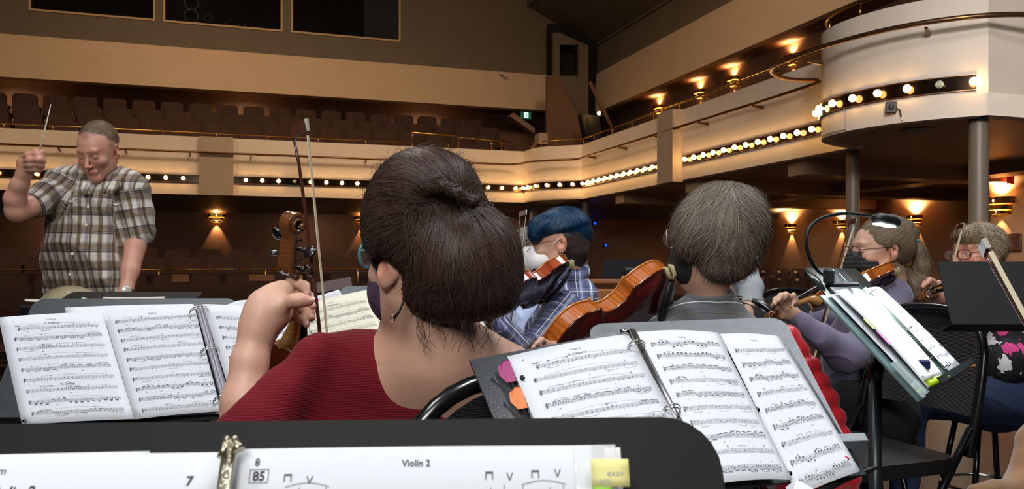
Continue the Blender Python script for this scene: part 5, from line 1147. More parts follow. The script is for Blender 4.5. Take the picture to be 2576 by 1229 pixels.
# --- bows
make_bow('upright violin bow held beside the scroll against the balcony lights', P(738, 320, 1.36), P(806, 1010, 1.42), (.95, -.1, .1), L=.745)
make_bow('thin bow tip rising above the grey curls beside the blue hair', P(1308, 534, 3.1), P(1283, 760, 3.0), (1, 0, 0), L=.70)
make_bow('bow rising between the gooseneck and the ponytailed woman', P(2138, 553, 3.05), P(2040, 880, 3.1), (.95, .2, .2), L=.72)
make_bow('bow standing in front of the short haired woman in red glasses', P(2409, 566, 3.15), P(2335, 860, 3.2), (.9, .2, .1), L=.72)
make_bow('pale haired bow crossing the right edge in front of the black stand', P(2468, 622, 1.62), P(2800, 1240, 1.5), (-.0, -1, .0), L=.72)
def stool(label, x, y, h):
    r = thing('stool', label, 'stool', T(x, y, 0)); MB().lathe([(.001, h + .02), (.15, h + .02), (.175, h + .005), (.175, h - .03), (.001, h - .03)], 24).build('seat', m_seatblk, r)
    for k in range(4): c, s_ = math.cos(k * PI / 2 + .8), math.sin(k * PI / 2 + .8); MB().tube([(.11 * c, .11 * s_, h - .02), (.19 * c, .19 * s_, .01)], .012, 8).build('leg', m_blackg, r)
    MB().tube([(.165 * math.cos(t), .165 * math.sin(t), .14) for t in np.linspace(0, 2 * PI, 25)[:-1]], .007, 6, closed=True).build('foot_ring', m_chrome, r)
    return r
# --- chairs and the red jacket
folding_chair('black folding chair with ribbed back right of the bright binder', 1.045, 2.46, -1.22, sh=.475)
folding_chair("black folding chair under the bun-haired woman, only its curved back edge shows", -.15, 1.43, -2.5, sh=.447)
folding_chair('black folding chair with the red quilted jacket over its back', .56, 2.18, PI - .75, sh=.45)
stool('black backless stool under the woman in lavender', 1.29, 2.98, .415)
stool('black backless stool under the short haired woman in floral blouse', 1.95, 3.35, .44)
folding_chair('black folding chair under the blue haired violinist', .42, 3.05, -PI / 2 - .1, sh=.46)
folding_chair('black folding chair behind the lavender sleeve, its mesh back just showing', 1.42, 4.45, -PI / 2 + .9, sh=.46)
folding_chair('black folding chair under the person in the pale grey shirt', 1.08, 3.70, PI / 2 + 1.0, sh=.46)
# ================================================================ people
m_skin = mat('light skin', (196, 154, 132), .5, attr=True, bump=.06, bscale=260, var=.03, vscale=25, sss=.12)
m_skinr = mat('ruddy skin', (200, 146, 124), .45, attr=True, bump=.06, bscale=260, var=.03, vscale=25, sss=.12)
def hairmat(name, rgb, rough=.52):
    m = mat(name, rgb, rough, attr=True, spec=.28); return m
m_hbrown = hairmat('dark brown hair', (67, 49, 41)); m_hgrey = hairmat('grey brown hair', (120, 107, 94)); m_hblue = hairmat('teal blue dyed hair', (22, 62, 96)); m_hdark = hairmat('dark cropped hair', (52, 44, 38))
m_hblond = hairmat('greying dark blond hair', (122, 104, 84)); m_hash = hairmat('ash blond hair', (158, 142, 116)); m_hwhite = hairmat('silver grey hair', (138, 136, 130)); m_hshort = hairmat('short greying hair', (120, 102, 84))
def bands(nt, sock, period, stops):
    mm = nt.nodes.new('ShaderNodeMath'); mm.operation = 'MULTIPLY'; mm.inputs[1].default_value = 1 / period; nt.links.new(sock, mm.inputs[0])
    fr = nt.nodes.new('ShaderNodeMath'); fr.operation = 'FRACT'; nt.links.new(mm.outputs[0], fr.inputs[0])
    r = nt.nodes.new('ShaderNodeValToRGB'); r.color_ramp.interpolation = 'CONSTANT'; e = r.color_ramp.elements
    e[0].position = 0; e[0].color = (*lin(stops[0][1]), 1); e[1].position = stops[1][0]; e[1].color = (*lin(stops[1][1]), 1)
    for p, c in stops[2:]: k = e.new(p); k.color = (*lin(c), 1)
    nt.links.new(fr.outputs[0], r.inputs[0]); return r.outputs[0]
def cloth_mat(name, ustops, vstops, uper, vper, mode='MULTIPLY', fac=1., rough=.85, gain=1., sheen=.1):
    m = mat(name, (128, 128, 128), rough, bump=.15, bscale=500, sheen=sheen); nt = m.node_tree; a = nt.nodes.new('ShaderNodeAttribute'); a.attribute_name = 'fab'
    n = nt.nodes.new('ShaderNodeTexNoise'); n.inputs['Scale'].default_value = 7; ad = nt.nodes.new('ShaderNodeMix'); ad.data_type = 'VECTOR'; ad.inputs[0].default_value = .0
    s = nt.nodes.new('ShaderNodeSeparateXYZ'); nt.links.new(a.outputs['Vector'], s.inputs[0])
    mx = nt.nodes.new('ShaderNodeMix'); mx.data_type = 'RGBA'; mx.blend_type = mode; mx.inputs[0].default_value = fac
    nt.links.new(bands(nt, s.outputs[0], uper, ustops), mx.inputs[6]); nt.links.new(bands(nt, s.outputs[1], vper, vstops), mx.inputs[7])
    nt.links.new(mx.outputs[2], nt.nodes['Principled BSDF'].inputs['Base Color']); return m
def fabf(segs=(), c=(0, 0, 0), warp=.006, side=0.):
    """fabric coordinates: u across, v up; inside an arm segment they follow the arm"""
    def f(v, n):
        u = v[:, 0] * math.cos(side) + v[:, 1] * math.sin(side); w = v[:, 2].copy(); u = u + warp * noise3(v, 12, 3); w = w + warp * noise3(v, 10, 4)
        for a, b, r in segs:
            a, b = np.array(a), np.array(b); ba = b - a; L = np.linalg.norm(ba); t = np.clip((v - a) @ ba / L ** 2, 0, 1.3); dd = np.linalg.norm(v - a - t[:, None] * ba, axis=1); k = (dd < r * 1.25) & (t > .12)
            ax = ba / L; s = nrm(np.cross(ax, (0, 1, 0))); q = v - a; w = np.where(k, q @ ax, w); u = np.where(k, q @ s, u)
        return np.stack([u, w, w * 0], 1)
    return f
def folds(amp=.004, f=22, seed=0, dirn=None):
    def g(v, n):
        q = v + .03 * np.stack([noise3(v, 9, seed + k) for k in (1, 2, 3)], 1); w = noise3(q * np.array((1, 1, .8)), f, seed); x = noise3(q, f * 2.1, seed + 9); y = noise3(q, f * 4.5, seed + 5)
        return amp * (2.2 * np.exp(-np.abs(w) * 3.2) + .9 * np.exp(-np.abs(x) * 4) - .9 + .16 * y)
    return g
def person(label, x, y): return thing('person', label, 'person', T(x, y, 0))
def seated(root, O, hip, ang, m_tr, m_sh, knee=.42, splay=.10, seat_r=.105, name='trousers'):
    """hips, thighs, shins and shoes of a seated figure; ang: facing direction angle in world"""
    B = Blob(); f = np.array((math.cos(ang), math.sin(ang), 0)); s = np.array((-f[1], f[0], 0)); hip = np.array(hip, float)
    B.cap(hip - s * .08, hip + s * .08, seat_r * 1.25, k=.05)
    for i, sg in enumerate((-1, 1)):
        h = hip + s * sg * .09; k = h + f * knee + s * sg * splay * .6; k[2] = hip[2] + .01; a = k + f * .04; a[2] = .10
        B.cap(h, k, seat_r, .068, .05); B.cap(k, a, .066, .048, .02)
        MBs = Blob(); MBs.ell(a + f * .06 + np.array((0, 0, -.055)), (.135, .045, .045), rot=rotz(ang)); MBs.ell(a + np.array((0, 0, -.03)), (.05, .042, .05), .03); MBs.cut((0, 0, .012), (0, 0, -1), .002)
        skin_mesh('shoe', [(MBs, .008)], m_sh, root, O)
    skin_mesh(name, [(B, .010)], m_tr, root, O, disp=folds(.004, 14, 5))
m_trdark = mat('charcoal trousers', (26, 27, 32), .85, bump=.2, bscale=300); m_jeans = mat('blue denim', (40, 52, 82), .85, bump=.3, bscale=500, var=.1, vscale=15); m_shoe = mat('black shoe leather', (22, 20, 20), .5)
m_khaki = mat('khaki trousers', (170, 156, 124), .85, bump=.15, bscale=300)
# ---------------------------------------------------------------- the woman with the dark bun, seen from behind
O = np.array((-.10, 1.42, 0.)); w1 = person('woman seen from behind with big dark brown bun, teal glasses and dark red sweater', O[0], O[1])
Rh = rotz(-2.45) @ rotx(-.06); Mh1 = pose(P(1076, 662, 1.30), Rh)
b = Blob(); head(b, Mh1, 1.04); b.chain([(1080, 700, 1.30, 74), (1085, 800, 1.315, 78), (1095, 880, 1.34, 92)], .05)
b.chain([(1100, 910, 1.36, 100), (940, 950, 1.38, 75)], .06); b.chain([(1110, 910, 1.36, 95), (1280, 950, 1.42, 78)], .06); b.ell(P(1100, 1030, 1.42), (.16, .09, .14), .06)
b.chain([(1000, 960, 1.40, 60), (850, 965, 1.38, 44), (780, 965, 1.34, 38), (650, 1080, 1.30, 50)], .03)
arm = Blob(); arm.chain([(610, 1120, 1.31, 64), (616, 1010, 1.31, 60), (629, 905, 1.325, 47), (650, 825, 1.34, 38)], .03)
arm.chain([(650, 825, 1.34, 37), (672, 780, 1.35, 40), (690, 758, 1.36, 38)], .03); arm.chain([(665, 800, 1.345, 36), (700, 790, 1.35, 26)], .03); arm.chain([(670, 765, 1.35, 32), (712, 730, 1.375, 22)], .03); arm.chain([(690, 790, 1.345, 26), (708, 768, 1.335, 22), (738, 755, 1.325, 18), (758, 754, 1.325, 16.5), (778, 757, 1.33, 14)], .012)
for ch in ([(700, 726, 1.385, 18), (738, 708, 1.415, 15), (766, 720, 1.41, 13), (773, 738, 1.395, 11)], [(700, 748, 1.39, 18), (742, 738, 1.425, 15), (779, 748, 1.415, 13), (788, 768, 1.395, 11)],
           [(702, 775, 1.39, 17), (745, 768, 1.425, 14), (780, 782, 1.415, 12.5), (785, 798, 1.395, 11)], [(695, 798, 1.38, 17), (735, 795, 1.415, 13), (766, 803, 1.405, 11.5), (771, 816, 1.39, 10)]): arm.chain(ch, .008)
ft = face_tint(Mh1, 1.04)
def tint1(v, n):
    c = ft(v, n); k = 1 - np.linalg.norm((v - P(776, 757, 1.33)) / .035, axis=1); k = np.clip(k, 0, 1)[:, None]; return c * (1 - k) + c * np.array((1.0, .86, .84)) * k
skin_mesh('body', [(b, .0035), (arm, .0025)], m_skin, w1, O, tint=tint1)
nail = Blob(); nail.ell(P(786, 752, 1.319), (.006, .0025, .0045), rot=rotz(-.4)); skin_mesh('fingernail', [(nail, .0012)], mat('glossy fingernail', (232, 190, 176), .2), w1, O)
# sweater with wide neckline
m_red = mat('dark red ribbed knit', (104, 14, 28), .9, sheen=.04, spec=.25); nt = m_red.node_tree; tcn = nt.nodes.new('ShaderNodeTexCoord'); mp = nt.nodes.new('ShaderNodeMapping'); mp.inputs['Rotation'].default_value = (0, .04, 0)
wv = nt.nodes.new('ShaderNodeTexWave'); wv.bands_direction = 'Z'; wv.inputs['Scale'].default_value = 72; wv.inputs['Distortion'].default_value = .5; wv.inputs['Detail Scale'].default_value = .6; bpn = nt.nodes.new('ShaderNodeBump'); bpn.inputs['Strength'].default_value = .38; bpn.inputs['Distance'].default_value = .0022
nt.links.new(tcn.outputs['Object'], mp.inputs[0]); nt.links.new(mp.outputs[0], wv.inputs['Vector']); nt.links.new(wv.outputs['Fac'], bpn.inputs['Height']); nt.links.new(bpn.outputs[0], nt.nodes['Principled BSDF'].inputs['Normal'])
s = Blob(); s.chain([(1085, 930, 1.40, 105), (930, 935, 1.40, 92), (850, 950, 1.39, 88)], .05); s.chain([(860, 940, 1.37, 84), (795, 905, 1.33, 58), (722, 985, 1.30, 60), (655, 1065, 1.285, 80), (600, 1140, 1.28, 100)], .05)
s.chain([(1100, 940, 1.42, 110), (1290, 970, 1.44, 95), (1330, 1100, 1.42, 80)], .05); s.chain([(1080, 1010, 1.43, 160), (1050, 1250, 1.46, 200), (1060, 1500, 1.46, 210)], .06); s.chain([(900, 960, 1.39, 95), (900, 1100, 1.42, 130), (930, 1300, 1.46, 150)], .06)
s.chain([(700, 1040, 1.33, 80), (800, 1080, 1.38, 110), (900, 1120, 1.42, 120)], .06)
s.ell(P(1130, 852, 1.33), (.104, .125, .070), .008, 1); s.chain([(590, 985, 1.30, 58), (615, 890, 1.31, 54)], .006, 1)
skin_mesh('sweater', [(s, .005)], m_red, w1, O, disp=folds(.0035, 9, 11))
# hair: crown swept back into a twist above a heavy rolled bun
hb = Blob(); hb.ell(P(1062, 520, 1.29), (.083, .100, .085), .02); hb.ell(P(1092, 565, 1.30), (.088, .100, .095), .02); hb.ell(P(1010, 585, 1.285), (.055, .075, .075), .04); hb.ell(P(1160, 648, 1.275), (.092, .098, .083), .03)
hb.ell(P(1216, 650, 1.29), (.056, .085, .078), .015); hb.ell(P(1245, 715, 1.29), (.036, .06, .040), .03); hb.ell(P(1100, 735, 1.30), (.058, .075, .050), .03); hb.ell(P(1175, 738, 1.29), (.058, .072, .036), .03); hb.ell(P(1078, 478, 1.265), (.076, .085, .062), .02)
hb.chain([(1068, 492, 1.185, 9), (1120, 502, 1.172, 12), (1180, 510, 1.180, 10), (1215, 505, 1.20, 8)], .02, 1)
hb.chain([(1078, 472, 1.178, 16), (1115, 468, 1.170, 15), (1150, 482, 1.170, 13)], .012); hb.chain([(1150, 490, 1.172, 13), (1190, 505, 1.178, 13), (1205, 495, 1.185, 8)], .012)
hb.ell(P(968, 690, 1.25), (.022, .03, .035), .02, 1)
tw = P(1140, 495, 1.20)
def grooves(v, n):
    r = v - tw; ang = np.arctan2(r[:, 2], r[:, 0]); return .0016 * np.sin(ang * 46 + 2 * noise3(v, 20, 2)) + .0012 * noise3(v, 60, 5)
skin_mesh('hair', [(hb, .0035)], m_hbrown, w1, O, disp=grooves, tint=lambda v, n: np.repeat((.55 + .25 * np.abs(noise3(v, 90, 8)))[:, None], 3, 1))
def flow1(p):
    r = tw - p; up = (p[:, 2] > tw[2] - .012) | (p[:, 0] < P(1030, 0, 1.25)[0]); d = np.where(up[:, None], r, -r * np.array((.5, .6, 1.0)) + np.array((0, 0, -.08)))
    low = (p[:, 2] < P(0, 700, 1.28)[2]); d = np.where(low[:, None], np.stack([P(1110, 0, 1.2)[0] - p[:, 0], p[:, 0] * 0 + .3, p[:, 2] * 0 - .06], 1), d)
    return d / (np.linalg.norm(d, axis=1, keepdims=True) + 1e-9)
rt = surf_points(hb, .006, 15000, lambda v: v[:, 1] < 1.33, 4)
strands('hair_strands', hb, rt, flow1, .085, m_hbrown, w1, O, 9, .00055, (.0004, .0035), .10, seed=3, dark=.45, stray=.02)
rt = surf_points(hb, .006, 900, lambda v: v[:, 1] < 1.36, 14); strands('flyaway_hair', hb, rt, flow1, .07, m_hbrown, w1, O, 9, .00028, (.002, .008), .5, seed=13, dark=1.2, stray=.6)
rs = np.random.RandomState(5)
cur = MB()
for k in range(46):      # curls at the nape
    px = rs.uniform(1045, 1250); py = rs.uniform(770, 800); d = 1.24 + (.03 if px > 1180 else 0); p0 = P(px, py, d); L = rs.uniform(.02, .055) * (1.3 if px > 1190 or px < 1080 else 1); R0 = rs.uniform(.003, .008); t0 = rs.uniform(0, 6); dirx = rs.uniform(-.3, .5)
    pts = [p0 + np.array((R0 * math.cos(t0 + 5 * q) * q * 1.6 + dirx * L * q, R0 * math.sin(t0 + 5 * q) * q + .0, -L * q)) for q in np.linspace(0, 1, 12)]
    cur.tube([q - O for q in pts], .00035, 4)
o = cur.build('nape_curls', mat('dark curl', (52, 38, 32), .5), w1); o['kind'] = 'stuff'
glasses(Mh1, 1.04, w1, O, mat('teal plastic frame', (70, 136, 146), .25, coat=.5), .029, .022, .0024, .006)
mk = Blob(); mk.at(Mh1, 1.04).ell((0, -.052, -.048), (.064, .068, .062), .01).cap((0, -.10, -.03), (0, -.108, -.05), .02, k=.03).cut((0, 0, .000), (0, .1, 1), .003).cut((0, -.022, 0), (0, 1, .2), .003); mk.at()
m_pmask = mat('purple patterned mask cloth', (62, 42, 66), .7, var=.5, vscale=60); skin_mesh('face_mask', [(mk, .0025)], m_pmask, w1, O)
st_ = MB(); st_.tube([P(*q) - O for q in ((1020, 742, 1.235), (1012, 765, 1.225), (1003, 785, 1.222), (991, 800, 1.222))], [.0028, .0035, .0038, .004], 6, flat=(.5, (0, 1, 0))).build('mask_strap', m_blackp, w1)
MB().tube([(P(988, 800, 1.22) - O) + np.array((.0035 * math.cos(t), 0, .005 * math.sin(t))) for t in np.linspace(0, 2 * PI, 13)[:-1]], .0008, 5, closed=True).build('strap_loop', m_chrome, w1)
seated(w1, O, (-.16, 1.50, .55), 2.1, m_trdark, m_shoe)
# ---------------------------------------------------------------- grey haired player in the striped top
O = np.array((.50, 1.98, 0.)); g1 = person('masked player with short grey brown hair and grey striped top, holding the large amber viola', O[0], O[1])
Mg = pose(P(1806, 602, 1.90), rotz(-2.28) @ rotx(.05)); b = Blob(); head(b, Mg, 1.0); b.chain([(1800, 640, 1.91, 52), (1786, 700, 1.92, 48), (1785, 770, 1.94, 45)], .03); b.chain([(1785, 800, 1.96, 40), (1785, 950, 1.98, 70)], .05); b.chain([(1785, 850, 1.96, 40), (1640, 875, 1.88, 34), (1560, 1010, 1.76, 26), (1440, 900, 1.70, 18)], .03)
hd = Blob(); hd.chain([(1440, 900, 1.70, 22), (1395, 878, 1.66, 19), (1372, 868, 1.64, 16)], .015)
for ch in ([(1375, 862, 1.64, 8), (1362, 855, 1.62, 7.5), (1350, 864, 1.60, 7)], [(1368, 872, 1.63, 8), (1352, 866, 1.61, 7.5), (1340, 874, 1.595, 7)], [(1372, 880, 1.63, 8), (1355, 876, 1.61, 7), (1342, 884, 1.60, 6.5)], [(1380, 890, 1.64, 7.5), (1362, 888, 1.62, 7), (1350, 894, 1.61, 6)], [(1400, 885, 1.66, 9), (1385, 868, 1.67, 8), (1370, 856, 1.66, 7)]): hd.chain(ch, .004)
skin_mesh('body', [(b, .004), (hd, .0025)], m_skin, g1, O, tint=face_tint(Mg, 1.))
m_stripe = cloth_mat('grey top with white and coloured stripes', [(0, (255, 255, 255)), (.5, (255, 255, 255))],
    [(0, (92, 94, 98)), (.10, (212, 214, 216)), (.135, (92, 94, 98)), (.28, (92, 106, 108)), (.31, (104, 96, 108)), (.36, (96, 98, 100)), (.44, (84, 112, 112)), (.47, (116, 88, 104)), (.52, (98, 100, 104)), (.60, (70, 70, 80)), (.63, (110, 112, 92)), (.67, (92, 94, 98)), (.80, (80, 84, 98)), (.84, (96, 98, 102))], .3, .052)
s = Blob(); s.chain([(1788, 772, 1.94, 58), (1785, 830, 1.96, 85)], .05); s.chain([(1790, 800, 1.95, 58), (1700, 812, 1.92, 55), (1648, 850, 1.88, 56), (1590, 960, 1.80, 50), (1560, 1010, 1.76, 45)], .05); s.chain([(1560, 1010, 1.76, 45), (1480, 930, 1.71, 34), (1440, 900, 1.69, 30)], .03)
s.chain([(1790, 805, 1.96, 60), (1855, 845, 2.0, 60), (1900, 960, 2.0, 55)], .05); s.chain([(1785, 860, 1.97, 95), (1785, 1050, 2.0, 135), (1780, 1240, 2.02, 145)], .06); s.cut(P(1790, 733, 1.94), (-.1, -.15, 1), .004) if 0 else None
c2 = Blob(); c2.chain([(1786, 735, 1.93, 61), (1785, 800, 1.95, 78)], .02); c2.cut(P(1787, 731, 1.925), (-.06, -.25, 1), .004)
Og = O
def fstr(v, n):
    x = v[:, 0] - P(1785, 0, 1.95)[0]; z = v[:, 2] + .55 * x ** 2 * 4 - .10 * np.abs(x); return np.stack([v[:, 0], z - P(0, 757, 1.95)[2] + .0055 + .004 * noise3(v, 10, 3), z * 0], 1)
skin_mesh('striped_top', [(s, .005), (c2, .004)], m_stripe, g1, O, disp=folds(.003, 14, 21), fab=fstr)
hb = Blob(); hb.at(Mg).ell((0, .018, .038), (.083, .101, .094), .02); hb.at(); hb.ell(P(1803, 575, 1.90), (.087, .098, .092), .03); hb.ell(P(1826, 625, 1.90), (.077, .085, .075), .03); hb.ell(P(1738, 585, 1.88), (.040, .06, .060), .03); hb.ell(P(1808, 672, 1.89), (.048, .055, .030), .02)
skin_mesh('hair', [(hb, .004)], m_hgrey, g1, O, disp=lambda v, n: .003 * noise3(v * np.array((1, 1, .45)), 95, 8) + .002 * noise3(v, 45, 9), tint=lambda v, n: np.repeat((.45 + .3 * np.abs(noise3(v, 80, 8)))[:, None], 3, 1))
cr = P(1830, 520, 1.88)
def flow2(p):
    r = p - cr; d = r * np.array((1, .6, .4)); d[:, 2] -= .085; d[:, 0] += .03 * np.sign(p[:, 0] - cr[0]) + .02; return d / (np.linalg.norm(d, axis=1, keepdims=True) + 1e-9)
rt = surf_points(hb, .006, 13000, lambda v: v[:, 1] < 1.96, 6)
strands('hair_strands', hb, rt, flow2, .060, m_hgrey, g1, O, 8, .00055, (.0004, .0055), .24, seed=9, dark=.4, stray=.10)
mk = Blob(); mk.at(Mg, 1.).ell((0, -.055, -.055), (.060, .062, .060), .01).cap((0, -.10, -.03), (0, -.112, -.055), .018, k=.03).cut((0, 0, -.01), (0, .25, 1), .003).cut((0, -.03, 0), (0, 1, .2), .003); mk.at(); skin_mesh('face_mask', [(mk, .003)], mat('black mask cloth', (24, 24, 27), .8, bump=.2, bscale=200), g1, O)
f_ = lambda q: Mg[:3, :3] @ np.array(q) + Mg[:3, 3] - O
MB().tube([f_((.058, -.045, -.045)), f_((.070, -.02, -.022)), f_((.080, .012, .0))], .0016, 5).build('mask_strap', m_blackp, g1)
glasses(Mg, 1.0, g1, O, mat('pale pink metal frame', (190, 160, 152), .3, .6), .028, .022, .0016, .006)
seated(g1, O, (.50, 2.10, .55), 2.6, m_trdark, m_shoe)
# ---------------------------------------------------------------- blue haired violinist in navy plaid
def profile_player(label, px, py, d, O, yaw=-PI / 2, s=1., pitch=0., skinm=m_skin, **kw):
    g = person(label, O[0], O[1]); M = pose(P(px, py, d), rotz(yaw) @ rotx(pitch)); b = Blob(); head(b, M, s, **kw); return g, M, b
O = np.array((.44, 3.02, 0.)); bl, Mb, b = profile_player('violinist with teal blue swept hair, white mask and navy plaid shirt', 1404, 614, 2.86, O, -PI / 2 - .04, .98, .08)
b.chain([(1428, 650, 2.87, 34), (1440, 700, 2.9, 34), (1452, 745, 2.93, 45)], .03); b.chain([(1455, 780, 2.95, 50), (1460, 880, 2.97, 60)], .05)
skin_mesh('body', [(b, .0025)], m_skin, bl, O, tint=face_tint(Mb, .98, brow=(.35, .28, .25), cheek=(1.05, .84, .80))); eyes(Mb, .98, bl, O)
N_ = (48, 52, 84); m_plaidb = cloth_mat('navy white and grey plaid cotton', [(0, (60, 64, 98)), (.20, (150, 156, 178)), (.26, (232, 234, 240)), (.29, (96, 102, 132)), (.36, (44, 48, 76)), (.60, (40, 42, 66)), (.66, (190, 194, 206)), (.685, (60, 64, 96)), (.80, (128, 134, 158)), (.90, (72, 78, 108))],
    [(0, (58, 62, 96)), (.18, (236, 238, 242)), (.215, (104, 110, 138)), (.34, (42, 46, 74)), (.58, (62, 64, 80)), (.63, (200, 200, 200)), (.655, (58, 62, 92)), (.85, (110, 116, 140))], .085, .085, 'SCREEN', .45)
m_plaidb.node_tree.nodes['Principled BSDF'].inputs['Roughness'].default_value = .9
sb = Blob(); sb.chain([(1452, 740, 2.93, 44), (1462, 800, 2.95, 62), (1465, 900, 2.97, 68), (1450, 1020, 2.97, 75)], .04); sb.chain([(1455, 745, 2.85, 45), (1420, 775, 2.78, 46), (1350, 868, 2.64, 44), (1325, 895, 2.60, 42)], .04); sb.chain([(1325, 895, 2.60, 42), (1285, 860, 2.50, 30), (1262, 825, 2.45, 24)], .03)
sb.chain([(1455, 745, 3.02, 42), (1400, 850, 3.1, 38), (1340, 860, 3.1, 30)], .04); sb.chain([(1400, 760, 2.9, 40), (1370, 830, 2.85, 50)], .05); sb.chain([(1436, 695, 2.89, 36), (1430, 650, 2.88, 40)], .006, 1)
sA, sB2, sC = P(1440, 752, 2.82), P(1330, 890, 2.61), P(1262, 825, 2.45)
skin_mesh('plaid_shirt', [(sb, .0055)], m_plaidb, bl, O, disp=folds(.006, 16, 31), fab=fabf([(sA, sB2, .075), (sB2, sC, .055)]))
cl = Blob(); cl.chain([(1412, 712, 2.86, 13), (1440, 694, 2.84, 14), (1462, 672, 2.88, 14), (1462, 672, 2.95, 13)], .02); cl.chain([(1420, 728, 2.86, 12), (1450, 706, 2.84, 14), (1472, 685, 2.88, 12)], .03); skin_mesh('collar', [(cl, .004)], m_plaidb, bl, O, fab=fabf())
hb = Blob(); hb.at(Mb, .98).ell((0, .022, .050), (.088, .104, .084), .02).cut((0, 0, .045), (0, .25, -1), .01); hb.at(); hb.ell(P(1414, 574, 2.86), (.098, .078, .050), .02); hb.ell(P(1362, 568, 2.83), (.045, .06, .034), .02); hb.ell(P(1346, 588, 2.81), (.022, .035, .030), .02); hb.ell(P(1455, 590, 2.88), (.046, .07, .050), .02)
skin_mesh('hair', [(hb, .003)], m_hblue, bl, O, disp=lambda v, n: .0015 * noise3(v * np.array((.5, 1, 1.5)), 110, 8), tint=lambda v, n: np.stack([.5 + 0 * v[:, 0]] * 3, 1) * (1 + .3 * noise3(v, 60, 3))[:, None])
def flow3(p): d = np.stack([(P(1395, 0, 2.86)[0] - p[:, 0]) * -1, -np.ones(len(p)) * .03, -.03 - .5 * np.abs(p[:, 0] - P(1395, 0, 2.86)[0])], 1); return d / (np.linalg.norm(d, axis=1, keepdims=True) + 1e-9)
strands('hair_strands', hb, surf_points(hb, .006, 3500, None, 3), flow3, .06, m_hblue, bl, O, 7, .0007, (.0005, .004), .18, seed=5, dark=.35, stray=.05)
uc = Blob(); uc.at(Mb, .98).ell((0, .030, .020), (.0765, .082, .085), .01).ell((0, .062, -.035), (.058, .045, .050), .03).cut((0, -.035, 0), (0, -1, -.35), .004); uc.at()
uc.ell(P(1409, 614, 2.78), (.024, .05, .034), .004, 1)
skin_mesh('cropped_hair', [(uc, .003)], m_hdark, bl, O, disp=lambda v, n: .001 * noise3(v, 200, 8), tint=lambda v, n: np.repeat((.8 + .3 * np.abs(noise3(v, 200, 8)))[:, None], 3, 1))
mk = Blob(); mk.at(Mb, .98).ell((0, -.066, -.050), (.064, .062, .058), .01).cap((0, -.118, -.010), (0, -.132, -.048), .006, .010, .035).cap((0, -.132, -.048), (0, -.105, -.098), .010, .008, .03).cut((0, -.032, 0), (0, 1, .15), .003).cut((0, -.09, .004), (0, .35, 1), .003); mk.at(); m_wmask = mat('white mask cloth', (232, 232, 234), .8, bump=.1, bscale=150)
mko = skin_mesh('face_mask', [(mk, .003)], m_wmask, bl, O); f_ = lambda q: Mb[:3, :3] @ (np.array(q) * .98) + Mb[:3, 3] - O
for q in (((.050, -.052, -.022), (.068, -.02, -.002), (.082, .004, .018)), ((.046, -.045, -.085), (.066, -.015, -.055), (.080, .010, -.030))): MB().tube([f_(k) for k in q], .0018, 5).build('mask_strap', m_wmask, bl)
MB().ball(f_((.088, .004, -.036)), .0055, 10).build('ear_stud', m_ebony, bl)
text_mesh('mask_print', '------------  18', .010, mat('grey mask print', (150, 152, 160), .8), bl, Matrix((Matrix(np.array(Mb).tolist()) @ T(.0505, -.078, -.035) @ R(PI / 2 - .0, 'Z') @ R(PI / 2 - .08, 'X') @ R(.12, 'Z'))), .0004) if 0 else None
glasses(Mb, .98, bl, O, mat('rose gold wire', (150, 100, 84), .3, .8), .024, .019, .0012, .002)
seated(bl, O, (.46, 3.05, .56), PI + .1, m_jeans, m_shoe)
# ---------------------------------------------------------------- player behind: grey curls and light blue sleeves
O = np.array((.32, 3.85, 0.)); lb, Ml, b = profile_player('violinist with silver curls and light blue shirt, half hidden behind the blue haired player', 1338, 640, 3.65, O, -PI / 2 + .05)
b.chain([(1360, 690, 3.67, 30), (1365, 760, 3.70, 40), (1370, 900, 3.70, 50)], .03); skin_mesh('body', [(b, .004)], m_skin, lb, O, tint=face_tint(Ml))
hb = Blob(); hb.ell(P(1348, 620, 3.65), (.094, .092, .088), .03); hb.ell(P(1318, 610, 3.62), (.05, .06, .055), .03)
skin_mesh('hair', [(hb, .004)], m_hwhite, lb, O, disp=lambda v, n: .006 * noise3(v, 70, 8), tint=lambda v, n: np.repeat((.6 + .4 * np.abs(noise3(v, 80, 8)))[:, None], 3, 1))
strands('hair_strands', hb, surf_points(hb, .007, 2500, lambda v: v[:, 1] < 3.67, 3), flow3, .035, m_hwhite, lb, O, 7, .0009, (.001, .008), 1.1, seed=6, dark=.5, stray=.3)
s = Blob(); s.chain([(1360, 760, 3.68, 45), (1370, 900, 3.70, 70), (1370, 1000, 3.3, 75)], .05); s.chain([(1345, 780, 3.55, 36), (1318, 815, 3.42, 36), (1300, 830, 3.38, 33), (1262, 785, 3.34, 28), (1240, 770, 3.32, 22)], .03)
m_lblue = mat('light blue cotton', (164, 176, 204), .85, bump=.1, bscale=300, attr=True); skin_mesh('shirt', [(s, .005)], m_lblue, lb, O, disp=folds(.008, 30, 41), tint=lambda v, n: np.ones((len(v), 3)))
glasses(Ml, 1., lb, O, mat('dark rimmed frame', (40, 34, 32), .3), .026, .019, .0014); seated(lb, O, (.44, 3.95, .52), PI, m_trdark, m_shoe)
MB().tube([P(*q) - O for q in ((1318, 676, 3.50), (1326, 680, 3.50), (1338, 690, 3.50))], .008, 8).build('white_collar', m_white, lb)
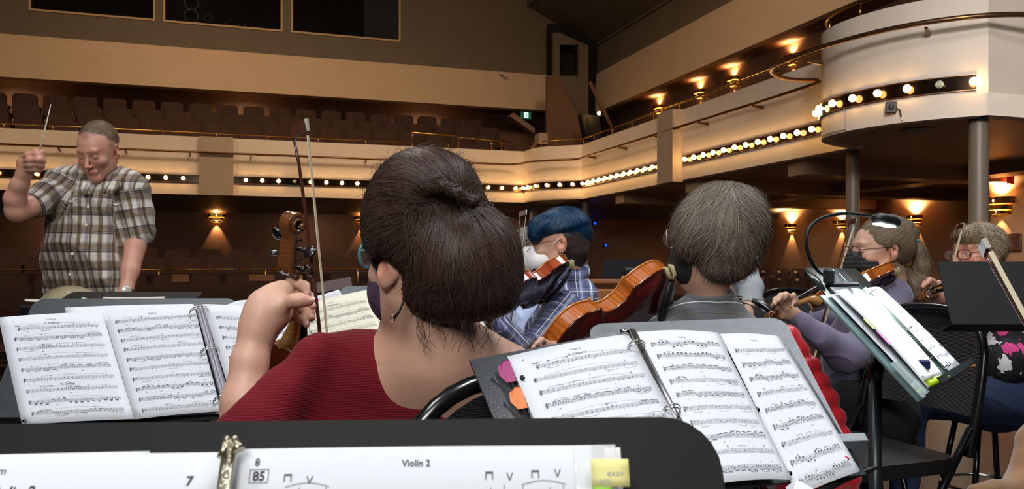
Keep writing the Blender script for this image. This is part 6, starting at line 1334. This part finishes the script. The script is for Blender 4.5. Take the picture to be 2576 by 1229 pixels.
# ---------------------------------------------------------------- person in the pale grey t-shirt beyond the grey haired player
O = np.array((1.0, 3.55, 0.)); tp, Mt, b = profile_player('person in a pale grey t-shirt, mostly hidden behind the grey haired player', 1838, 600, 3.50, O, -PI / 2 - .5)
b.chain([(1850, 640, 3.53, 34), (1862, 720, 3.58, 42), (1870, 900, 3.58, 50)], .03); b.chain([(1880, 745, 3.52, 20), (1882, 775, 3.42, 22), (1868, 850, 3.38, 21), (1800, 900, 3.23, 16)], .02); skin_mesh('body', [(b, .005)], m_skin, tp, O, tint=face_tint(Mt))
s = Blob(); s.chain([(1862, 690, 3.58, 40), (1872, 760, 3.58, 50), (1875, 900, 3.58, 54), (1870, 1000, 3.2, 62)], .04); s.chain([(1866, 695, 3.54, 36), (1889, 722, 3.48, 33), (1884, 765, 3.44, 32)], .03); s.chain([(1876, 800, 3.38, 44), (1870, 850, 3.36, 44)], .006, 1); skin_mesh('t_shirt', [(s, .005)], mat('pale grey cotton', (152, 158, 160), .85, bump=.1, bscale=300), tp, O, disp=folds(.005, 13, 51))
hb = Blob(); hb.ell(P(1850, 580, 3.50), (.09, .09, .085), .03); hb.ell(P(1876, 625, 3.50), (.05, .05, .06), .03); skin_mesh('hair', [(hb, .005)], m_hbrown, tp, O, disp=lambda v, n: .004 * noise3(v, 70, 8), tint=lambda v, n: np.repeat((.9 + .4 * np.abs(noise3(v, 80, 8)))[:, None], 3, 1)); seated(tp, O, (1.03, 3.62, .53), PI - .5, m_trdark, m_shoe)
# ---------------------------------------------------------------- ponytailed violinist in lavender
O = np.array((1.32, 3.02, 0.)); pv, Mp, b = profile_player('violinist with a long ponytail, black mask and lavender sweater under the gooseneck lamp', 2216, 630, 2.93, O, -PI / 2 + .02, 1.0, .06, lids=1)
b.chain([(2238, 665, 2.94, 34), (2248, 705, 2.96, 36), (2254, 745, 2.98, 48)], .03); b.chain([(2255, 780, 3.0, 46), (2255, 900, 3.0, 55)], .05); b.chain([(2250, 770, 2.98, 34), (2230, 780, 2.87, 30), (2130, 893, 2.71, 22), (2010, 802, 2.675, 15)], .03)
hd = Blob(); hd.chain([(2010, 800, 2.685, 20), (1992, 786, 2.670, 18), (1975, 772, 2.655, 17)], .015); hd.chain([(1990, 790, 2.675, 15), (1968, 790, 2.665, 14)], .012)
for ch in ([(1985, 762, 2.655, 9), (1986, 746, 2.635, 8.5), (1976, 741, 2.615, 8), (1970, 751, 2.605, 7)], [(1978, 768, 2.645, 9), (1975, 748, 2.620, 8.5), (1964, 744, 2.605, 8), (1958, 755, 2.595, 7)], [(1970, 775, 2.645, 9), (1962, 757, 2.615, 8), (1952, 753, 2.605, 7.5), (1948, 763, 2.595, 7)],
           [(1962, 785, 2.655, 8), (1952, 772, 2.630, 7.5), (1944, 768, 2.615, 7)], [(1992, 775, 2.685, 9.5), (1998, 755, 2.695, 9), (1996, 742, 2.685, 8)]): hd.chain(ch, .004)
skin_mesh('body', [(b, .0025), (hd, .0022)], m_skin, pv, O, tint=face_tint(Mp, 1., brow=(.62, .50, .42)))
m_lav = mat('lavender knit', (104, 97, 120), .9, bump=.15, bscale=400, sheen=.2)
s = Blob(); s.chain([(2252, 750, 2.98, 50), (2262, 810, 3.0, 62), (2240, 900, 3.0, 85), (2190, 955, 2.98, 92)], .04); s.chain([(2245, 745, 2.9, 48), (2215, 790, 2.84, 52), (2165, 880, 2.74, 46), (2130, 893, 2.70, 42)], .04)
s.chain([(2130, 893, 2.70, 42), (2075, 850, 2.66, 33), (2020, 810, 2.67, 25), (2000, 798, 2.67, 22)], .03); s.chain([(2250, 745, 3.06, 45), (2170, 850, 3.14, 40), (2060, 800, 3.16, 26)], .04); s.chain([(2160, 820, 2.95, 55), (2140, 900, 2.95, 70)], .06); s.chain([(2180, 960, 2.98, 95), (2160, 975, 2.95, 80)], .05)
s.chain([(2244, 705, 2.95, 37), (2238, 650, 2.94, 44)], .006, 1); skin_mesh('sweater', [(s, .005)], m_lav, pv, O, disp=folds(.0055, 13, 61))
MB().box(tuple(P(2208, 940, 2.66) - O), (.010, .002, .022)).build('hem_label', mat('pale grey label', (120, 116, 140), .7), pv)
hb = Blob(); hb.ell(P(2226, 607, 2.93), (.093, .084, .079), .02); hb.ell(P(2260, 625, 2.93), (.055, .07, .065), .03); hb.at(Mp, 1.).ell((0, .022, .044), (.081, .098, .086), .01).cut((0, -.070, .050), (0, -1, -.35), .003).ell((.080, .012, -.012), (.03, .024, .03), .006, 1).cut((0, -.0, -.072), (0, .3, -1), .003); hb.at()
hb.ell(P(2222, 632, 2.84), (.022, .03, .026), .006, 1); hb.chain([(2165, 650, 2.86, 40), (2192, 655, 2.83, 22)], .008, 1)
skin_mesh('hair', [(hb, .003)], m_hblond, pv, O, disp=lambda v, n: .001 * noise3(v * np.array((.4, 1, 1.5)), 120, 8), tint=lambda v, n: np.repeat((.65 + .25 * np.abs(noise3(v, 80, 8)))[:, None], 3, 1))
tieP = P(2276, 566, 2.93)
def flow4(p): r = tieP - p; return r / (np.linalg.norm(r, axis=1, keepdims=True) + 1e-9)
strands('hair_strands', hb, surf_points(hb, .005, 3500, None, 3), flow4, .06, m_hblond, pv, O, 7, .0006, (.0003, .0016), .08, seed=5, dark=.5, stray=.02)
pt = Blob(); pt.chain([(2266, 572, 2.93, 12), (2286, 566, 2.93, 15), (2300, 585, 2.93, 14), (2303, 604, 2.93, 9), (2312, 630, 2.93, 18), (2320, 670, 2.93, 22), (2320, 710, 2.93, 19), (2308, 745, 2.92, 8)], .02); pt.chain([(2280, 680, 2.93, 14), (2300, 715, 2.92, 16), (2312, 755, 2.92, 9)], .02)
skin_mesh('ponytail', [(pt, .003)], m_hblond, pv, O, disp=lambda v, n: .0018 * noise3(v * np.array((1.6, 1, .2)), 150, 8), tint=lambda v, n: np.repeat((.55 + .3 * np.abs(noise3(v, 80, 8)))[:, None], 3, 1))
strands('ponytail_strands', pt, surf_points(pt, .005, 2600, None, 3), lambda p: np.tile(nrm((.12, 0, -1)), (len(p), 1)), .08, m_hblond, pv, O, 7, .0006, (.0005, .003), .15, seed=5, dark=.45, stray=.1)
m_teal = mat('teal hair elastic', (80, 170, 180), .5)
for c, ax, r in (((2275, 566, 2.93), (1, 0, .2), .019), ((2303, 604, 2.93), (.1, 0, 1), .0135)):
    c = P(*c) - O; ax = nrm(ax); u = nrm(np.cross(ax, (0, 1, .1))); w = np.cross(ax, u); MB().tube([c + u * r * math.cos(t) + w * r * math.sin(t) for t in np.linspace(0, 2 * PI, 17)[:-1]], .0035, 6, closed=True).build('hair_elastic', m_teal, pv)
mk = Blob(); mk.at(Mp, 1.).ell((0, -.060, -.050), (.064, .062, .058), .01).cap((0, -.108, -.012), (0, -.122, -.045), .012, .015, .035).ell((0, -.085, -.098), (.035, .035, .02), .03).cut((0, -.030, 0), (0, 1, .1), .003).cut((0, -.09, .002), (0, .3, 1), .003); mk.at(); skin_mesh('face_mask', [(mk, .003)], MATS['black mask cloth'], pv, O, disp=lambda v, n: .0012 * np.sin(v[:, 2] * 420))
f_ = lambda q: Mp[:3, :3] @ np.array(q) + Mp[:3, 3] - O
for q in (((.052, -.048, -.010), (.068, -.02, .004), (.082, .006, .02)), ((.050, -.04, -.085), (.066, -.01, -.055), (.080, .012, -.030))): MB().tube([f_(k) for k in q], .0017, 5).build('mask_strap', m_blackp, pv)
glasses(Mp, 1., pv, O, mat('brown tortoise frame', (70, 44, 36), .3), .025, .019, .0016)
seated(pv, O, (1.28, 2.98, .52), PI + .05, m_trdark, m_shoe, seat_r=.12)
# ---------------------------------------------------------------- short haired woman in red glasses and floral blouse
O = np.array((1.95, 3.35, 0.)); fw, Mf, b = profile_player('short haired blond woman in dark red glasses and floral blouse, half behind the black stand', 2460, 636, 3.25, O, -PI / 2 + .32, 1.0, .08)
b.chain([(2475, 680, 3.27, 34), (2482, 730, 3.3, 40), (2490, 900, 3.3, 50)], .04); b.chain([(2484, 770, 3.3, 38), (2452, 800, 3.2, 32)], .03)
hd = Blob(); hd.chain([(2455, 800, 3.2, 34), (2405, 790, 3.05, 30), (2372, 757, 2.98, 21), (2362, 745, 2.96, 19)], .02); hd.chain([(2362, 745, 2.96, 18), (2350, 730, 2.95, 17)], .02)
for ch in ([(2352, 722, 2.94, 9), (2346, 708, 2.92, 8.5), (2338, 704, 2.90, 8), (2332, 712, 2.89, 7)], [(2345, 728, 2.94, 9), (2336, 714, 2.92, 8), (2327, 712, 2.90, 7.5), (2322, 720, 2.89, 7)], [(2342, 735, 2.94, 8.5), (2330, 724, 2.92, 8), (2320, 724, 2.90, 7)], [(2344, 745, 2.94, 8), (2332, 738, 2.92, 7), (2322, 738, 2.91, 6.5)], [(2358, 728, 2.96, 9), (2362, 712, 2.97, 8)]): hd.chain(ch, .004)
skin_mesh('body', [(b, .0028), (hd, .0028)], m_skinr, fw, O, tint=face_tint(Mf, 1., brow=(.75, .6, .5), cheek=(1.08, .78, .74))); eyes(Mf, 1., fw, O)
MB().tube([P(2372, 757, 2.98) - O + np.array((.034 * math.cos(t) * .8, .034 * math.sin(t) * .6, .030 * math.cos(t) * -.62)) for t in np.linspace(0, 2 * PI, 17)[:-1]], .0012, 5, closed=True).build('bracelet', MATS['brown tortoise frame'], fw)
m_flor = mat('black floral blouse', (18, 16, 20), .8, bump=.1, bscale=300); nt = m_flor.node_tree; tcn = nt.nodes.new('ShaderNodeTexCoord'); vo = nt.nodes.new('ShaderNodeTexVoronoi'); vo.inputs['Scale'].default_value = 14; no = nt.nodes.new('ShaderNodeTexNoise'); no.inputs['Scale'].default_value = 45
mxv = nt.nodes.new('ShaderNodeMix'); mxv.data_type = 'VECTOR'; mxv.inputs[0].default_value = .07; nt.links.new(tcn.outputs['Object'], no.inputs['Vector']); nt.links.new(tcn.outputs['Object'], mxv.inputs[4]); nt.links.new(no.outputs['Color'], mxv.inputs[5]); nt.links.new(mxv.outputs[1], vo.inputs['Vector'])
lt = nt.nodes.new('ShaderNodeMath'); lt.operation = 'LESS_THAN'; lt.inputs[1].default_value = .38; nt.links.new(vo.outputs['Distance'], lt.inputs[0]); sx_ = nt.nodes.new('ShaderNodeSeparateColor'); nt.links.new(vo.outputs['Color'], sx_.inputs[0])
cr_ = nt.nodes.new('ShaderNodeValToRGB'); cr_.color_ramp.interpolation = 'CONSTANT'; e = cr_.color_ramp.elements; e[0].color = (*lin((210, 60, 130)), 1); e[1].position = .3; e[1].color = (*lin((225, 220, 222)), 1)
for p_, c_ in ((.52, (20, 18, 24)), (.60, (216, 90, 120)), (.72, (190, 176, 120)), (.80, (230, 226, 226))): k = e.new(p_); k.color = (*lin(c_), 1)
nt.links.new(sx_.outputs[0], cr_.inputs[0]); mc = nt.nodes.new('ShaderNodeMix'); mc.data_type = 'RGBA'; mc.inputs[6].default_value = (*lin((18, 16, 20)), 1); nt.links.new(lt.outputs[0], mc.inputs[0]); nt.links.new(cr_.outputs[0], mc.inputs[7]); nt.links.new(mc.outputs[2], nt.nodes['Principled BSDF'].inputs['Base Color'])
s = Blob(); s.chain([(2482, 745, 3.3, 50), (2490, 830, 3.32, 66), (2500, 885, 3.30, 76), (2503, 905, 3.28, 82)], .04); s.chain([(2470, 750, 3.22, 44), (2440, 810, 3.14, 42), (2425, 800, 3.10, 40)], .04); s.chain([(2470, 760, 3.38, 40), (2380, 820, 3.4, 36), (2350, 790, 3.42, 30)], .04); s.chain([(2440, 830, 3.3, 50), (2380, 800, 3.32, 40)], .05)
skin_mesh('floral_blouse', [(s, .006)], m_flor, fw, O, disp=folds(.006, 14, 71))
hb = Blob(); hb.ell(P(2468, 608, 3.25), (.090, .086, .076), .02); hb.ell(P(2490, 632, 3.25), (.050, .07, .058), .03); hb.ell(P(2432, 590, 3.22), (.040, .05, .034), .03); hb.ell(P(2450, 655, 3.16), (.034, .04, .05), .01, 1)
skin_mesh('hair', [(hb, .0035)], m_hash, fw, O, disp=lambda v, n: .004 * noise3(v, 60, 8), tint=lambda v, n: np.repeat((.6 + .35 * np.abs(noise3(v, 80, 8)))[:, None], 3, 1))
c5 = P(2475, 575, 3.25)
def flow5(p): d = p - c5; d[:, 2] -= .03; d[:, 0] -= .02; return d / (np.linalg.norm(d, axis=1, keepdims=True) + 1e-9)
strands('hair_strands', hb, surf_points(hb, .006, 3500, None, 3), flow5, .045, m_hash, fw, O, 7, .0009, (.001, .008), .6, seed=5, dark=.5, stray=.2)
glasses(Mf, 1., fw, O, mat('dark red plastic frame', (92, 26, 34), .3), .025, .019, .0022)
seated(fw, O, (1.93, 3.35, .51), PI + .15, m_jeans, m_shoe, seat_r=.105)
# ---------------------------------------------------------------- conductor
O = np.array((-1.83, 3.55, 0.)); co = person('standing man with short receding hair in brown and white plaid shirt, looking down, baton raised', O[0], O[1])
Mc = pose(P(249, 378, 3.5), rotz(-.10) @ roty(.03) @ rotx(.52)); b = Blob(); head(b, Mc, .985, lids=1, jaw=1.04); b.chain([(168, 472, 3.56, 22), (240, 480, 3.6, 40), (318, 480, 3.61, 24)], .03)
b.chain([(247, 410, 3.54, 40), (243, 450, 3.57, 42), (240, 480, 3.58, 55)], .03); b.chain([(238, 500, 3.6, 55), (225, 680, 3.62, 50)], .05)
ar = Blob(); ar.chain([(140, 460, 3.52, 30), (88, 512, 3.40, 30), (42, 532, 3.30, 27)], .02); ar.chain([(42, 530, 3.30, 27), (38, 500, 3.28, 27), (50, 465, 3.26, 22), (62, 432, 3.25, 17)], .015); ar.chain([(62, 432, 3.25, 18), (70, 412, 3.25, 24), (78, 404, 3.25, 22)], .02)
for ch in ([(58, 398, 3.24, 11), (72, 390, 3.20, 10), (95, 388, 3.19, 9.5), (104, 394, 3.20, 8.5)], [(60, 408, 3.235, 11), (76, 402, 3.19, 10), (98, 401, 3.18, 9.5), (108, 406, 3.20, 8.5)], [(62, 418, 3.235, 10.5), (78, 414, 3.195, 9.5), (98, 413, 3.19, 9), (106, 418, 3.205, 8)], [(66, 428, 3.24, 9.5), (80, 426, 3.205, 8.5), (94, 425, 3.20, 8), (100, 428, 3.21, 7)], [(80, 400, 3.25, 12), (92, 384, 3.25, 10.5), (103, 384, 3.235, 9)]): ar.chain(ch, .004)
al = Blob(); al.chain([(335, 470, 3.6, 30), (348, 560, 3.6, 29), (340, 620, 3.57, 27), (328, 680, 3.52, 23), (318, 728, 3.48, 16)], .02); al.chain([(318, 728, 3.48, 16), (312, 752, 3.46, 20), (300, 775, 3.44, 16)], .02)
for k in range(4): al.chain([(303 + k * 7, 765, 3.44, 8), (297 + k * 7, 790, 3.42, 8), (296 + k * 7, 812, 3.42, 7)], .004)
fc = face_tint(Mc, .985, lips=(.90, .62, .58), brow=(.58, .46, .40), cheek=(1.06, .80, .76)); McI = np.linalg.inv(Mc)
def tintc(v, n):
    c = fc(v, n); p = (v @ McI[:3, :3].T + McI[:3, 3]) / .985; x, y, z = p[:, 0], p[:, 1], p[:, 2]
    h = np.clip((z - .060 - .35 * np.maximum(0, -y - .0)) * 60 + (1 - np.abs(x) / .030) * (z > .06) * 1.2, 0, 1) * np.clip((y + .088) * 40, 0, 1); h = np.maximum(h, np.clip((np.abs(x) - .057) * 60, 0, 1) * np.clip((y + .035 + 0 * x) * 60, 0, 1) * np.clip((z - .012) * 60, 0, 1) * .8)
    h = (h * .75 * (.92 + .05 * noise3(p, 300, 3)))[:, None]; return c * (1 - h) + np.array((.50, .47, .43)) * h
skin_mesh('body', [(b, .0028), (ar, .0028), (al, .004)], m_skinr, co, O, tint=tintc)
hs = Blob(); hs.at(Mc, .985).ell((0, .022, .042), (.0755, .0925, .083), .02); hs.at()
def keepc(v):
    p = (v @ McI[:3, :3].T + McI[:3, 3]) / .985; x, y, z = p.T
    return ((z > .085 - .0 * y) & (y > -.045)) | ((np.abs(x) < .026) & (z > .075) & (y > -.07)) | ((np.abs(x) > .058) & (y > -.02) & (z > .02))
Mc3 = Mc[:3, :3]; strands('short_hair', hs, surf_points(hs, .004, 3500, keepc, 3), lambda p: np.tile(Mc3 @ nrm((.1, -1, .5)), (len(p), 1)), .016, m_hshort, co, O, 3, .0006, (.0004, .003), .4, seed=5, dark=.6)
m_plaidc = cloth_mat('brown white and purple plaid cotton', [(0, (216, 214, 208)), (.22, (150, 134, 120)), (.26, (136, 120, 100)), (.42, (226, 224, 218)), (.62, (186, 180, 180)), (.66, (168, 158, 160)), (.80, (196, 192, 188)), (.84, (128, 112, 92)), (.95, (210, 206, 200))],
    [(0, (232, 230, 226)), (.40, (150, 138, 132)), (.44, (84, 64, 92)), (.475, (176, 166, 160)), (.52, (90, 70, 96)), (.55, (160, 144, 126)), (.90, (206, 200, 192))], .074, .076)
s = Blob(); s.chain([(240, 470, 3.58, 62), (235, 500, 3.58, 80)], .04); s.chain([(170, 468, 3.56, 50), (310, 475, 3.6, 52)], .05); s.ell(P(225, 540, 3.58), (.185, .125, .17), .06); s.ell(P(215, 650, 3.56), (.178, .145, .20), .06); s.ell(P(210, 735, 3.56), (.200, .15, .10), .05)
s.chain([(165, 465, 3.54, 42), (120, 492, 3.45, 40), (92, 512, 3.40, 37)], .03); s.chain([(325, 478, 3.6, 44), (345, 540, 3.6, 43), (348, 585, 3.6, 42)], .03)
s.chain([(246, 440, 3.56, 44), (248, 400, 3.54, 52)], .008, 1); s.chain([(235, 478, 3.44, 14), (240, 440, 3.46, 30)], .01, 1)
s.cut(P(75, 520, 3.38), nrm(P(42, 532, 3.30) - P(120, 492, 3.45)), .003)
s2 = s; s.cut((0, 0, P(0, 752, 3.5)[2] - .012), (0, 0, -1), .004)
segs = [(P(165, 465, 3.54), P(70, 522, 3.37), .085), (P(325, 470, 3.6), P(350, 600, 3.6), .09)]
skin_mesh('plaid_shirt', [(s, .0055)], m_plaidc, co, O, disp=lambda v, n: folds(.0055, 13, 81)(v, n) - .004 * (np.abs(v[:, 0] - P(222, 0, 3.5)[0] - .02 * (v[:, 2] - 1)) < .002), fab=fabf(segs, warp=.007))
cl = Blob(); cl.chain([(196, 434, 3.52, 6), (206, 452, 3.47, 8), (224, 486, 3.425, 6)], .02); cl.chain([(186, 436, 3.53, 5), (196, 458, 3.47, 7), (212, 488, 3.425, 4)], .02); cl.chain([(298, 436, 3.56, 6), (288, 458, 3.48, 8), (264, 482, 3.43, 6)], .02); cl.chain([(306, 440, 3.56, 5), (298, 464, 3.48, 6), (280, 488, 3.43, 4)], .02); cl.chain([(192, 436, 3.53, 8), (200, 424, 3.62, 8), (245, 415, 3.68, 9), (292, 425, 3.64, 8), (302, 438, 3.56, 8)], .02)
skin_mesh('collar', [(cl, .004)], m_plaidc, co, O, fab=fabf())
m_btn = mat('pearl shirt button', (216, 210, 190), .3)
for px, py, d in ((222, 520, 3.383), (217, 565, 3.368), (188, 596, 3.362), (182, 638, 3.345), (176, 690, 3.338), (172, 735, 3.348)): MB().lathe([(.0001, 0), (.006, 0), (.006, .002), (.004, .003), (.0001, .002)], 12, Matrix.Translation((P(px, py, d - .006) - O).tolist()) @ R(PI / 2, 'X')).build('button', m_btn, co)
for x0, x1, y0, d in ((152, 196, 500, 3.415), (268, 312, 508, 3.43)):
    pk = Blob(); pk.chain([(x0, y0, d + .004, 2.2), ((x0 + x1) / 2, y0 + 8, d + .002, 3), (x1, y0 + 1, d + .004, 2.2)], .01); skin_mesh('pocket_flap', [(pk, .003)], m_plaidc, co, O, fab=fabf())
t = Blob(); t.ell(P(208, 775, 3.58), (.185, .14, .12), .05)
for sx in (-1, 1):
    h = P(208 + sx * 52, 800, 3.58); kx = h + np.array((sx * .02, -.02, 0)); kx[2] = .50; az = kx + np.array((sx * .01, .04, 0)); az[2] = .09; t.cap(h, kx, .100, .070, .04); t.cap(kx, az, .068, .055, .02)
    sh = Blob(); sh.ell((az[0], az[1] - .06, .045), (.050, .145, .045)); sh.ell((az[0], az[1], .07), (.045, .05, .05), .03); sh.cut((0, 0, .010), (0, 0, -1), .002); skin_mesh('shoe', [(sh, .008)], m_shoe, co, O)
skin_mesh('trousers', [(t, .010)], m_khaki, co, O, disp=folds(.004, 12, 5))
wt = MB(); c = P(317, 731, 3.478) - O; ax = nrm(P(328, 680, 3.52) - P(316, 735, 3.477)); u = nrm(np.cross(ax, (0, 1, 0))); w = np.cross(ax, u)
MB().tube([c + (u * math.cos(k) + w * math.sin(k) * .85) * .0305 for k in np.linspace(0, 2 * PI, 25)[:-1]], .010, 6, closed=True, flat=(.25, tuple(ax))).build('watch_strap', m_blackp, co)
wf = nrm((.45, -.85, .1)); MB().lathe([(.0001, .0), (.021, 0), (.021, .006), (.018, .008), (.0001, .008)], 20, frame(c + wf * .029, nrm(np.cross((0, 0, 1), wf)), nrm(np.cross(wf, np.cross((0, 0, 1), wf))), wf)).build('watch_face', mat('silver watch face', (190, 184, 172), .3, .3), co)
bt = thing('baton', 'thin white conducting baton in the raised hand', 'baton', Matrix.Translation(P(88, 412, 3.2).tolist())); B0 = P(88, 412, 3.2)
MB().tube([P(*q) - B0 for q in ((94, 400, 3.205), (112, 330, 3.20), (128, 262, 3.19))], [.0034, .0026, .0014], 8).build('shaft', mat('pale baton wood', (214, 210, 186), .4), bt); MB().tube([P(*q) - B0 for q in ((76, 436, 3.225), (82, 428, 3.22), (94, 400, 3.205))], [.008, .010, .004], 10).build('handle', wood('cork brown handle', (140, 96, 60), .5), bt)
# ---------------------------------------------------------------- red quilted jacket on its chair, and the brown boot
ja = Blob(); edge = [(1985, 846, 24), (2012, 882, 27), (2038, 920, 28), (2060, 962, 29), (2082, 1004, 30), (2098, 1050, 31), (2112, 1098, 32), (2124, 1148, 33), (2132, 1200, 34), (2136, 1252, 34)]
dj = [1.93, 1.91, 1.90, 1.89, 1.88, 1.87, 1.86, 1.85, 1.85, 1.85]
for (x, y, r), d in zip(edge, dj): ja.chain([(x - 150, y + 34, d + .10, r * 1.05), (x - 60, y + 16, d - .01, r * 1.12), (x, y, d + .02, r)], .010)
ja.chain([(1890, 850, 1.98, 24), (1940, 838, 1.93, 24), (1985, 846, 1.93, 26)], .03); O = np.array((.56, 2.0, 0.))
jk = thing('quilted_jacket', 'bright red quilted jacket hung over the chair beside the right binder', 'jacket', T(*P(2020, 900, 1.92)))
Oj = P(2020, 900, 1.92); skin_mesh('shell', [(ja, .0045)], mat('glossy red quilted nylon', (196, 24, 40), .42, sheen=.2, bump=.15, bscale=60), jk, Oj, disp=lambda v, n: .0016 * noise3(v * np.array((3, 1, .6)), 60, 3) + .002 * noise3(v, 30, 4))
bo_ = Blob(); bo_.chain([(2455, 1240, 2.04, 24), (2500, 1236, 2.07, 30), (2575, 1234, 2.12, 42)], .03); bo_.chain([(2590, 1215, 2.13, 54), (2622, 1120, 2.17, 58), (2660, 1080, 2.2, 60)], .03); bo_.cut(P(2600, 1264, 2.1), (0, 0, -1), .006)
pb = person('person out of frame at the right edge, only a tan suede boot and shin showing', 1.6, 2.3); O = np.array((1.6, 2.3, 0.))
skin_mesh('boot', [(bo_, .005)], mat('tan suede', (124, 90, 56), .9, sheen=.3, bump=.25, bscale=200, var=.12, vscale=14), pb, O, disp=lambda v, n: .003 * noise3(v, 35, 4))
tl_ = Blob(); tl_.chain([(2620, 1140, 2.18, 58), (2820, 1120, 2.35, 70), (2960, 1000, 2.6, 85)], .03); tl_.chain([(2960, 1000, 2.6, 90), (3050, 1150, 2.9, 100)], .05); skin_mesh('trousers', [(tl_, .009)], m_trdark, pb, O)
so_ = Blob(); so_.chain([(2600, 1264, 2.14, 12), (2520, 1266, 2.09, 12), (2452, 1258, 2.04, 10)], .01); skin_mesh('boot_sole', [(so_, .004)], m_shoe, pb, O)
